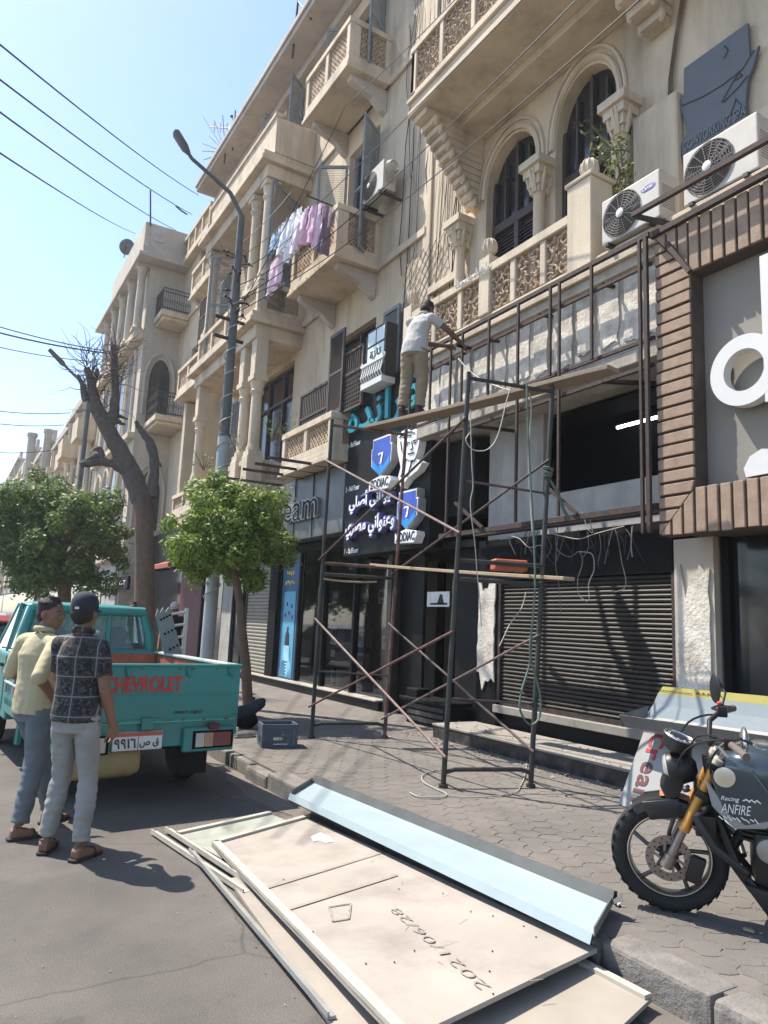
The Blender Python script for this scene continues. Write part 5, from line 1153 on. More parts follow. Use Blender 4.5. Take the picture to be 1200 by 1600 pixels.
def mwheel(x, r, name):
    q = MB(); q.torus((x, 0, r), Y, r-.043, .043, 44, 12, .9); w_ = mp(q, name, 'moto_rubber')
    q = MB()
    for i in range(30):                                  # tread blocks
        a = 2*math.pi*i/30
        for s in (-1, 1):
            c = Vector((x+math.cos(a)*(r-.006), s*.024, r+math.sin(a)*(r-.006))); u = Vector((-math.sin(a), 0, math.cos(a))); n = Vector((math.cos(a), 0, math.sin(a)))
            q.obox(c, u*.017+Vector((0, s*.008, 0)), Vector((0, .010, 0)), n*.002-Vector((0, s*.002, 0)))
    mp(q, 'tread', 'moto_rubber', w_, smooth=None)['kind'] = 'stuff'
    q = MB(); q.torus((x, 0, r), Y, r-.083, .011, 44, 8, 2.4); q.torus((x, 0, r), Y, r-.096, .006, 44, 6, 5.0); mp(q, 'rim', 'moto_rim', w_); q = MB(); q.torus((x, .028, r), Y, r-.088, .0045, 44, 6); mp(q, 'rim_lip', 'moto_chrome', w_)
    for k in range(5):
        a = 2*math.pi*k/5+.35; d = Vector((math.cos(a), 0, math.sin(a))); e = Vector((math.cos(a+.12), 0, math.sin(a+.12)))
        q = MB(); q.tube([Vector((x, 0, r))+d*.045, Vector((x, .01, r))+d*.12, Vector((x, 0, r))+e*(r-.09)], [.02, .011, .012], 8); mp(q, 'spoke', 'moto_rim', w_)
    q = MB(); q.lathe((x, -.06, r), [(.02, 0), (.05, .005), (.05, .115), (.02, .12)], 18, Y); mp(q, 'hub', 'moto_black', w_)
    return w_
fwheel = mwheel(0, fr, 'front_wheel'); rwheel = mwheel(-1.34, fr, 'rear_wheel')
q = MB(); n = 40; ro, ri, y = .118, .075, .07
for i in range(n):
    a, b = 2*math.pi*i/n, 2*math.pi*(i+1)/n; P = lambda r, t, yy: (math.cos(t)*r, yy, fr+math.sin(t)*r)
    q.poly([P(ro, a, y), P(ro, b, y), P(ri, b, y), P(ri, a, y)]); q.poly([P(ro, a, y-.005), P(ri, a, y-.005), P(ri, b, y-.005), P(ro, b, y-.005)]); q.poly([P(ro, a, y), P(ro, a, y-.005), P(ro, b, y-.005), P(ro, b, y)])
for k in range(6): a = 2*math.pi*k/6; q.bar((math.cos(a)*.04, y, fr+math.sin(a)*.04), (math.cos(a+.3)*.09, y, fr+math.sin(a+.3)*.09), .014, .005, Y)
dk = mp(q, 'brake_disc', 'moto_disc', fwheel, smooth=None)
q = MB()
for k in range(30): a = 2*math.pi*k/30; r = .086 if k % 2 else .105; q.lathe((math.cos(a)*r, y+.0005, fr+math.sin(a)*r), [(.005, 0), (.005, .001)], 6, Y)
mp(q, 'brake_disc_holes', 'moto_black', fwheel, smooth=None)
q = MB(); q.obox((-.13, .085, fr-.03), (.035, 0, .01), (0, .025, 0), (-.02, 0, .065)); mp(q, 'brake_caliper', 'moto_black', fwheel, .012, 2)
# fork: rake
top = Vector((-.30, 0, .96)); ax = Vector((0, 0, fr)); d = (top-ax).normalized()
for s in (-1, 1):
    o_ = Vector((0, s*.085, 0))
    q = MB(); q.tube([ax+o_, ax+o_+d*.2], [.024, .02], 12); q.tube([ax+o_-d*.04, ax+o_+d*.03], [.032, .032], 10); lg = mp(q, 'fork_slider', 'moto_disc')
    q = MB(); q.tube([ax+o_+d*.18, ax+o_+d*.22, ax+o_+d*.23, ax+o_+d*.545], [.03, .03, .026, .026], 14); mp(q, 'fork_tube', 'moto_gold', lg)
    q = MB(); q.lathe(ax+o_+d*.545, [(.033, 0), (.033, .06), (.02, .066), (.02, .075)], 14, d); mp(q, 'fork_cap', 'moto_cap', lg)
q = MB(); c = ax+d*.40; q.obox(c, d*.02, (0, .125, 0), d.cross(Vector((0, 1, 0)))*.035); c = ax+d*.56; q.obox(c, d*.018, (0, .125, 0), d.cross(Vector((0, 1, 0)))*.04); mp(q, 'fork_clamp', 'moto_black', None, .012, 2)
# mudguard
q = MB(); rg = []
for i in range(13):
    a = math.pi*.30+math.pi*.42*i/12; c = Vector((math.cos(a), 0, math.sin(a))); rg.append([Vector((0, 0, fr))+c*(fr+.012)+Vector((0, yy, 0))-c*dz for yy, dz in ((-.075, .05), (-.06, .005), (0, -.008), (.06, .005), (.075, .05), (.06, .012), (0, 0), (-.06, .012))])
q.loft(rg); mp(q, 'front_mudguard', 'moto_black')
q = MB(); q.loft([[Vector((0, 0, fr))+Vector((math.cos(a), 0, math.sin(a)))*(fr+.022+k*.006)+Vector((0, yy, 0)) for k, yy in ((0, -.05), (1, -.03), (1, .03), (0, .05))] for a in [math.pi*(.46+.03*i) for i in range(6)]]); mp(q, 'mudguard_stripe', 'moto_orange')
q = MB(); q.obox((.02, .088, fr+.26), (.09, 0, -.02), (0, .004, 0), (.02, 0, .045)); q.obox((.02, -.088, fr+.26), (.09, 0, -.02), (0, .004, 0), (.02, 0, .045)); mp(q, 'mudguard_stay', 'moto_black', None, .004)
# headlamp, gauge
hl = Vector((-.12, 0, .84)); q = MB(); fdir = Vector((.97, 0, -.18)).normalized()
q.lathe(hl-fdir*.13, [(.03, 0), (.07, .03), (.088, .1), (.09, .13), (.084, .145)], 22, fdir); H_ = mp(q, 'headlamp', 'moto_black')
q = MB(); q.lathe(hl+fdir*.016, [(.08, 0), (.07, .015), (.04, .024), (.005, .027)], 22, fdir); mp(q, 'lens', 'moto_lens', H_)
q = MB(); q.prism([(-.12, -.07, .92), (-.06, -.06, .76), (-.11, -.05, .66), (-.18, -.06, .76), (-.18, -.07, .92)], (0, .14, 0)); mp(q, 'headlamp_cowl', 'moto_black', H_, .02, 2)
g = Vector((-.16, .02, 1.0)); gd = Vector((-.35, 0, 1)).normalized(); q = MB(); q.lathe(g-gd*.06, [(.05, 0), (.075, .02), (.08, .07), (.085, .075), (.075, .08)], 24, gd); G_ = mp(q, 'gauge', 'moto_black')
q = MB(); q.torus(g+gd*.02, gd, .08, .007, 24, 6); mp(q, 'gauge_ring', 'moto_chrome', G_); q = MB(); q.lathe(g+gd*.018, [(.072, 0), (.002, .001)], 24, gd); mp(q, 'gauge_dial', 'glass_dark', G_)
q = MB()
for k in range(7): a = -.4+k*.6; q.bar(g+gd*.021+Vector((math.cos(a), math.sin(a), .35*math.cos(a)))*.05, g+gd*.021+Vector((math.cos(a), math.sin(a), .35*math.cos(a)))*.062, .005, .003, gd)
mp(q, 'gauge_marks', 'print_white', G_, smooth=None)
for s in (-1, 1):
    q = MB(); q.tube([(-.26, s*.1, .80), (-.25, s*.14, .80)], .011, 6); q.ball((-.25, s*.15, .80), .02, .02, .015); mp(q, 'indicator', 'moto_black')
# handlebar
q = MB(); hb = [(-.50, .37, 1.06), (-.46, .24, 1.08), (-.40, .13, 1.08), (-.37, .05, 1.02), (-.37, -.05, 1.02), (-.38, -.13, 1.10), (-.44, -.24, 1.13), (-.50, -.37, 1.12)]
q.tube(hb, .014, 10); HB = mp(q, 'handlebar', 'moto_black')
for s, z in ((1, 1.06), (-1, 1.12)):
    a, b = Vector((-.462, s*.26, z+.015)), Vector((-.515, s*.40, z)); q = MB(); q.tube([a, a.lerp(b, .2), a.lerp(b, .5), a.lerp(b, .8), b], [.019, .018, .0205, .018, .02], 12); mp(q, 'grip', 'moto_grip', HB)
    q = MB(); q.obox(a+Vector((.012, -s*.03, 0)), (.025, 0, 0), (0, .03, 0), (0, 0, .03)); mp(q, 'switch_block', 'moto_black', HB, .008, 2)
    q = MB(); q.tube([a+Vector((.03, -s*.02, 0)), a+Vector((.06, s*.05, -.005)), a+Vector((.03, s*.17, -.015))], [.009, .008, .006], 6); mp(q, 'lever', 'moto_black' if s < 0 else 'moto_chrome', HB)
q = MB(); q.obox((-.435, -.24, 1.175), (.012, 0, 0), (0, .016, 0), (0, 0, .008)); mp(q, 'kill_switch', 'moto_red', HB, .003)
q = MB(); q.tube([(-.44, -.22, 1.13), (-.47, -.27, 1.23), (-.43, -.34, 1.30)], .007, 6); M_ = mp(q, 'mirror_stalk', 'moto_black', HB)
q = MB(); q.ball((-.42, -.33, 1.24), .012, .055, .085, rot=Matrix.Rotation(.5, 3, 'Z')); mp(q, 'mirror', 'moto_black', HB)
q = MB(); q.tube([(-.45, .22, 1.08), (-.5, .3, 1.12), (-.55, .30, 1.10)], .007, 6); mp(q, 'mirror_stalk', 'moto_black', HB); q = MB(); q.ball((-.52, .24, 1.10), .02, .075, .055, rot=Matrix.Rotation(-.6, 3, 'X')); mp(q, 'mirror', 'moto_chrome', HB)
for k, (a, b, c) in enumerate((((-.42, .2, 1.08), (-.2, .16, 1.06), (-.2, .05, .8)), ((-.42, -.2, 1.12), (-.18, -.16, 1.12), (-.2, -.04, .82)), ((-.4, .15, 1.08), (-.22, .1, 1.12), (-.3, .03, .8)), ((-.44, .2, 1.07), (-.3, .2, .95), (-.42, .1, .8)))):
    q = MB(); a, b, c = Vector(a), Vector(b), Vector(c); q.tube([a*(1-t)**2+b*2*t*(1-t)+c*t*t for t in [i/10 for i in range(11)]], .006, 6); mp(q, 'control_cable', 'moto_black', HB)
# tank and shrouds
q = MB(); rg = []
for x, w_, zt, zb in ((-.40, .06, .93, .80), (-.44, .13, .985, .74), (-.54, .175, 1.03, .70), (-.68, .18, 1.03, .70), (-.80, .15, .985, .72), (-.92, .10, .90, .74), (-.97, .06, .84, .76)):
    zc, h_ = (zt+zb)/2, (zt-zb)/2; rg.append([(x, w_*math.copysign(abs(math.cos(a))**.75, math.cos(a)), zc+h_*math.copysign(abs(math.sin(a))**.7, math.sin(a))) for a in [2*math.pi*i/20 for i in range(20)]])
q.loft(rg); TKN = mp(q, 'fuel_tank', 'moto_tank')
q = MB(); q.lathe((-.62, 0, 1.028), [(.05, 0), (.05, .012), (.03, .016)], 18); mp(q, 'filler_cap', 'moto_chrome', TKN)
def side_panel(pts, y, th, nm, mt, par=None):
    for s in (1, -1):
        q = MB(); q.prism([(x, s*y, z) for x, z in pts], (0, s*th, 0)); mp(q, nm, mt, par, .01, 2)
side_panel([(-.36, .90), (-.44, .95), (-.56, .94), (-.66, .80), (-.64, .70), (-.52, .66), (-.42, .72)], .168, .02, 'tank_shroud', 'moto_tank', TKN)
side_panel([(-.33, .82), (-.40, .72), (-.54, .655), (-.66, .69), (-.74, .76), (-.9, .72), (-1.05, .60), (-.98, .55), (-.84, .63), (-.70, .66), (-.60, .60), (-.46, .58), (-.36, .68)], .165, .022, 'side_trim', 'moto_grey')
for s in (1,):
    q = MB(); q.lathe((-.43, .188, .895), [(.048, 0), (.05, .006), (.042, .01)], 22, Y); mp(q, 'round_badge', 'moto_cap', TKN)
    q = MB(); text(q, 'Racing', (-.41, .192, .775), (-1, 0, 0), (0, 0, 1), .08, .028, .003, .0, .2); text(q, 'ANFIRE', (-.41, .192, .72), (-1, 0, 0), (0, 0, 1), .13, .046, .003, -.005, .15)
    for k in range(9): x = -.40-.02*k; q.bar((x, .196, .70+.004*(k % 3)), (x-.018, .196, .685+.01*(k % 2)), .005, .003, Y)
    for k in range(6): x = -.51-.012*k; q.bar((x, .196, .79+.01*(k % 2)), (x-.02, .196, .80-.014*(k % 2)), .005, .003, Y)
    mp(q, 'sticker_lettering', 'print_white', TKN, smooth=None)
q = MB()
for k in range(3):
    for j in range(2): q.lathe((-.93-.04*k, .188, .69-.035*k-.03*j), [(.011, 0), (.011, .002)], 6, Y)
mp(q, 'vent_holes', 'moto_black', None, smooth=None)
# seat, tail, frame, engine
q = MB(); rg = []
for x, w_, zt, zb in ((-.88, .09, .86, .78), (-1.0, .13, .84, .76), (-1.2, .14, .87, .77), (-1.5, .12, .92, .82), (-1.62, .06, .92, .86)): rg.append([(x, w_*math.copysign(abs(math.cos(a))**.6, math.cos(a)), (zt+zb)/2+(zt-zb)/2*math.copysign(abs(math.sin(a))**.6, math.sin(a))) for a in [2*math.pi*i/14 for i in range(14)]])
q.loft(rg); mp(q, 'seat', 'moto_black')
q = MB()
for s in (-1, 1):
    q.tube([(-.34, s*.03, .88), (-.38, s*.07, .6), (-.48, s*.1, .36), (-.62, s*.11, .2), (-1.0, s*.11, .2), (-1.08, s*.1, .45), (-.95, s*.1, .72)], .019, 8); q.tube([(-.4, s*.04, .86), (-.9, s*.08, .74), (-1.5, s*.1, .8)], .017, 8); q.tube([(-1.05, s*.11, .36), (-1.34, s*.11, .31)], .022, 8)
mp(q, 'frame', 'moto_black')
q = MB(); q.obox((-.72, 0, .42), (.17, 0, 0), (0, .12, 0), (0, 0, .13)); E_ = mp(q, 'engine', 'moto_black', None, .03, 2)
q = MB()
for k in range(7): q.obox((-.58-.01*k*.4, 0, .5+.024*k), (.085, 0, .01), (0, .10, 0), (0, 0, .006))
mp(q, 'cylinder_fin', 'moto_black', E_, smooth=None)
q = MB(); q.lathe((-.76, .12, .36), [(.125, 0), (.12, .03), (.10, .045), (.06, .05), (.01, .052)], 26, Y); mp(q, 'engine_cover', 'moto_engine', E_)
q = MB(); q.lathe((-.76, .168, .36), [(.028, 0), (.03, .008), (.014, .01)], 16, Y); q.torus((-.76, .172, .36), Y, .028, .006, 16, 6); mp(q, 'cover_bolt', 'moto_chrome', E_)
q = MB(); q.lathe((-.62, .12, .48), [(.06, 0), (.06, .03), (.04, .04)], 18, Y); mp(q, 'engine_cover', 'moto_engine', E_); q = MB(); q.lathe((-.93, .12, .40), [(.08, 0), (.075, .03), (.05, .035)], 20, Y); mp(q, 'engine_cover', 'moto_engine', E_)
for s in (-1, 1): q = MB(); q.tube([(-.36, s*.1, .66), (-.28, s*.2, .62), (-.36, s*.25, .5), (-.50, s*.24, .40), (-.52, s*.12, .34)], .019, 8); mp(q, 'crash_bar', 'moto_black')
q = MB(); q.obox((-.33, .1, .56), (.05, 0, .0), (0, .05, 0), (0, 0, .055)); q.obox((-.36, .05, .66), (.06, 0, 0), (0, .04, 0), (0, 0, .05)); mp(q, 'horn', 'moto_black', None, .015, 2)
q = MB(); q.prism([(-.50, .05, .30), (-.62, .05, .14), (-.84, .05, .16), (-.78, .05, .25)], (0, .10, 0)); q.tube([(-.52, -.06, .5), (-.44, -.08, .35), (-.55, -.12, .18), (-1.0, -.16, .22), (-1.5, -.2, .42)], .03, 8); mp(q, 'exhaust', 'moto_black', None, .006)
q = MB(); q.tube([(-.9, .14, .24), (-.86, .30, .02)], .012, 8); q.box(-.89, -.83, .27, .34, -.004, .006); mp(q, 'side_stand', 'moto_black')
q = MB(); q.tube([(-.95, .12, .27), (-.97, .28, .27)], .014, 6); mp(q, 'footrest', 'moto_grip')
q = MB(); rg = []
for i in range(9):
    a = math.pi*.35+math.pi*.4*i/8; c = Vector((math.cos(a), 0, math.sin(a))); rg.append([Vector((-1.34, 0, fr))+c*(fr+.03)+Vector((0, yy, 0)) for yy in (-.08, .08)]+[Vector((-1.34, 0, fr))+c*(fr+.036)+Vector((0, yy, 0)) for yy in (.08, -.08)])
q.loft(rg); mp(q, 'rear_mudguard', 'moto_black')
_low = {'engine', 'frame', 'exhaust', 'side_stand', 'footrest', 'crash_bar', 'rear_wheel', 'rear_mudguard', 'horn', 'seat', 'vent_holes', 'side_trim'}
_top = {'headlamp', 'gauge', 'indicator', 'handlebar', 'fuel_tank'}
_done = set()
for o in list(MT.children):
    b = o.name.split('.')[0]
    sh = Vector((.15, 0, -.045)) if b in _low else Vector((.16, 0, -.105)) if b in _top else None
    if b == 'rear_wheel' or b == 'rear_mudguard': sh = Vector((.1, 0, 0))
    if b == 'side_stand': sh = Vector((.15, 0, 0))
    if b in ('headlamp', 'gauge'): sh = Vector((.10, 0, -.09))
    if sh is None: continue
    for c in [o]+list(o.children):
        if c.data.name in _done: continue
        _done.add(c.data.name); c.data.transform(Matrix.Translation(sh))
# ------------------------------------------------------------------ people
mat('skin', (.20, .108, .07), .6, var=.10, scale=9, spec=.35); mat('skin_dark', (.13, .07, .047), .6, var=.1, scale=9); mat('hair', (.022, .017, .014), .75, var=.3, scale=40, bump=.5, bscale=120)
mat('jeans_pale', (.265, .26, .245), .9, var=.12, scale=6, bump=.25, bscale=220, dirt=(.19, .185, .175), dirt_amt=.6, dirt_scale=4); mat('jeans_blue', (.125, .145, .165), .9, var=.14, scale=6, bump=.25, bscale=220, dirt=(.11, .125, .145), dirt_amt=.5, dirt_scale=5)
mat('shirt_cream', (.43, .38, .24), .9, var=.08, scale=5, bump=.15, bscale=160); mat('shirt_white', (.40, .385, .36), .9, var=.08, scale=6, bump=.15, bscale=160, dirt=(.38, .36, .33), dirt_amt=.4, dirt_scale=6); mat('trousers_khaki', (.24, .188, .125), .9, var=.12, scale=6, bump=.25, bscale=180, dirt=(.2, .155, .1), dirt_amt=.5, dirt_scale=6)
mat('cap_navy', (.022, .025, .04), .85, var=.15, scale=20, bump=.2, bscale=200); mat('leather_dark', (.035, .025, .02), .6, var=.2); mat('eye_white', (.6, .58, .55), .3); mat('eye_dark', (.012, .008, .006), .3)
def plaid():
    m = bpy.data.materials.new('shirt_plaid'); m.use_nodes = True; n = m.node_tree.nodes; l = m.node_tree.links; b = n['Principled BSDF']; b.inputs['Roughness'].default_value = .9
    tc = n.new('ShaderNodeTexCoord'); mp_ = n.new('ShaderNodeMapping'); mp_.inputs['Rotation'].default_value = (R(90), 0, 0); l.new(tc.outputs['Object'], mp_.inputs[0])
    def brick(sc, mort, w_, h_):
        t = n.new('ShaderNodeTexBrick'); t.offset = 0; t.inputs['Scale'].default_value = sc; t.inputs['Mortar Size'].default_value = mort; t.inputs['Brick Width'].default_value = w_; t.inputs['Row Height'].default_value = h_; t.inputs['Mortar Smooth'].default_value = .1
        l.new(mp_.outputs[0], t.inputs['Vector']); return t.outputs['Fac']
    nz = n.new('ShaderNodeTexNoise'); nz.inputs['Scale'].default_value = 55; nz.inputs['Detail'].default_value = 3; l.new(tc.outputs['Object'], nz.inputs['Vector'])
    r = n.new('ShaderNodeValToRGB'); r.color_ramp.elements[0].position = .5; r.color_ramp.elements[0].color = (.010, .010, .011, 1); r.color_ramp.elements[1].position = .68; r.color_ramp.elements[1].color = (.085, .083, .08, 1); l.new(nz.outputs['Fac'], r.inputs[0])
    def mix(f, a, c):
        x = n.new('ShaderNodeMix'); x.data_type = 'RGBA'; l.new(f, x.inputs[0]); l.new(a, x.inputs[6]); x.inputs[7].default_value = (*c, 1); return x.outputs[2]
    o = mix(brick(1, .005, .14, .13), r.outputs[0], (.16, .155, .15))
    x = mix(brick(1, .0165, .14, .13), o, (.03, .03, .033))
    vr = n.new('ShaderNodeTexVoronoi'); vr.feature = 'DISTANCE_TO_EDGE'; vr.inputs['Scale'].default_value = 26; l.new(tc.outputs['Object'], vr.inputs['Vector'])
    lt = n.new('ShaderNodeMath'); lt.operation = 'LESS_THAN'; lt.inputs[1].default_value = .035; l.new(vr.outputs['Distance'], lt.inputs[0])
    ml = n.new('ShaderNodeMath'); ml.operation = 'MULTIPLY'; ml.inputs[1].default_value = .12; l.new(lt.outputs[0], ml.inputs[0])
    x = mix(ml.outputs[0], x, (.30, .29, .28)); x = mix(brick(1, .0035, .14, .13), x, (.19, .185, .175))
    l.new(x, b.inputs['Base Color']); MATS['shirt_plaid'] = m
plaid()
def fused(mb, voxel, smooth=2, wrinkle=0.0, wscale=(9, 9, 16), seed=0):
    """one continuous skin over overlapping volumes"""
    me = mb.mesh('volume'); o = bpy.data.objects.new('volume', me); COL.objects.link(o)
    md = o.modifiers.new('r', 'REMESH'); md.mode = 'VOXEL'; md.voxel_size = voxel; md.use_smooth_shade = True
    sm = o.modifiers.new('s', 'SMOOTH'); sm.iterations = smooth; sm.factor = .5
    dg = bpy.context.evaluated_depsgraph_get(); out = bpy.data.meshes.new_from_object(o.evaluated_get(dg))
    bpy.data.objects.remove(o); bpy.data.meshes.remove(me)
    if wrinkle:
        ns = [v.normal.copy() for v in out.vertices]
        for v, nn in zip(out.vertices, ns):
            p = v.co; w_ = mnoise.noise(Vector((p.x*wscale[0]+seed, p.y*wscale[1], p.z*wscale[2])))+.5*mnoise.noise(Vector((p.x*22, p.y*22+seed, p.z*30)))
            v.co = p+nn*w_*wrinkle
    out.polygons.foreach_set('use_smooth', [True]*len(out.polygons)); return out
def ell(c, rx, ry, n=18, tw=0.0, rot=0.0):
    c = Vector(c); return [c+Vector((math.cos(rot)*rx*math.cos(a)-math.sin(rot)*ry*math.sin(a), math.sin(rot)*rx*math.cos(a)+math.cos(rot)*ry*math.sin(a), tw)) for a in [2*math.pi*i/n for i in range(n)]]
def head_volumes(mb, c, yaw, pitch=0.0):
    M = Matrix.Rotation(yaw, 3, 'Z') @ Matrix.Rotation(pitch, 3, 'X'); c = Vector(c)
    def bl(p, rx, ry, rz): mb.ball(c+M @ Vector(p), rx, ry, rz, 16, 12, M)
    bl((0, -.012, .025), .076, .097, .094); bl((0, .02, -.045), .062, .075, .075); bl((0, .05, -.085), .036, .038, .03)
    bl((0, .078, .02), .055, .02, .02); bl((.04, .062, -.02), .025, .025, .022); bl((-.04, .062, -.02), .025, .025, .022)
    mb.tube([c+M @ Vector(p) for p in ((0, .088, .012), (0, .102, -.012), (0, .11, -.026), (0, .092, -.036))], [.008, .011, .016, .01], 8)
    bl((0, .082, -.062), .026, .012, .007); bl((0, .079, -.074), .023, .012, .007)
    for s in (-1, 1): bl((s*.078, -.01, -.012), .01, .022, .033)
    return M, c
def face_parts(root, M, c):
    q = MB()
    for s in (-1, 1): q.ball(c+M @ Vector((s*.031, .077, .006)), .012, .008, .007, 10, 6, M)
    q.build('eyes', 'eye_white', root, smooth=60, local=True); q = MB()
    for s in (-1, 1): q.ball(c+M @ Vector((s*.031, .0845, .006)), .0055, .003, .0058, 8, 6, M)
    q.build('pupils', 'eye_dark', root, smooth=60, local=True); q = MB()
    for s in (-1, 1): q.tube([c+M @ Vector((s*x, y, z)) for x, y, z in ((.013, .091, .024), (.03, .09, .03), (.052, .076, .024))], [.004, .005, .003], 6)
    q.build('eyebrows', 'hair', root, smooth=60, local=True)
def hand(mb, wrist, d, palm_n, side, curl=.5, s=1.0):
    """palm, four unequal bent fingers and a thumb leaving the side of the palm"""
    w_, d, n = Vector(wrist), Vector(d).normalized(), Vector(palm_n); n = (n-d*n.dot(d)).normalized(); u = d.cross(n)*side
    mb.loft([[w_+d*t*s+u*a*wd*s+n*b*th*s for a, b in ((1, .6), (.6, 1), (-.6, 1), (-1, .6), (-1, -.6), (-.6, -1), (.6, -1), (1, -.6))] for t, wd, th in ((-.02, .026, .02), (.02, .034, .017), (.06, .042, .015), (.09, .041, .013))])
    for k, (off, L) in enumerate(((.031, .072), (.011, .081), (-.010, .074), (-.030, .058))):
        b = w_+d*.086*s+u*off*s; a1 = curl*.5+.1*k*curl; p = [b]; ang_ = a1
        for seg in (.45, .3, .25): p.append(p[-1]+(d*math.cos(ang_)+n*math.sin(ang_))*L*seg*s); ang_ += curl*.8
        mb.tube(p, [.0095*s, .009*s, .0085*s, .0065*s], 8); mb.ball(p[-1], .0066*s, n=8, m=6)
    b = w_+d*.03*s+u*.033*s; p = [b, b+(d*.7+u*.75+n*.2)*.032*s, b+(d*.85+u*.55+n*.35)*.062*s, b+(d*1.0+u*.35+n*.5)*.082*s]
    mb.tube(p, [.013*s, .0115*s, .010*s, .007*s], 8); mb.ball(p[-1], .0072*s, n=8, m=6)
def person(label, loc, rz, J, shirt, trousers, skin='skin', hat=None, sleeve=.6, voxel=.0085, seed=0, hem=.0):
    """J: joints in the figure's own frame (x right, y forward)"""
    T = thing('person', label, 'person', loc, rz); V = lambda k: Vector(J[k])
    bk = J.get('bulk', 1.0); B = MB(); pel, ch, nk, hd = V('pelvis'), V('chest'), V('neck'), V('head'); rt = J.get('twist', 0.0)
    trunk = [(pel+Vector((0, 0, -.06)), .145, .105, 0), (pel, .165, .115, 0), (pel.lerp(ch, .3), .150, .105, rt*.3), (pel.lerp(ch, .65), .160, .112, rt*.6), (ch, .17, .118, rt), (ch.lerp(nk, .55), .165, .105, rt), (ch.lerp(nk, .85), .10, .08, rt), (nk, .058, .06, rt)]
    B.loft([ell(c, a*.8, b*.8, rot=r) for c, a, b, r in trunk]); B.tube([nk-Vector((0, 0, .05)), nk.lerp(hd, .45), hd], [.06, .053, .05], 14)
    M, hc = head_volumes(B, hd, J.get('head_yaw', 0.0), J.get('head_pitch', 0.0))
    for s in ('l', 'r'):
        sh, el, wr = V('sh_'+s), V('el_'+s), V('wr_'+s)
        B.ball(sh, .05); B.tube([sh, sh.lerp(el, .35), el], [.05, .047, .04], 12); B.tube([el, el.lerp(wr, .3), wr], [.040, .039, .027], 12)
        hd_ = Vector(J.get('hd_'+s, (wr-el))).normalized(); hand(B, wr+hd_*.01, hd_, J.get('pn_'+s, (-1, 0, 0) if s == 'r' else (1, 0, 0)), 1 if s == 'l' else -1, J.get('curl_'+s, .5))
        hp, kn, an = V('hip_'+s), V('kn_'+s), V('an_'+s); ft = Vector(J.get('ft_'+s, (0, 1, 0))).normalized()
        B.tube([hp, hp.lerp(kn, .4), kn], [.07, .062, .046], 12); B.tube([kn, kn.lerp(an, .3), an], [.046, .046, .034], 12)
        so_ = Vector((an.x, an.y, an.z-.05)); sd = ft.cross(ZU)
        B.loft([[so_+ft*t+sd*w_*a+ZU*(zz if b > 0 else -.03) for a, b in ((-1, -1), (-1, 1), (1, 1), (1, -1))] for t, w_, zz in ((-.055, .025, .02), (-.03, .035, .04), (.06, .042, .02), (.13, .046, -.005), (.17, .03, -.012))])
        for k in range(5): B.ball(so_+ft*(.175-.012*abs(k-.6))+sd*(.036-.018*k)*(-1 if s == 'r' else 1)+ZU*-.02, .012, n=8, m=6)
    me = fused(B, voxel, 2); me.materials.append(MATS[skin]); put('body', me, None, T)
    face_parts(T, M, hc)
    # shirt
    C = MB(); g = .022
    low = pel+Vector((0, 0, -.05+hem))
    sl_ = J.get('slim', 1.0); C.loft([ell(c, a*sl_, b*sl_, rot=r) for c, a, b, r in [(low, .19, .15, 0), (pel.lerp(ch, .15), .18, .142, rt*.2), (pel.lerp(ch, .5), .163, .125, rt*.5), (ch, .172, .126, rt), (ch.lerp(nk, .45), .145, .112, rt), (ch.lerp(nk, .8), .10, .092, rt), (nk+Vector((0, 0, -.012)), .075, .075, rt)]])
    for s in ('l', 'r'):
        sh, el, wr = V('sh_'+s), V('el_'+s), V('wr_'+s); C.ball(sh, .064); C.tube([sh, nk-ZU*.055], [.066, .06], 12)
        e_ = sh.lerp(el, min(sleeve, 1.0)); C.tube([sh, sh.lerp(e_, .5), e_], [.066, .063, .062 if sleeve < 1 else .052], 14)
        if sleeve > 1: C.ball(el, .055); C.tube([el, el.lerp(wr, sleeve-1)], [.055, .05], 14)
    me = fused(C, voxel*1.15, 1, .006, (10, 10, 9), seed); me.materials.append(MATS[shirt]); so_ = put('shirt', me, None, T)
    q = MB(); q.torus(nk+Vector((0, -.004, .012)), (0, .15, 1), .066, .013, 22, 8, 1.5); q.build('collar', MATS[shirt], so_, smooth=60, local=True)
    # trousers
    D = MB(); D.loft([ell(c, a*sl_, b*sl_) for c, a, b in [(pel+Vector((0, 0, -.14)), .16, .12), (pel+Vector((0, 0, -.06)), .168, .124), (pel+Vector((0, 0, .04)), .15, .112)]])
    for s in ('l', 'r'):
        hp, kn, an = V('hip_'+s), V('kn_'+s), V('an_'+s); an2 = an+(kn-an).normalized()*.015
        D.ball(hp, .09, .1, .095); D.tube([hp, hp.lerp(kn, .35), kn, kn.lerp(an2, .35), kn.lerp(an2, .8), an2], [r_*bk for r_ in (.094, .088, .07, .069, .062, .064)], 16)
    me = fused(D, voxel*1.15, 1, .008, (9, 9, 26), seed+3); me.materials.append(MATS[trousers]); put('trousers', me, None, T)
    for s in ('l', 'r'):                                    # sandals / shoes
        an = V('an_'+s); ft = Vector(J.get('ft_'+s, (0, 1, 0))).normalized(); sd = ft.cross(ZU); b = Vector((an.x, an.y, an.z-.05-.045))
        q = MB(); q.loft([[b+ft*t+sd*w_*a+ZU*(.018 if k else 0) for a, k in ((-1, 0), (-1, 1), (1, 1), (1, 0))] for t, w_ in ((-.075, .026), (-.06, .038), (.0, .04), (.1, .05), (.17, .042), (.195, .02))])
        q.tube([b+ft*.1+sd*.048+ZU*.01, b+ft*.09+sd*.03+ZU*.055, b+ft*.09-sd*.03+ZU*.055, b+ft*.1-sd*.048+ZU*.01], .014, 6)
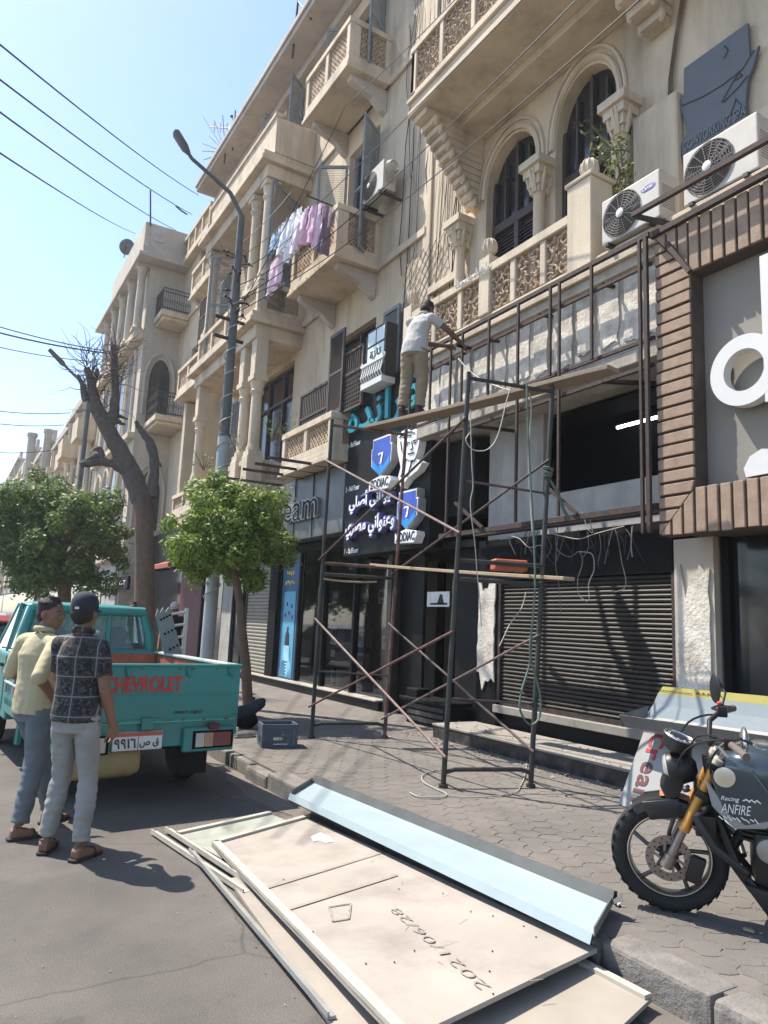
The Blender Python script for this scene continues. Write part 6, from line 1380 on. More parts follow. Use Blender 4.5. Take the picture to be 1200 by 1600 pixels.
        if J.get('shoes'): q.loft([[b+ft*t+sd*w_*a+ZU*zz*k for a, k in ((-1, 0.05), (-.8, 1), (.8, 1), (1, 0.05))] for t, w_, zz in ((-.07, .034, .09), (-.02, .043, .11), (.06, .046, .085), (.14, .046, .05), (.185, .03, .03))])
        q.build('shoe' if J.get('shoes') else 'sandal', 'leather_dark', T, bevel=.004, smooth=40, local=True)
    # hair or cap
    Hh = MB(); Hh.ball(hc+M @ Vector((0, -.022, .04)), .081, .098, .09, 18, 12, M); Hh.ball(hc+M @ Vector((0, -.042, -.008)), .079, .074, .078, 16, 10, M)
    if not hat:
        for k in range(60):
            a = k*2.399; zz = .35+.6*((k*.618) % 1); rr = math.sqrt(max(0, 1-zz*zz)); Hh.ball(hc+M @ Vector((.078*rr*math.cos(a), -.02+.09*rr*math.sin(a)*(1 if math.sin(a) < 0 else .8), .045+.088*zz)), .017, n=8, m=6)
    me = fused(Hh, .0075, 1, .003, (60, 60, 60)); me.materials.append(MATS['hair']); put('hair', me, None, T)
    if hat:
        q = MB(); rg = []
        for k, (r, z) in enumerate(((.092, -.005), (.095, .03), (.092, .065), (.078, .098), (.05, .12), (.012, .129))): rg.append([hc+M @ Vector((math.cos(a)*r*.93, -.012+math.sin(a)*r*1.12, z+.018)) for a in [2*math.pi*i/24 for i in range(24)]])
        q.loft(rg); h_ = q.build('cap', MATS[hat], T, smooth=60, local=True)
        q = MB(); q.loft([[hc+M @ Vector((x, .075+dy, .018+dz+.004*k)) for x, dy, dz in ((-.07, 0, 0), (-.06, .05, -.008), (-.03, .078, -.014), (0, .084, -.016), (.03, .078, -.014), (.06, .05, -.008), (.07, 0, 0), (0, -.01, .004))] for k in (0, 1)]); q.build('cap_peak', MATS[hat], h_, smooth=40, local=True)
        q = MB(); q.ball(hc+M @ Vector((0, -.012, .148)), .008); q.box(-.001, .001, -.001, .001, 0, .001); q.build('cap_button', MATS[hat], h_, local=True)
        q = MB(); p = hc+M @ Vector((.0, -.119, .03)); q.obox(p, M @ Vector((.014, 0, 0)), M @ Vector((0, .002, 0)), M @ Vector((0, 0, .008))); q.build('cap_tab', 'letter_white', h_, local=True)
    return T
# the two men on the road
H0 = W(95, 1340, Z=0); 
person('person in a black patterned shirt and navy cap standing with back turned', (W(103, 1338, Z=0).x, W(103, 1338, Z=0).y, 0), R(-38),
       dict(pelvis=(-.02, -.02, .94), chest=(-.035, -.03, 1.28), neck=(-.03, -.02, 1.46), head=(-.045, .0, 1.595), head_yaw=R(2), twist=R(8),
            sh_l=(-.195, .0, 1.37), el_l=(-.23, .08, 1.12), wr_l=(-.09, .22, 1.02), sh_r=(.125, -.06, 1.365), el_r=(.185, -.06, 1.10), wr_r=(.20, .06, .86), bulk=.94, slim=.9, curl_r=.7, curl_l=.8, pn_r=(-1, .2, 0), pn_l=(.3, -1, 0),
            hip_l=(-.10, -.02, .89), kn_l=(-.12, .06, .50), an_l=(-.17, .03, .098), hip_r=(.06, -.02, .89), kn_r=(.09, .02, .50), an_r=(.12, -.05, .098), ft_l=(-.25, 1, 0), ft_r=(.25, 1, 0)),
       'shirt_plaid', 'jeans_pale', hat='cap_navy', sleeve=.72, seed=1, hem=-.02)
p2 = W(50, 1298, Z=0)
person('person in a cream shirt with a hand on the hip beside the truck', (p2.x, p2.y, 0), R(-62),
       dict(pelvis=(0, -.1, .93), chest=(0, -.11, 1.27), neck=(0, -.08, 1.445), head=(.01, -.045, 1.575), head_yaw=R(-72), head_pitch=R(-4), twist=R(12), slim=.92,
            sh_l=(-.185, -.11, 1.355), el_l=(-.30, -.12, 1.12), wr_l=(-.19, .06, 1.02), sh_r=(.18, -.10, 1.35), el_r=(.30, -.29, 1.14), wr_r=(.19, -.09, .98), curl_l=.6, curl_r=.6, hd_r=(-.5, .8, -.3), pn_r=(-.6, -.4, 0), hd_l=(.5, .8, -.2), pn_l=(.5, -.6, 0),
            hip_l=(-.085, -.1, .88), kn_l=(-.10, .08, .50), an_l=(-.09, .19, .098), hip_r=(.085, -.1, .88), kn_r=(.11, -.12, .49), an_r=(.12, -.19, .098), ft_l=(-.1, 1, 0), ft_r=(.3, 1, 0)),
       'shirt_cream', 'jeans_blue', sleeve=1.12, seed=7, hem=-.03)
# the worker on the plank
wf = Vector((4.99, 7.68, 4.325))
person('person in a white shirt and khaki trousers working on the upper scaffold plank', wf, R(-60),
       dict(pelvis=(0, -.03, .93), chest=(.03, .05, 1.26), neck=(.05, .13, 1.43), head=(.06, .21, 1.535), head_yaw=R(-20), head_pitch=R(-30), twist=R(-14), shoes=True, bulk=1.16,
            sh_l=(-.15, .11, 1.36), el_l=(-.02, .34, 1.12), wr_l=(.24, .46, 1.09), sh_r=(.215, .03, 1.33), el_r=(.40, .16, 1.17), wr_r=(.48, .42, 1.08), curl_l=.9, curl_r=.9, pn_r=(-.8, 0, -.5), pn_l=(.8, 0, -.5),
            hip_l=(-.085, -.03, .88), kn_l=(-.11, .0, .49), an_l=(-.13, -.06, .098), hip_r=(.085, -.03, .88), kn_r=(.10, .03, .49), an_r=(.09, .0, .098), ft_l=(-.2, 1, 0), ft_r=(.1, 1, 0)),
       'shirt_white', 'trousers_khaki', skin='skin_dark', sleeve=.62, seed=12, hem=-.06)
t = thing('power_tool', 'small dark angle grinder held by the worker against the steel frame', 'tool', wf+Vector((.5, -.1, 1.05)))
hp_ = wf+Matrix.Rotation(R(-60), 3, 'Z') @ Vector((.50, .52, 1.05))
q = MB(); q.tube([hp_+Vector((-.14, .02, .02)), hp_+Vector((.02, 0, 0))], [.028, .03], 10); q.tube([hp_+Vector((.02, 0, 0)), hp_+Vector((.08, -.01, -.01))], [.034, .03], 10); q.build('motor_body', 'black_plain', t, smooth=40)
q = MB(); q.lathe(hp_+Vector((.06, -.01, -.05)), [(.01, 0), (.062, .004), (.062, .008), (.01, .012)], 18); q.build('cutting_disc', 'moto_disc', t)
# passers-by behind the pickup
def passer(px, py, Y, label, shirt, trousers, rz, hat=None, sd=0):
    p = W(px, py, Y=Y); hgt = 1.72
    person(label, (p.x, Y, 0 if p.x < KX else KZ), rz, dict(pelvis=(0, 0, .93), chest=(0, .01, 1.27), neck=(0, .02, 1.445), head=(0, .035, 1.575),
        sh_l=(-.185, .0, 1.38), el_l=(-.23, .0, 1.11), wr_l=(-.22, .12, .87), sh_r=(.185, 0, 1.38), el_r=(.23, .0, 1.11), wr_r=(.22, .12, .87), hip_l=(-.085, 0, .88), kn_l=(-.09, .1, .5), an_l=(-.09, .12, .098), hip_r=(.085, 0, .88), kn_r=(.09, -.02, .5), an_r=(.09, -.1, .098)),
        shirt, trousers, hat=hat, voxel=.014, seed=sd)
passer(206, 960, 15.2, 'passer-by with dark hair looking over the pickup roof', 'shirt_cream', 'jeans_blue', R(170), None, 20)
passer(272, 968, 14.2, 'passer-by in a pale cap and dark shirt beyond the ladder', 'black_plain', 'jeans_blue', R(150), 'shirt_white', 23)
# ------------------------------------------------------------------ trees
mat('bark_brown', (.155, .105, .075), .95, var=.22, scale=9, bump=.7, bscale=24, dirt=(.075, .06, .05), dirt_amt=.6, dirt_scale=3, streak=True); mat('bark_dark', (.115, .10, .09), .95, var=.25, scale=9, bump=.8, bscale=26)
def leafmat(name, a, b):
    m = bpy.data.materials.new(name); m.use_nodes = True; n = m.node_tree.nodes; l = m.node_tree.links; p = n['Principled BSDF']; p.inputs['Roughness'].default_value = .5; p.inputs['Specular IOR Level'].default_value = .35
    g = n.new('ShaderNodeNewGeometry'); r = n.new('ShaderNodeValToRGB'); r.color_ramp.elements[0].color = (*a, 1); r.color_ramp.elements[1].color = (*b, 1); l.new(g.outputs['Random Per Island'], r.inputs[0]); l.new(r.outputs[0], p.inputs['Base Color'])
    t = n.new('ShaderNodeBsdfTranslucent'); l.new(r.outputs[0], t.inputs[0]); mx = n.new('ShaderNodeMixShader'); mx.inputs[0].default_value = .35; l.new(p.outputs[0], mx.inputs[1]); l.new(t.outputs[0], mx.inputs[2]); l.new(mx.outputs[0], n['Material Output'].inputs[0]); MATS[name] = m
leafmat('leaf_bright', (.055, .12, .018), (.31, .38, .075)); leafmat('leaf_dusty', (.06, .12, .03), (.19, .27, .07)); leafmat('leaf_vine', (.08, .13, .03), (.2, .22, .07))
def leaves(mb, clumps, n, size, rnd, flat=.6):
    tot = sum(c[1]**2 for c in clumps)
    for c, r in clumps:
        c = Vector(c)
        for k in range(int(n*r*r/tot)):
            d = Vector((rnd.gauss(0, 1), rnd.gauss(0, 1), rnd.gauss(0, 1))).normalized(); p = c+d*r*(.45+.6*rnd.random()**.5)
            if rnd.random() < .12: p += d*r*rnd.uniform(.2, .7)
            u = Vector((rnd.gauss(0, 1), rnd.gauss(0, 1), rnd.gauss(0, .7))).normalized(); nn = (d+Vector((rnd.gauss(0, .6), rnd.gauss(0, .6), .5+rnd.gauss(0, .4)))).normalized(); v = nn.cross(u).normalized(); u = v.cross(nn)
            s = size*rnd.uniform(.65, 1.25)
            mb.add([p-u*s, p-u*s*.2+v*s*.38, p+u*s, p-u*s*.2-v*s*.38], [(0, 1, 2), (0, 2, 3)])
def leafy_tree(label, base, trunk, r0, crown, n, size, leaf, seed, rx, ry, rz, hole=.25, nclump=46):
    rnd = random.Random(seed); T = thing('street_tree', label, 'tree', base); base = Vector(base); cr = Vector(crown)
    pts = [Vector(p) for p in trunk]; q = MB(); q.tube(pts, [r0*(1-.45*i/(len(pts)-1)) for i in range(len(pts))], 12); q.lathe(base-ZU*.02, [(r0*1.5, 0), (r0*1.15, .12), (r0, .3)], 12)
    cl = []
    for k in range(nclump):
        d = Vector((rnd.gauss(0, 1), rnd.gauss(0, 1), rnd.gauss(0, 1))).normalized(); f = (.35+.66*rnd.random()**.6)*(1+.38*mnoise.noise(d*1.9+Vector((seed, 0, 0))))
        cl.append((cr+Vector((d.x*rx*f, d.y*ry*f, d.z*rz*f+(.06*rz if d.z > 0 else 0))), rnd.uniform(.13, .27)*min(rx, rz)))
    top = pts[-1]
    for c, r in rnd.sample(cl, min(16, len(cl))): m_ = top.lerp(c, .5)+Vector((rnd.uniform(-.1, .1), rnd.uniform(-.1, .1), .08)); q.tube([top, m_, c], [r0*.4, r0*.22, r0*.08], 6)
    q.build('trunk', 'bark_brown', T, smooth=50)
    m = MB(); leaves(m, cl, n, size, rnd); m.build('crown', leaf, T)
    return T
tb = W(388, 1118, Z=KZ); Yt = tb.y
def tp(x, y, dy=0.0): return W(x, y, Y=Yt+dy)
leafy_tree('round bright green tree with a slim trunk beside the blue crate', tb, [tb, tp(384, 1040), tp(378, 985), tp(374, 935), tp(366, 890), tp(362, 860)], .085, tp(360, 836), 34000, .04, 'leaf_bright', 4, .88, .86, .80, nclump=120)
T = thing('tree_stem', 'forked side stem rising into the round green tree', 'stem', tb) if False else None
fb = W(95, 945, Y=21.5); fb.z = KZ; Yf = 21.5
def fp(x, y): return W(x, y, Y=Yf)
leafy_tree('broad dusty green tree beyond the pickup cab', (fp(100, 950).x, Yf, KZ), [(fp(102, 960).x, Yf, KZ), fp(101, 930), fp(97, 905), fp(92, 880)], .2, fp(92, 842), 30000, .075, 'leaf_dusty', 9, 1.85, 1.6, 1.55, nclump=110)
# pollarded bare tree
YB = 16.4
def bp(x, y, d=0.0): return W(x, y, Y=YB+d)
b0 = bp(226, 950); BT = thing('bare_tree', 'pollarded bare tree with a painted trunk and stubby dark limbs', 'tree', (b0.x, YB, KZ))
q = MB(); q.tube([(b0.x, YB, KZ-.02), (b0.x+.0, YB, .5), bp(226, 950), bp(226, 880), bp(225, 810), bp(222, 775)], [.32, .26, .23, .21, .20, .21], 16); q.build('trunk', 'bark_brown', BT, smooth=50)
def limb(pts, rs, nm='limb'):
    P = [Vector(p) for p in pts]; out = []; ro = []
    for i in range(len(P)-1):
        for k in range(4): t = k/4; out.append(P[i].lerp(P[i+1], t)+Vector((mnoise.noise(P[i]*3+Vector((k, 0, 0)))*.03, 0, mnoise.noise(P[i]*5+Vector((0, k, 0)))*.03))); ro.append(.84*lerp(rs[i], rs[i+1], t)*(1+.15*mnoise.noise(out[-1]*6)))
    out.append(P[-1]); ro.append(rs[-1]*.84); q = MB(); q.tube(out, ro, 10); return q.build(nm, 'bark_dark', BT, smooth=60)
limb([bp(222, 785), bp(212, 755), bp(197, 722), bp(180, 692), bp(162, 660), bp(150, 635), bp(143, 610)], [.27, .27, .25, .22, .19, .17, .15])
limb([bp(232, 775), bp(240, 740), bp(241, 712), bp(233, 690), bp(220, 672), bp(212, 658)], [.22, .15, .13, .12, .09, .05])
limb([bp(200, 735), bp(180, 724), bp(160, 720), bp(140, 724), bp(125, 726)], [.2, .14, .11, .10, .08]); limb([bp(165, 720), bp(150, 712), bp(132, 720)], [.08, .06, .04]); limb([bp(160, 714), bp(155, 700), bp(148, 704)], [.1, .07, .05])
limb([bp(166, 668), bp(178, 645), bp(180, 610), bp(179, 575), bp(178, 540)], [.2, .14, .10, .10, .09]); limb([bp(172, 655), bp(185, 658), bp(196, 664)], [.1, .07, .02]); limb([bp(174, 650), bp(188, 650), bp(200, 655)], [.09, .05, .02])
limb([bp(146, 615), bp(142, 595), bp(135, 575)], [.14, .10, .08]); limb([bp(144, 620), bp(146, 598), bp(150, 584), bp(153, 576)], [.12, .08, .07, .03]); limb([bp(135, 625), bp(128, 600), bp(122, 585)], [.1, .06, .03]); limb([bp(240, 725), bp(248, 724), bp(253, 729)], [.06, .04, .02])
rn = random.Random(2); q = MB()
for k in range(120):                                             # whippy shoots
    sx, sy = rn.choice(((150, 582), (138, 580), (126, 596), (178, 545), (180, 590), (150, 612), (176, 570), (140, 560), (165, 640))); a = bp(sx+rn.uniform(-8, 8), sy+rn.uniform(-8, 12), rn.uniform(-.3, .3)); p = [a]; d = Vector((rn.gauss(0, .8), rn.gauss(0, .6), rn.uniform(.3, 1.3))).normalized()
    for j in range(5): d = (d+Vector((rn.gauss(0, .35), rn.gauss(0, .3), rn.gauss(-.02, .3)))).normalized(); p.append(p[-1]+d*.17)
    q.tube(p, [.012, .010, .008, .006, .005, .003], 4)
q.build('twigs', 'bark_dark', BT)

# ------------------------------------------------------------------ lamp posts
mat('pole_grey', (.33, .345, .345), .55, metal=.2, var=.1, scale=4, dirt=(.2, .2, .19), dirt_amt=.5, dirt_scale=2); mat('pole_dark', (.095, .10, .10), .6, var=.15, scale=5)
X_P = 3.95
pb = W(322, 1010, X=X_P); YP = W(345, 750, X=X_P).y
def pp(x, y): return W(x, y, Y=YP)
LP = thing('lamp_post', 'tall grey steel lamp post wrapped with cable behind the round green tree', 'lamp post', (pp(345, 750).x, YP, KZ))
x0 = pp(345, 750).x; zt = pp(372, 335).z; z1 = pp(345, 682).z
q = MB(); q.lathe((x0, YP, KZ), [(.2, 0), (.2, .02), (.12, .03), (.115, 1.2), (.108, z1-KZ)], 18); q.build('lower_shaft', 'pole_grey', LP, smooth=40)
q = MB(); q.lathe((x0, YP, z1), [(.112, 0), (.112, .05), (.09, .06), (.078, 2.6), (.06, zt-z1)], 16); q.build('upper_shaft', 'pole_dark', LP, smooth=40)
L0 = Vector((x0, YP, zt)); L1 = pp(283, 222); L2 = pp(300, 248)
q = MB(); q.tube([L0-ZU*.2, L0, L0.lerp(L2, .25)+ZU*.18, L0.lerp(L2, .6)+ZU*.1, L2, L1], [.05, .045, .042, .038, .035, .03], 10); q.build('arm', 'pole_dark', LP, smooth=50)
d = (pp(273, 205)-L2).normalized(); sd = Vector((0, 1, 0)); up_ = sd.cross(d); a = L2.lerp(L1, .3); L = (pp(273, 205)-a).length
q = MB(); q.loft([[a+d*L*t+sd*w_*math.cos(k)*1.0+up_*h_*math.sin(k) for k in [2*math.pi*i/12 for i in range(12)]] for t, w_, h_ in ((0, .04, .04), (.12, .07, .05), (.25, .12, .055), (.9, .13, .05), (1, .08, .03))]); q.build('lamp_head', 'pole_dark', LP, smooth=40)
q = MB(); n = 150
q.tube([(x0+math.cos(t*.55)*(.135-.03*t/n), YP+math.sin(t*.55)*(.135-.03*t/n), KZ+1.6+t*(zt-KZ-3.2)/n) for t in range(n)], .011, 5); q.build('wrapped_cable', 'cable_white', LP)
for z in (pp(360, 530).z, pp(360, 500).z):
    q = MB(); q.bar((x0-.35, YP-.03, z), (x0+.22, YP+.03, z), .05, .05); q.build('crossarm', 'iron', LP)
q = MB(); rn = random.Random(3)
for k in range(16):
    z = lerp(pp(360, 500).z, pp(368, 380).z, rn.random()); a = rn.uniform(0, 6.28); q.tube([(x0, YP, z), (x0+math.cos(a)*.2, YP+math.sin(a)*.2, z+.05), (x0+math.cos(a)*.28, YP+math.sin(a)*.28, z+rn.uniform(-.1, .15))], .013, 5)
    q.ball((x0+math.cos(a)*.2, YP+math.sin(a)*.2, z+.05), .03, n=8, m=5)
q.build('cable_clamps', 'iron', LP)
YQ = 25.0
def qp(x, y): return W(x, y, Y=YQ)
F_ = thing('lamp_post', 'distant dark lamp post standing behind the bare tree', 'lamp post', (qp(135, 950).x, YQ, KZ))
q = MB(); xq = qp(131, 700).x; q.lathe((xq, YQ, KZ), [(.12, 0), (.09, 1), (.07, qp(128, 605).z-KZ)], 10); q.build('shaft', 'pole_dark', F_)
q = MB(); q.tube([(xq, YQ, qp(128, 605).z-.1), qp(120, 590), qp(100, 570)], .045, 6); a = qp(102, 572); b = qp(77, 546); q.tube([a, a.lerp(b, .2), b], [.05, .09, .07], 8); q.build('lamp_head', 'pole_dark', F_)

# ------------------------------------------------------------------ overhead wires
def wire(label, a, b, sag, r=.012, mt='cable_black', group='overhead wires'): return tag(MB().tube(catenary(a, b, sag, 18), r, 5).build('overhead_wire', mt, None), label, 'wire', group)
for k, (ya, (xb, yb)) in enumerate(((65, (310, 305)), (120, (300, 335)), (170, (275, 360)), (235, (212, 365)))):
    A = W(-40, ya-28+k*2, Y=9.0); B = W(xb, yb, X=6.4); wire(['topmost', 'second', 'third', 'lowest'][k]+' dark wire of the four crossing the sky to the cream roof', A, B, .12, .013)
    if k == 1: wire('short thick wire splice on the second wire across the sky', A.lerp(B, .80)-ZU*.1, A.lerp(B, .93)-ZU*.13, .02, .03)
for k, (a, b) in enumerate((((-20, 505), (190, 552)), ((-20, 515), (178, 553)), ((-20, 538), (150, 565)), ((-20, 640), (110, 645)), ((-20, 660), (100, 664)), ((-20, 706), (85, 703)))):
    wire('thin distant wire across the street '+['joining the bare tree top', 'just under the highest pair', 'through the bare twigs', 'above the far roofs', 'over the far flues', 'at the flue feet'][k], W(a[0], a[1], Y=24+k*3), W(b[0], b[1], Y=26+k*3), .1, .018 if k != 1 else .03)
for k, (a, b) in enumerate((((905, -5), (560, 330)), ((820, -5), (470, 345)), ((1010, -10), (610, 330)), ((720, -10), (540, 165)))):
    wire('taut dark cable running past '+['the arched windows', 'the upper carved balcony', 'the carved corbels', 'the top corner balcony'][k], W(a[0], a[1], X=5.35-.1*k), W(b[0], b[1], X=5.5), .05, .008)
    B = W(b[0], b[1], X=5.5); wire('taut dark cable running on to the lamp post from '+['the arched windows', 'the upper carved balcony', 'the carved corbels', 'the top corner balcony'][k], B, Vector((x0, YP, pp(362, 470+10*k).z)), .1, .008)
for k in range(5): y = 300+k*28; wire('wire from the lamp post across the loggia columns', Vector((x0, YP, pp(365, 380+k*22).z)), W(455+k*8, y, X=5.7), .08, .007)
rn = random.Random(31)
for k in range(26):                                             # bundles hanging down the wall between balconies and arches
    y = rn.choice((10.9, 10.4, 10.1, 9.85, 11.2, 9.7))+rn.uniform(-.12, .12); z = rn.uniform(11.5, 16.5); L = rn.uniform(3, 7); p = []
    for j in range(9): p.append(Vector((6.965-.02*rn.random(), y+rn.uniform(-.06, .06)+.1*math.sin(j*.8+k), z-L*j/8)))
    tag(MB().tube(p, rn.choice((.006, .008, .011)), 4).build('wall_cable', 'cable_black' if k % 4 else 'cable_white', None), 'loose cable hanging down the cream wall left of the arched windows', 'cable', 'cables hanging on the wall')
for k in range(6):
    y = 21.3+rn.uniform(-.4, .5); p = [Vector((6.96, y+rn.uniform(-.08, .08), 8.6-j*.55)) for j in range(8)]; tag(MB().tube(p, .012, 4).build('wall_cable', 'cable_black' if k % 2 else 'cable_white', None), 'loose cable hanging down the wall left of the lamp post', 'cable', 'cables on the far wall')
p = [W(x, y, X=6.95) for x, y in ((1070, -10), (1058, 60), (1050, 120), (1048, 180), (1040, 230), (1038, 270))]
for k in range(3): tag(MB().tube([q_+Vector((0, .02*k, 0)) for q_ in p], .012, 5).build('wall_cable', 'bark_brown', None), 'brown cable running down beside the co-working sign', 'cable', 'cables beside the co-working sign')

# ------------------------------------------------------------------ roof antennas, dishes, poles
def dish(c, r, n, label, mt='pole_grey'):
    T = thing('satellite_dish', label, 'satellite dish', c); c, n = Vector(c), Vector(n).normalized(); q = MB(); q.lathe(c, [(r, .16*r*2), (r*.8, .2*r), (r*.5, .08*r), (.01, 0), (.01, -.02), (r*.5, .05*r), (r*.8, .17*r), (r*1.0, .30*r)], 24, n); q.build('reflector', mt, T, smooth=50)
    q = MB(); q.tube([c-ZU*r*1.6-n*.1, c-n*.05], .025, 6); q.tube([c-ZU*r*.7, c+n*r*.9], .012, 5); q.ball(c+n*r*.9, .05); q.build('mount', 'iron', T)
dish(W(197, 385, X=5.3), .36, (.5, .8, .3), 'dark satellite dish on the roof edge of the deep-eaved house', 'pole_dark'); dish(W(372, 195, X=6.5), .34, (-.8, -.2, .5), 'grey satellite dish among the roof antennas', 'pole_grey')
def antenna(pl, label, masts):
    T = thing('roof_antenna', label, 'antenna', pl[0]); q = MB()
    for a, b, r in masts: q.tube([a, b], r, 5)
    q.build('elements', 'iron', T)
c = W(352, 238, X=6.3); antenna([c], 'fan of bare aluminium antenna rods on the cream roof edge', [(c-ZU*.4, c+ZU*.3, .03)]+[(c, W(x, y, X=6.3), .014) for x, y in ((318, 183), (335, 188), (326, 212), (316, 224), (316, 236), (318, 250), (348, 180), (330, 262))])
c = W(366, 200, X=6.4); antenna([c], 'cross-shaped television antenna beside the grey dish', [(c-ZU*.8, W(368, 173, X=6.4), .025), (W(328, 199, X=6.4), W(376, 201, X=6.4), .02)]+[(W(x, 192, X=6.4), W(x, 207, X=6.4), .012) for x in (335, 345, 355)])
c = W(463, 0, X=6.3); antenna([c], 'tall thin antenna mast on the cream roof above the laundry', [(W(458, 75, X=6.3)-ZU*.3, W(467, -10, X=6.3), .03), (W(466, 2, X=6.3), W(486, 30, X=6.3), .025)])
c = W(235, 350, X=5.35); antenna([c], 'plain upright pole on the roof parapet of the deep-eaved house', [(W(235, 352, X=5.35), W(235, 298, X=5.35), .035)])
# brackets, laundry lines
for k, (a, b) in enumerate((((523, 322), (495, 308)), ((548, 36), (515, 22)), ((482, 125), (458, 115)), ((435, 190), (408, 180)))): pass
# ------------------------------------------------------------------ sheets and trim lying in the gutter
mat('mdf_tan', (.325, .288, .252), .8, var=.12, scale=1.6, detail=9, dirt=(.225, .197, .17), dirt_amt=.9, dirt_scale=1.9, bump=.1, bscale=60); mat('mdf_pale', (.30, .265, .225), .8, var=.14, scale=2, dirt=(.22, .185, .15), dirt_amt=.6, dirt_scale=1.6); mat('board_edge', (.40, .37, .315), .7, var=.12, scale=9); mat('board_mint', (.30, .32, .275), .6, var=.14, scale=5, dirt=(.22, .185, .135), dirt_amt=.7, dirt_scale=3.5)
mat('tray_blue', (.31, .375, .395), .4, var=.05, scale=3, dirt=(.24, .31, .33), dirt_amt=.4, dirt_scale=2); mat('tray_grey', (.12, .125, .12), .6, metal=.2, var=.15, scale=6); mat('trim_grey', (.30, .30, .28), .5, metal=.3, var=.15)
def sheet(label, quad, th, mt, trim=(), name='sheet_board', tw=.045):
    Q = [Vector(p) for p in quad]; T = thing(name, label, 'board', Q[0], group='boards dumped beside the kerb'); nr = (Q[1]-Q[0]).cross(Q[3]-Q[0]).normalized(); nr = nr if nr.z > 0 else -nr
    N, M_ = 12, 6; vs = []; fs = []
    for i in range(N+1):
        for j in range(M_+1):
            p = Q[0].lerp(Q[3], i/N).lerp(Q[1].lerp(Q[2], i/N), j/M_); p = p+nr*(.003*mnoise.noise(p*1.7)); vs.append(p)
    k = len(vs); vs += [p-nr*th for p in vs]
    for i in range(N):
        for j in range(M_): a = i*(M_+1)+j; f = (a, a+1, a+M_+2, a+M_+1); fs.append(f); fs.append(tuple(k+x for x in reversed(f)))
    rim = [j for j in range(M_+1)]+[(i+1)*(M_+1)+M_ for i in range(N)]+[N*(M_+1)+M_-1-j for j in range(M_)]+[(N-1-i)*(M_+1) for i in range(N-1)]
    for a, b in zip(rim, rim[1:]+rim[:1]): fs.append((a, b, b+k, a+k))
    q = MB(); q.add(vs, fs); q.build('panel', mt, T)
    for a, b in trim:
        q = MB(); A, B = Q[a], Q[b]; c = sum(Q, Vector())/4; n = (B-A).cross(nr).normalized(); n = n if n.dot(c-A) > 0 else -n
        m_ = 6
        for s in range(m_): q.obox((A.lerp(B, (s+.5)/m_))+n*tw*.5+nr*.004, (B-A)*(.5/m_*.998), n*tw/2, nr*.013)
        q.build('edge_trim', 'board_edge', T)
    return T, nr
sheet('mint and cream painted board under the far end of the large tan sheet', [(1.66, 5.52, .03), (2.5, 5.80, .03), (2.62, 5.2, .03), (1.78, 4.85, .03)], .018, 'board_mint', [(0, 1)])
sheet('pale lower board sticking out under the near end of the tan sheet', [(1.70, 4.5, .022), (2.80, 4.5, .022), (2.815, 2.27, .06), (1.42, 1.85, .03)], .018, 'mdf_pale', [(1, 2)])
A_, B_, C_ = Vector((1.795, 5.12, .055)), Vector((2.69, 5.50, .055)), Vector((2.84, 2.60, .13)); _n = (B_-A_).cross(C_-A_); D_ = Vector((1.60, 2.38, 0)); D_.z = A_.z-((D_.x-A_.x)*_n.x+(D_.y-A_.y)*_n.y)/_n.z
BD, nr = sheet('large tan backing sheet with stencilled date lying on the road beside the kerb', [A_, B_, C_, D_], .02, 'mdf_tan', [(0, 1), (0, 3)], 'sheet_board', .05)
def onb(x, y, h=.004):
    """point on the big sheet seen at x, y"""
    d = fw+RT*((x-600)/FPX)+UP*((800-y)/FPX); t = (A_-EYE).dot(nr)/d.dot(nr); return EYE+d*t+nr*h
a, b = onb(768, 1545, .005), onb(622, 1420, .005); u = (b-a).normalized(); v = nr.cross(u); q = MB()
text(q, '2021/06/28', a, u, v, (b-a).length, .055, .001, -.014); o = q.build('stencilled_date', mat('ink_faded', (.255, .222, .195), .8, var=.3, scale=30), BD)
q = MB(); c = [onb(*p_, .005) for p_ in ((520, 1441), (514, 1418), (548, 1413), (545, 1437))]
for i in range(4): q.bar(c[i], c[(i+1) % 4], .011, .002, nr)
q.build('stencilled_square', 'ink_faded', BD)
sc_ = MB()
for (x0_, y0_, x1_, y1_) in ((405, 1392, 600, 1332), (440, 1425, 620, 1368)): sc_.bar(onb(x0_, y0_, .0045), onb(x1_, y1_, .0045), .03, .0008, nr)
sc_.build('glue_band', mat('glue_mark', (.285, .245, .21), .8, var=.2, scale=12), BD)
q = MB(); rn = random.Random(61)
for k in range(20):
    x, y = rn.uniform(390, 880), rn.uniform(1310, 1570); a_ = rn.uniform(0, 6.28); L_ = rn.uniform(8, 38); p_ = onb(x, y, .0042); p2_ = onb(x+math.cos(a_)*L_, y+math.sin(a_)*L_*.5, .0042)
    c_ = (p_+p2_)/2
    if (c_-A_).cross(D_-A_).z < -.12: q.bar(p_, p2_, rn.uniform(.0015, .0035), .0004, nr)
o = q.build('scratches', mat('scuff', (.305, .272, .238), .9, var=.4, scale=40), BD); o['kind'] = 'stuff'
q = MB(); q.prism([onb(x, y, .0042) for x, y in ((486, 1308), (500, 1302), (515, 1308), (522, 1316), (508, 1318), (498, 1314), (490, 1316))], nr*.0008); q.build('paint_splash', 'letter_white', BD)
q = MB(); rn = random.Random(6)
for k in range(22):
    p = onb(rn.uniform(400, 860), rn.uniform(1330, 1560), .003); q.lathe(p, [(.0045, 0), (.004, .003)], 6, nr)
o = q.build('nail_heads', 'black_plain', BD); o['kind'] = 'stuff'
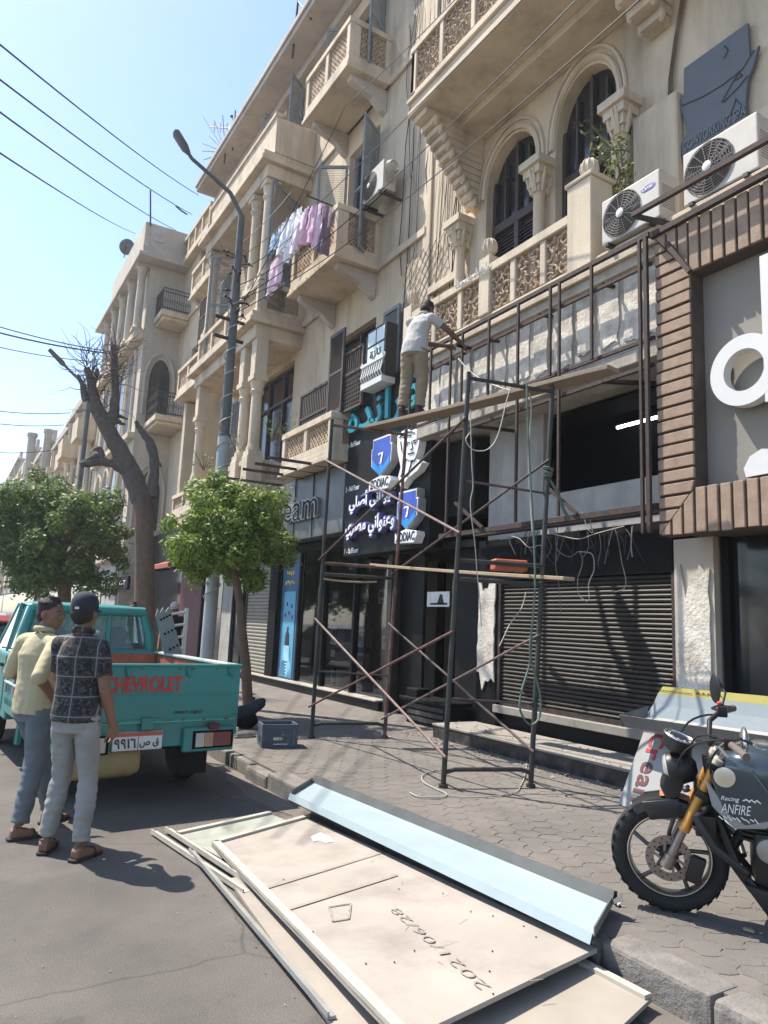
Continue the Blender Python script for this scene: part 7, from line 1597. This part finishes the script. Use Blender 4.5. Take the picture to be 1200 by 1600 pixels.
for k, (a, b, label, mt) in enumerate((((240, 1300), (385, 1395), 'outer cream aluminium trim strip fanned out beside the tan sheet', 'board_edge'), ((262, 1296), (400, 1385), 'inner white trim strip fanned out beside the tan sheet', 'board_edge'), ((300, 1330), (520, 1590), 'long thin edging strip lying along the tan sheet', 'trim_grey'))):
    p0, p1 = W(*a, Z=.02+.008*k), W(*b, Z=.02+.008*k); T = thing('trim_strip', label, 'strip', p0, group='trim strips on the road'); q = MB(); q.bar(p0, p1, .05 if k < 2 else .03, .012); d = (p1-p0).normalized(); n = d.cross(ZU); q.obox((p0+p1)/2+n*.02+ZU*.012, (p1-p0)/2, n*.004, ZU*.012); q.build('profile', mt, T)
# long blue-faced metal tray on the kerb
TR = thing('sign_tray', 'long pale blue metal sign tray lying along the kerb edge', 'tray', (2.85, 5.8, .18))
fl, fr_, nr2, nl = Vector((2.66, 5.72, .175)), Vector((3.0, 6.03, .19)), Vector((3.17, 2.80, .205)), Vector((2.79, 2.57, .20))
q = MB(); rows = 14
for s in range(rows):
    a, b = s/rows, (s+1)/rows; q.poly([fl.lerp(nl, a), fr_.lerp(nr2, a), fr_.lerp(nr2, b), fl.lerp(nl, b)]); q.poly([fl.lerp(nl, a)-ZU*.004, fl.lerp(nl, b)-ZU*.004, fr_.lerp(nr2, b)-ZU*.004, fr_.lerp(nr2, a)-ZU*.004])
q.build('face', 'tray_blue', TR)
q = MB(); rgt = (fr_-fl).normalized()
for s in range(rows):
    a, b = s/rows, (s+1)/rows; w1, w2 = .062+.012*mnoise.noise(Vector((s*.6, 0, 2))), .062+.012*mnoise.noise(Vector((s*.6+.6, 0, 2))); p, r_ = fr_.lerp(nr2, a), fr_.lerp(nr2, b); o_ = Vector((.02, .0, 0))
    q.poly([p, p+ZU*w1+o_, r_+ZU*w2+o_, r_]); q.poly([p+ZU*w1+o_, p+ZU*w1+o_*2.2-ZU*.006, r_+ZU*w2+o_*2.2-ZU*.006, r_+ZU*w2+o_]); q.poly([p+o_*2.2+ZU*(w1-.006), p+o_*2-ZU*.01, r_+o_*2-ZU*.01, r_+o_*2.2+ZU*(w2-.006)])
q.build('back_flange', 'tray_grey', TR)
q = MB(); 
for s in range(rows): a, b = s/rows, (s+1)/rows; p, r_ = fl.lerp(nl, a), fl.lerp(nl, b); q.poly([p, r_, r_+Vector((-.012, 0, .018)), p+Vector((-.012, 0, .018))]); q.poly([p+Vector((-.012, 0, .018)), r_+Vector((-.012, 0, .018)), r_+Vector((-.03, 0, -.03)), p+Vector((-.03, 0, -.03))])
q.build('front_lip', 'tray_blue', TR)
for A, B in ((fl, fr_), (nl, nr2)):
    q = MB(); q.obox((A+B)/2+ZU*.02, (B-A)/2, Vector((0, .004, 0)), ZU*.022)
    if A is nl: q.poly([nr2+ZU*.02, nr2+Vector((.06, -.02, .06)), nr2+Vector((.03, -.05, .03)), nr2+Vector((.05, -.08, .05)), nr2+Vector((-.05, -.02, .01))])
    q.build('end_plate', 'tray_grey', TR)
# ------------------------------------------------------------------ leaning panel and channel sections
mat('panel_white', (.28, .28, .268), .45, var=.06, scale=3, dirt=(.24, .24, .225), dirt_amt=.5, dirt_scale=2); mat('letter_red', (.36, .03, .03), .5); mat('letter_maroon', (.10, .03, .03), .5)
PN = thing('leaning_sign_panel', 'grey-white sign panel with the sideways word Crean leaning beside the motorcycle', 'sign', (5.2, 4.3, KZ))
bl, br = Vector((5.18, 4.50, KZ+.006)), Vector((5.26, 2.7, KZ+.006)); up2 = Vector((.36, -.02, .72)); pn = (br-bl).cross(up2).normalized(); pn = pn if pn.x < 0 else -pn
q = MB(); q.prism([bl, br, br+up2, bl+up2+(br-bl).normalized()*.02], -pn*.012); q.build('panel', 'panel_white', PN)
rr = (br-bl).normalized(); uu = up2.normalized()
def pnl(a, b): return bl+rr*a+uu*b+pn*.002
for ch, mt, b0, hgt in (('-', 'letter_maroon', .705, .02), ('C', 'letter_red', .545, .125), ('r', 'letter_red', .43, .10), ('e', 'letter_maroon', .31, .105), ('a', 'letter_maroon', .185, .11), ('n', 'letter_maroon', .055, .115)):
    q = MB(); ht = .155 if ch == 'C' else .115; text(q, ch, pnl(.10, b0+hgt) if ch != '-' else pnl(.16, .735), -uu, rr, hgt if ch != '-' else .05, ht if ch != '-' else .022, .003, .02); q.build('letter', mt, PN)
CH = thing('sign_channel', 'long white metal channel with a yellow printed edge resting on the leaning panel', 'channel', (5.4, 3.6, .85))
pr = [(5.20, .905), (5.24, .80), (5.46, .895), (5.50, 1.0), (5.515, 1.10), (5.53, 1.165)]; mts = ['panel_grey', 'panel_white', 'panel_blue', 'panel_blue2', 'yellow_edge']
mat('panel_blue', (.22, .25, .265), .45, var=.06); mat('panel_blue2', (.27, .30, .31), .45, var=.06); mat('yellow_edge', (.36, .31, .085), .5, var=.08)
mat('panel_grey', (.15, .14, .125), .6, var=.15); ya, yb = 4.50, 2.3
for i in range(5):
    (xa, za), (xb, zb) = pr[i], pr[i+1]; q = MB(); dd = -.012*i; n = Vector((zb-za, 0, -(xb-xa))).normalized()*.006
    tl_ = .03*(i > 1)
    q.prism([(xa, ya-.12*i*(i > 0)*.35, za), (xb, ya-.12*(i+1)*.35, zb), (xb, yb, zb+.03), (xa, yb, za+.03)], tuple(-n)); q.build('channel_face', mts[i], CH)
q = MB(); q.poly([(5.20, 4.502, .905), (5.24, 4.502, .80), (5.46, 4.40, .895), (5.47, 4.40, .99)]); q.build('channel_end', 'tray_grey', CH)
q = MB()
for k in range(5):
    y = 3.95-.05*k
    q.bar((5.508, y, 1.135), (5.514, y-.018, 1.15), .006, .003, (1, 0, 0)); q.bar((5.514, y-.018, 1.15), (5.508, y-.036, 1.135), .006, .003, (1, 0, 0))
for k in range(14): q.bar((5.508, 4.33-.025*k, 1.132), (5.508, 4.316-.025*k, 1.132), .008, .002, (1, 0, 0))
q.build('edge_print', 'print_black', CH)
# ------------------------------------------------------------------ crate, jacket, cable bundle
mat('crate_blue', (.075, .095, .13), .6, var=.12, scale=8)
cb = W(440, 1168, Z=KZ); CR = thing('plastic_crate', 'blue-grey slotted plastic crate standing on the pavement by the tree', 'crate', (cb.x, cb.y+.14, KZ), R(-12))
hx, hy, hz, t_ = .20, .15, .26, .012
def slots(q, p, u, n, L, H):
    p, u, n = Vector(p), Vector(u), Vector(n)
    def bx(a, b, c, d, th=.006): q.obox(p+u*((a+b)/2)+ZU*((c+d)/2), u*((b-a)/2), n*th, ZU*((d-c)/2))
    bx(0, L, 0, .035); bx(0, L, H-.05, H, .010); bx(0, .03, .035, H-.05, .009); bx(L-.03, L, .035, H-.05, .009); bx(.03, L-.03, H*.45, H*.53)
    m_ = int(L/.022)
    for k in range(1, m_): a = .03+(L-.06)*k/m_; bx(a-.003, a+.003, .035, H*.45) if .25 < k/m_ < .8 else bx(a-.0125, a+.0125, .035, H*.45)
    for k in range(1, m_): a = .03+(L-.06)*k/m_; bx(a-.0125, a+.0125, H*.53, H-.05) if k/m_ < .55 or k/m_ > .8 else bx(a-.004, a+.004, H*.53, H-.05)
for nm, p, u, n, L in (('front_side', (-hx, -hy, 0), (1, 0, 0), (0, 1, 0), 2*hx), ('back_side', (-hx, hy, 0), (1, 0, 0), (0, 1, 0), 2*hx), ('end_side', (-hx, -hy, 0), (0, 1, 0), (1, 0, 0), 2*hy), ('end_side', (hx, -hy, 0), (0, 1, 0), (1, 0, 0), 2*hy)):
    q = MB(); slots(q, p, u, n, L, hz); q.build(nm, 'crate_blue', CR, local=True)
q = MB(); q.box(-hx+.01, hx-.01, -hy+.01, hy-.01, .004, .014); q.build('base', 'crate_blue', CR, local=True)
jb = W(392, 1140, Z=KZ); JK = thing('dark_jacket', 'dark blue jacket rolled up on a black sack beside the crate', 'jacket', (jb.x, jb.y+.1, KZ)); mat('jacket_blue', (.02, .032, .045), .9, var=.2, scale=9)
q = MB(); q.tube([jb+Vector((-.16, .15, .22)), jb+Vector((0, .1, .24)), jb+Vector((.14, .05, .33))], [.07, .085, .075], 14); q.ball(jb+Vector((.14, .05, .33)), .072, .05, .07); q.ball(jb+Vector((-.1, .15, .2)), .11, .1, .1)
me = fused(q, .016, 2, .016, (12, 12, 12), 4); me.transform(ROOTM[JK.name]); me.materials.append(MATS['jacket_blue']); put('jacket', me, None, JK)
q = MB(); q.ball(jb+Vector((-.02, .14, .1)), .15, .12, .12); me = fused(q, .02, 2, .02, (10, 10, 10), 8); me.transform(ROOTM[JK.name]); me.materials.append(MATS['black_plain']); put('sack', me, None, JK)
wb = W(386, 1152, Z=KZ); WB = thing('cable_bundle', 'bundle of white stripped cables lying under the jacket', 'cables', wb); q = MB(); rn = random.Random(8)
for k in range(22): o_ = Vector((rn.uniform(-.02, .02), rn.uniform(-.05, .09), rn.uniform(.008, .06))); q.tube([wb+Vector((-.16, 0, 0))+o_+Vector((rn.uniform(-.04, .03), rn.uniform(-.02, .02), -.0)), wb+o_+Vector((0, rn.uniform(-.01, .02), .015)), wb+Vector((.13, .03, 0))+o_], .006, 5)
q.build('strands', 'cable_white', WB)
# ------------------------------------------------------------------ laundry
mat('cloth_white', (.62, .64, .68), .9, var=.06, scale=5); mat('cloth_pink', (.52, .34, .43), .9, var=.1, scale=6); mat('cloth_rose', (.60, .45, .53), .9, var=.1, scale=6); mat('cloth_blue', (.30, .40, .50), .9, var=.25, scale=14); mat('cloth_plum', (.16, .10, .13), .9, var=.2, scale=10)
def garment(x0, x1, y0, y1, mt, label, X, seed):
    """cloth pegged on a line: hangs from the upper edge in folds"""
    rn = random.Random(seed); a, b = W(x0, y0, X=X), W(x1, y1, X=X); N, M_ = 10, 12; H = rn.uniform(.75, 1.05) if mt != 'cloth_blue' else .5; T = thing('garment', label, 'clothes', a, group='washing on the balcony line'); vs = []; fs = []
    for i in range(M_+1):
        for j in range(N+1):
            p = a.lerp(b, j/N); t = i/M_; f = .05+.09*t
            vs.append(p-ZU*(H*t+.05*t*mnoise.noise(Vector((j*.8, seed, 0))))+Vector((math.sin(j*1.9+seed+t*1.2)*f*.5+.04*mnoise.noise(Vector((j*.5, i*.4, seed)))-.05*t, .03*math.sin(t*3+j), 0)))
    k = len(vs); vs += [v+Vector((.006, 0, 0)) for v in vs]
    for i in range(M_):
        for j in range(N): c = i*(N+1)+j; f = (c, c+1, c+N+2, c+N+1); fs += [f, tuple(k+x for x in reversed(f))]
    q = MB(); q.add(vs, fs); q.build('cloth', mt, T, smooth=80)
lb = [(478, 335, 486, 328, 'cloth_white', 'white shirt on the washing line next to the loggia column'), (487, 330, 497, 326, 'cloth_white', 'second white shirt on the balcony washing line'), (492, 338, 502, 330, 'cloth_rose', 'pale rose garment in the middle of the balcony line'), (500, 330, 510, 326, 'cloth_pink', 'bright pink shirt on the balcony line'), (508, 330, 518, 328, 'cloth_plum', 'dark plum garment at the balcony end of the line')]
for k, (x0_, y0_, x1_, y1_, mt, lab) in enumerate(((424, 372, 440, 352, 'cloth_blue', 'small blue patterned garment at the far end of the washing line'), (440, 352, 458, 332, 'cloth_white', 'white shirt on the washing line next to the blue garment'), (452, 345, 470, 322, 'cloth_white', 'second white shirt hanging behind the pink washing'), (462, 342, 482, 322, 'cloth_rose', 'long rose garment in the middle of the washing line'), (480, 326, 498, 318, 'cloth_pink', 'pink shirt on the washing line near the balcony corner'), (496, 320, 508, 316, 'cloth_rose', 'narrow rose garment next to the plum one'), (504, 322, 518, 324, 'cloth_plum', 'dark plum garment hanging at the balcony corner'), (422, 415, 442, 388, 'cloth_rose', 'long pink sheet hanging lowest on the washing line'))): garment(x0_, x1_, y0_, y1_, mt, lab, 5.45 if k < 7 else 5.6, k)
T = thing('washing_line', 'iron arm and cords carrying the washing off the balcony', 'washing line', W(520, 322, X=5.95)); q = MB(); q.tube([W(520, 322, X=5.95), W(478, 305, X=5.35)], .018, 6); q.tube([W(478, 305, X=5.35), W(424, 372, X=5.45)], .008, 5); q.tube([W(520, 322, X=5.95), W(440, 400, X=5.7)], .008, 5); q.build('cords', 'iron', T)
# ------------------------------------------------------------------ climbing plant on the arched balcony, trellis, plants
VN = thing('climbing_plant', 'yellow-green climbing plant hanging before the right arched window', 'plant', W(975, 305, X=6.4)); rn = random.Random(21); cl = []; st = MB()
for ln in (((960, 300), (968, 270), (962, 235), (940, 215), (925, 195)), ((965, 300), (972, 260), (970, 230), (955, 205)), ((950, 300), (952, 275), (945, 245), (930, 225)), ((975, 300), (978, 280), (974, 262))):
    P = [W(x, y, X=6.45) for x, y in ln]; st.tube(P, .01, 5)
    for p, r_ in zip(P, P[1:]):
        for t in range(3): cl.append((p.lerp(r_, rn.random())+Vector((rn.uniform(-.06, .06), rn.uniform(-.05, .05), 0)), rn.uniform(.06, .12)))
st.build('stem', 'bark_brown', VN); q = MB(); leaves(q, cl, 420, .04, rn); q.build('foliage', 'leaf_vine', VN)
TL = thing('wall_trellis', 'thin diagonal wire trellis on the cream wall left of the arched windows', 'trellis', W(690, 470, X=6.9)); q = MB()
y0_, y1_, z0_, z1_ = 9.9, 11.15, 7.2, 8.6
for k in range(-6, 9):
    for s in (1, -1):
        a, b = y0_+k*.2, z0_; pts = []
        t0 = max(0, (y0_-a)) if s > 0 else max(0, a+1.4-y1_ if False else 0)
        for t in [i*.05 for i in range(60)]:
            yy = a+t if s > 0 else (y1_-k*.2)-t; zz = b+t*1.1
            if y0_ <= yy <= y1_ and z0_ <= zz <= z1_: pts.append((6.93, yy, zz))
        if len(pts) > 1: q.tube([pts[0], pts[-1]], .006, 4)
q.build('wires', 'iron', TL)
for k, (x, y) in enumerate(((372, 715), (318, 735), (425, 690))):
    p = W(x, y, X=5.9); T = thing('dry_plant', ['dry twiggy plant on the loggia edge behind the lamp post', 'dry potted plant on the balcony left of the lamp post', 'thin dry creeper on the loggia column'][k], 'plant', p); rn = random.Random(50+k); q = MB(); cl = []
    for j in range(14): e = p+Vector((rn.gauss(0, .15), rn.gauss(0, .3), rn.uniform(.15, .6))); q.tube([p, p.lerp(e, .5)+Vector((0, rn.gauss(0, .06), .05)), e], [.012, .008, .004], 4); cl.append((e, .09))
    q.build('stem', 'bark_brown', T); q = MB(); leaves(q, cl, 120, .035, rn); q.build('foliage', 'leaf_dusty', T)
# ------------------------------------------------------------------ black furniture in the entrance, rubble, litter
FU = thing('black_cabinet', 'low black cabinet with clutter standing in the dark entrance', 'cabinet', (6.4, 8.9, KZ)); a = W(632, 1075, X=6.35); b = W(700, 1130, X=6.35)
q = MB(); q.box(6.3, 6.7, b.y, a.y-.15, KZ, KZ+.32); q.box(6.25, 6.75, b.y-.05, a.y, KZ+.32, KZ+.38); q.box(6.35, 6.6, a.y-.35, a.y-.05, KZ+.38, KZ+.5); q.build('body', 'black_plain', FU, bevel=.01)
q = MB()
for k in range(3): q.box(6.29, 6.3, b.y+.05, a.y-.2, KZ+.05+.09*k, KZ+.11+.09*k); 
q.build('drawer_front', 'step_black', FU)
rb = MB(); rn = random.Random(17)
for k in range(900):
    y = rn.uniform(3.2, 8.6); x = 5.78-abs(rn.gauss(0, .16))-.02 if rn.random() < .75 else rn.uniform(4.2, 6.4); 
    if rn.random() < .12: x = rn.uniform(5.82, 6.4)
    z = .33 if x > 5.79 and y < 8.15 else KZ; s = abs(rn.gauss(.008, .008))+.004
    d = [Vector((rn.uniform(-1, 1), rn.uniform(-1, 1), rn.uniform(0, 1)))*s for _ in range(5)]; rb.add([Vector((x, y, z+.001))+p for p in d], [(0, 1, 2), (0, 2, 3), (0, 3, 4), (0, 4, 1), (1, 3, 2), (1, 4, 3)])
for k in range(500):
    x, y = rn.uniform(3.1, 6.3), rn.uniform(1.5, 12); s = abs(rn.gauss(.004, .004))+.002
    d = [Vector((rn.uniform(-1, 1), rn.uniform(-1, 1), rn.uniform(0, .6)))*s for _ in range(4)]; rb.add([Vector((x, y, KZ+.003))+p for p in d], [(0, 1, 2), (0, 2, 3), (0, 3, 1), (1, 3, 2)])
for k in range(260):
    x, y = rn.uniform(-.5, 2.8), rn.uniform(1.8, 9); s = abs(rn.gauss(.003, .003))+.002
    d = [Vector((rn.uniform(-1, 1), rn.uniform(-1, 1), rn.uniform(0, .6)))*s for _ in range(4)]; rb.add([Vector((x, y, .003))+p for p in d], [(0, 1, 2), (0, 2, 3), (0, 3, 1), (1, 3, 2)])
o = rb.build('rubble', 'rubble_grey', None); tag(o, 'plaster crumbs and grit scattered along the shop step', 'rubble', kind='stuff')
for k, (x, y, label, mt, w_, l_) in enumerate(((940, 1391, 'white splinter of wood on the pavement before the motorcycle wheel', 'print_white', .015, .11), (965, 1413, 'crumpled white paper scrap under the motorcycle wheel', 'print_white', .03, .04), (608, 1152, 'crumpled pink plastic scrap near the far scaffold leg', 'cloth_pink', .04, .05), (1170, 1455, 'tan cigarette packet flattened near the motorcycle', 'plank_light', .03, .05))):
    p = W(x, y, Z=KZ+.006); q = MB(); a = rn.uniform(0, 3); u = Vector((math.cos(a), math.sin(a), .1)); v = Vector((-math.sin(a), math.cos(a), 0)); q.obox(p+ZU*.006, u*l_/2, v*w_/2, ZU*.005); tag(q.build('litter_scrap', mt, None, bevel=.002), label, 'litter', 'litter on the pavement')
# ------------------------------------------------------------------ dusty summer air
hm = bpy.data.materials.new('haze'); hm.use_nodes = True; hn = hm.node_tree.nodes; hn.remove(hn['Principled BSDF'])
pv = hn.new('ShaderNodeVolumePrincipled'); pv.inputs['Color'].default_value = (.86, .91, 1.0, 1); pv.inputs['Density'].default_value = .0009; pv.inputs['Anisotropy'].default_value = .35
hm.node_tree.links.new(pv.outputs[0], hn['Material Output'].inputs['Volume'])
hz_ = MB(); hz_.box(-260, 260, -130, 430, -1.0, 24.0); tag(hz_.build('haze', hm, None), None, None, kind='stuff')
SC.cycles.volume_bounces = 0
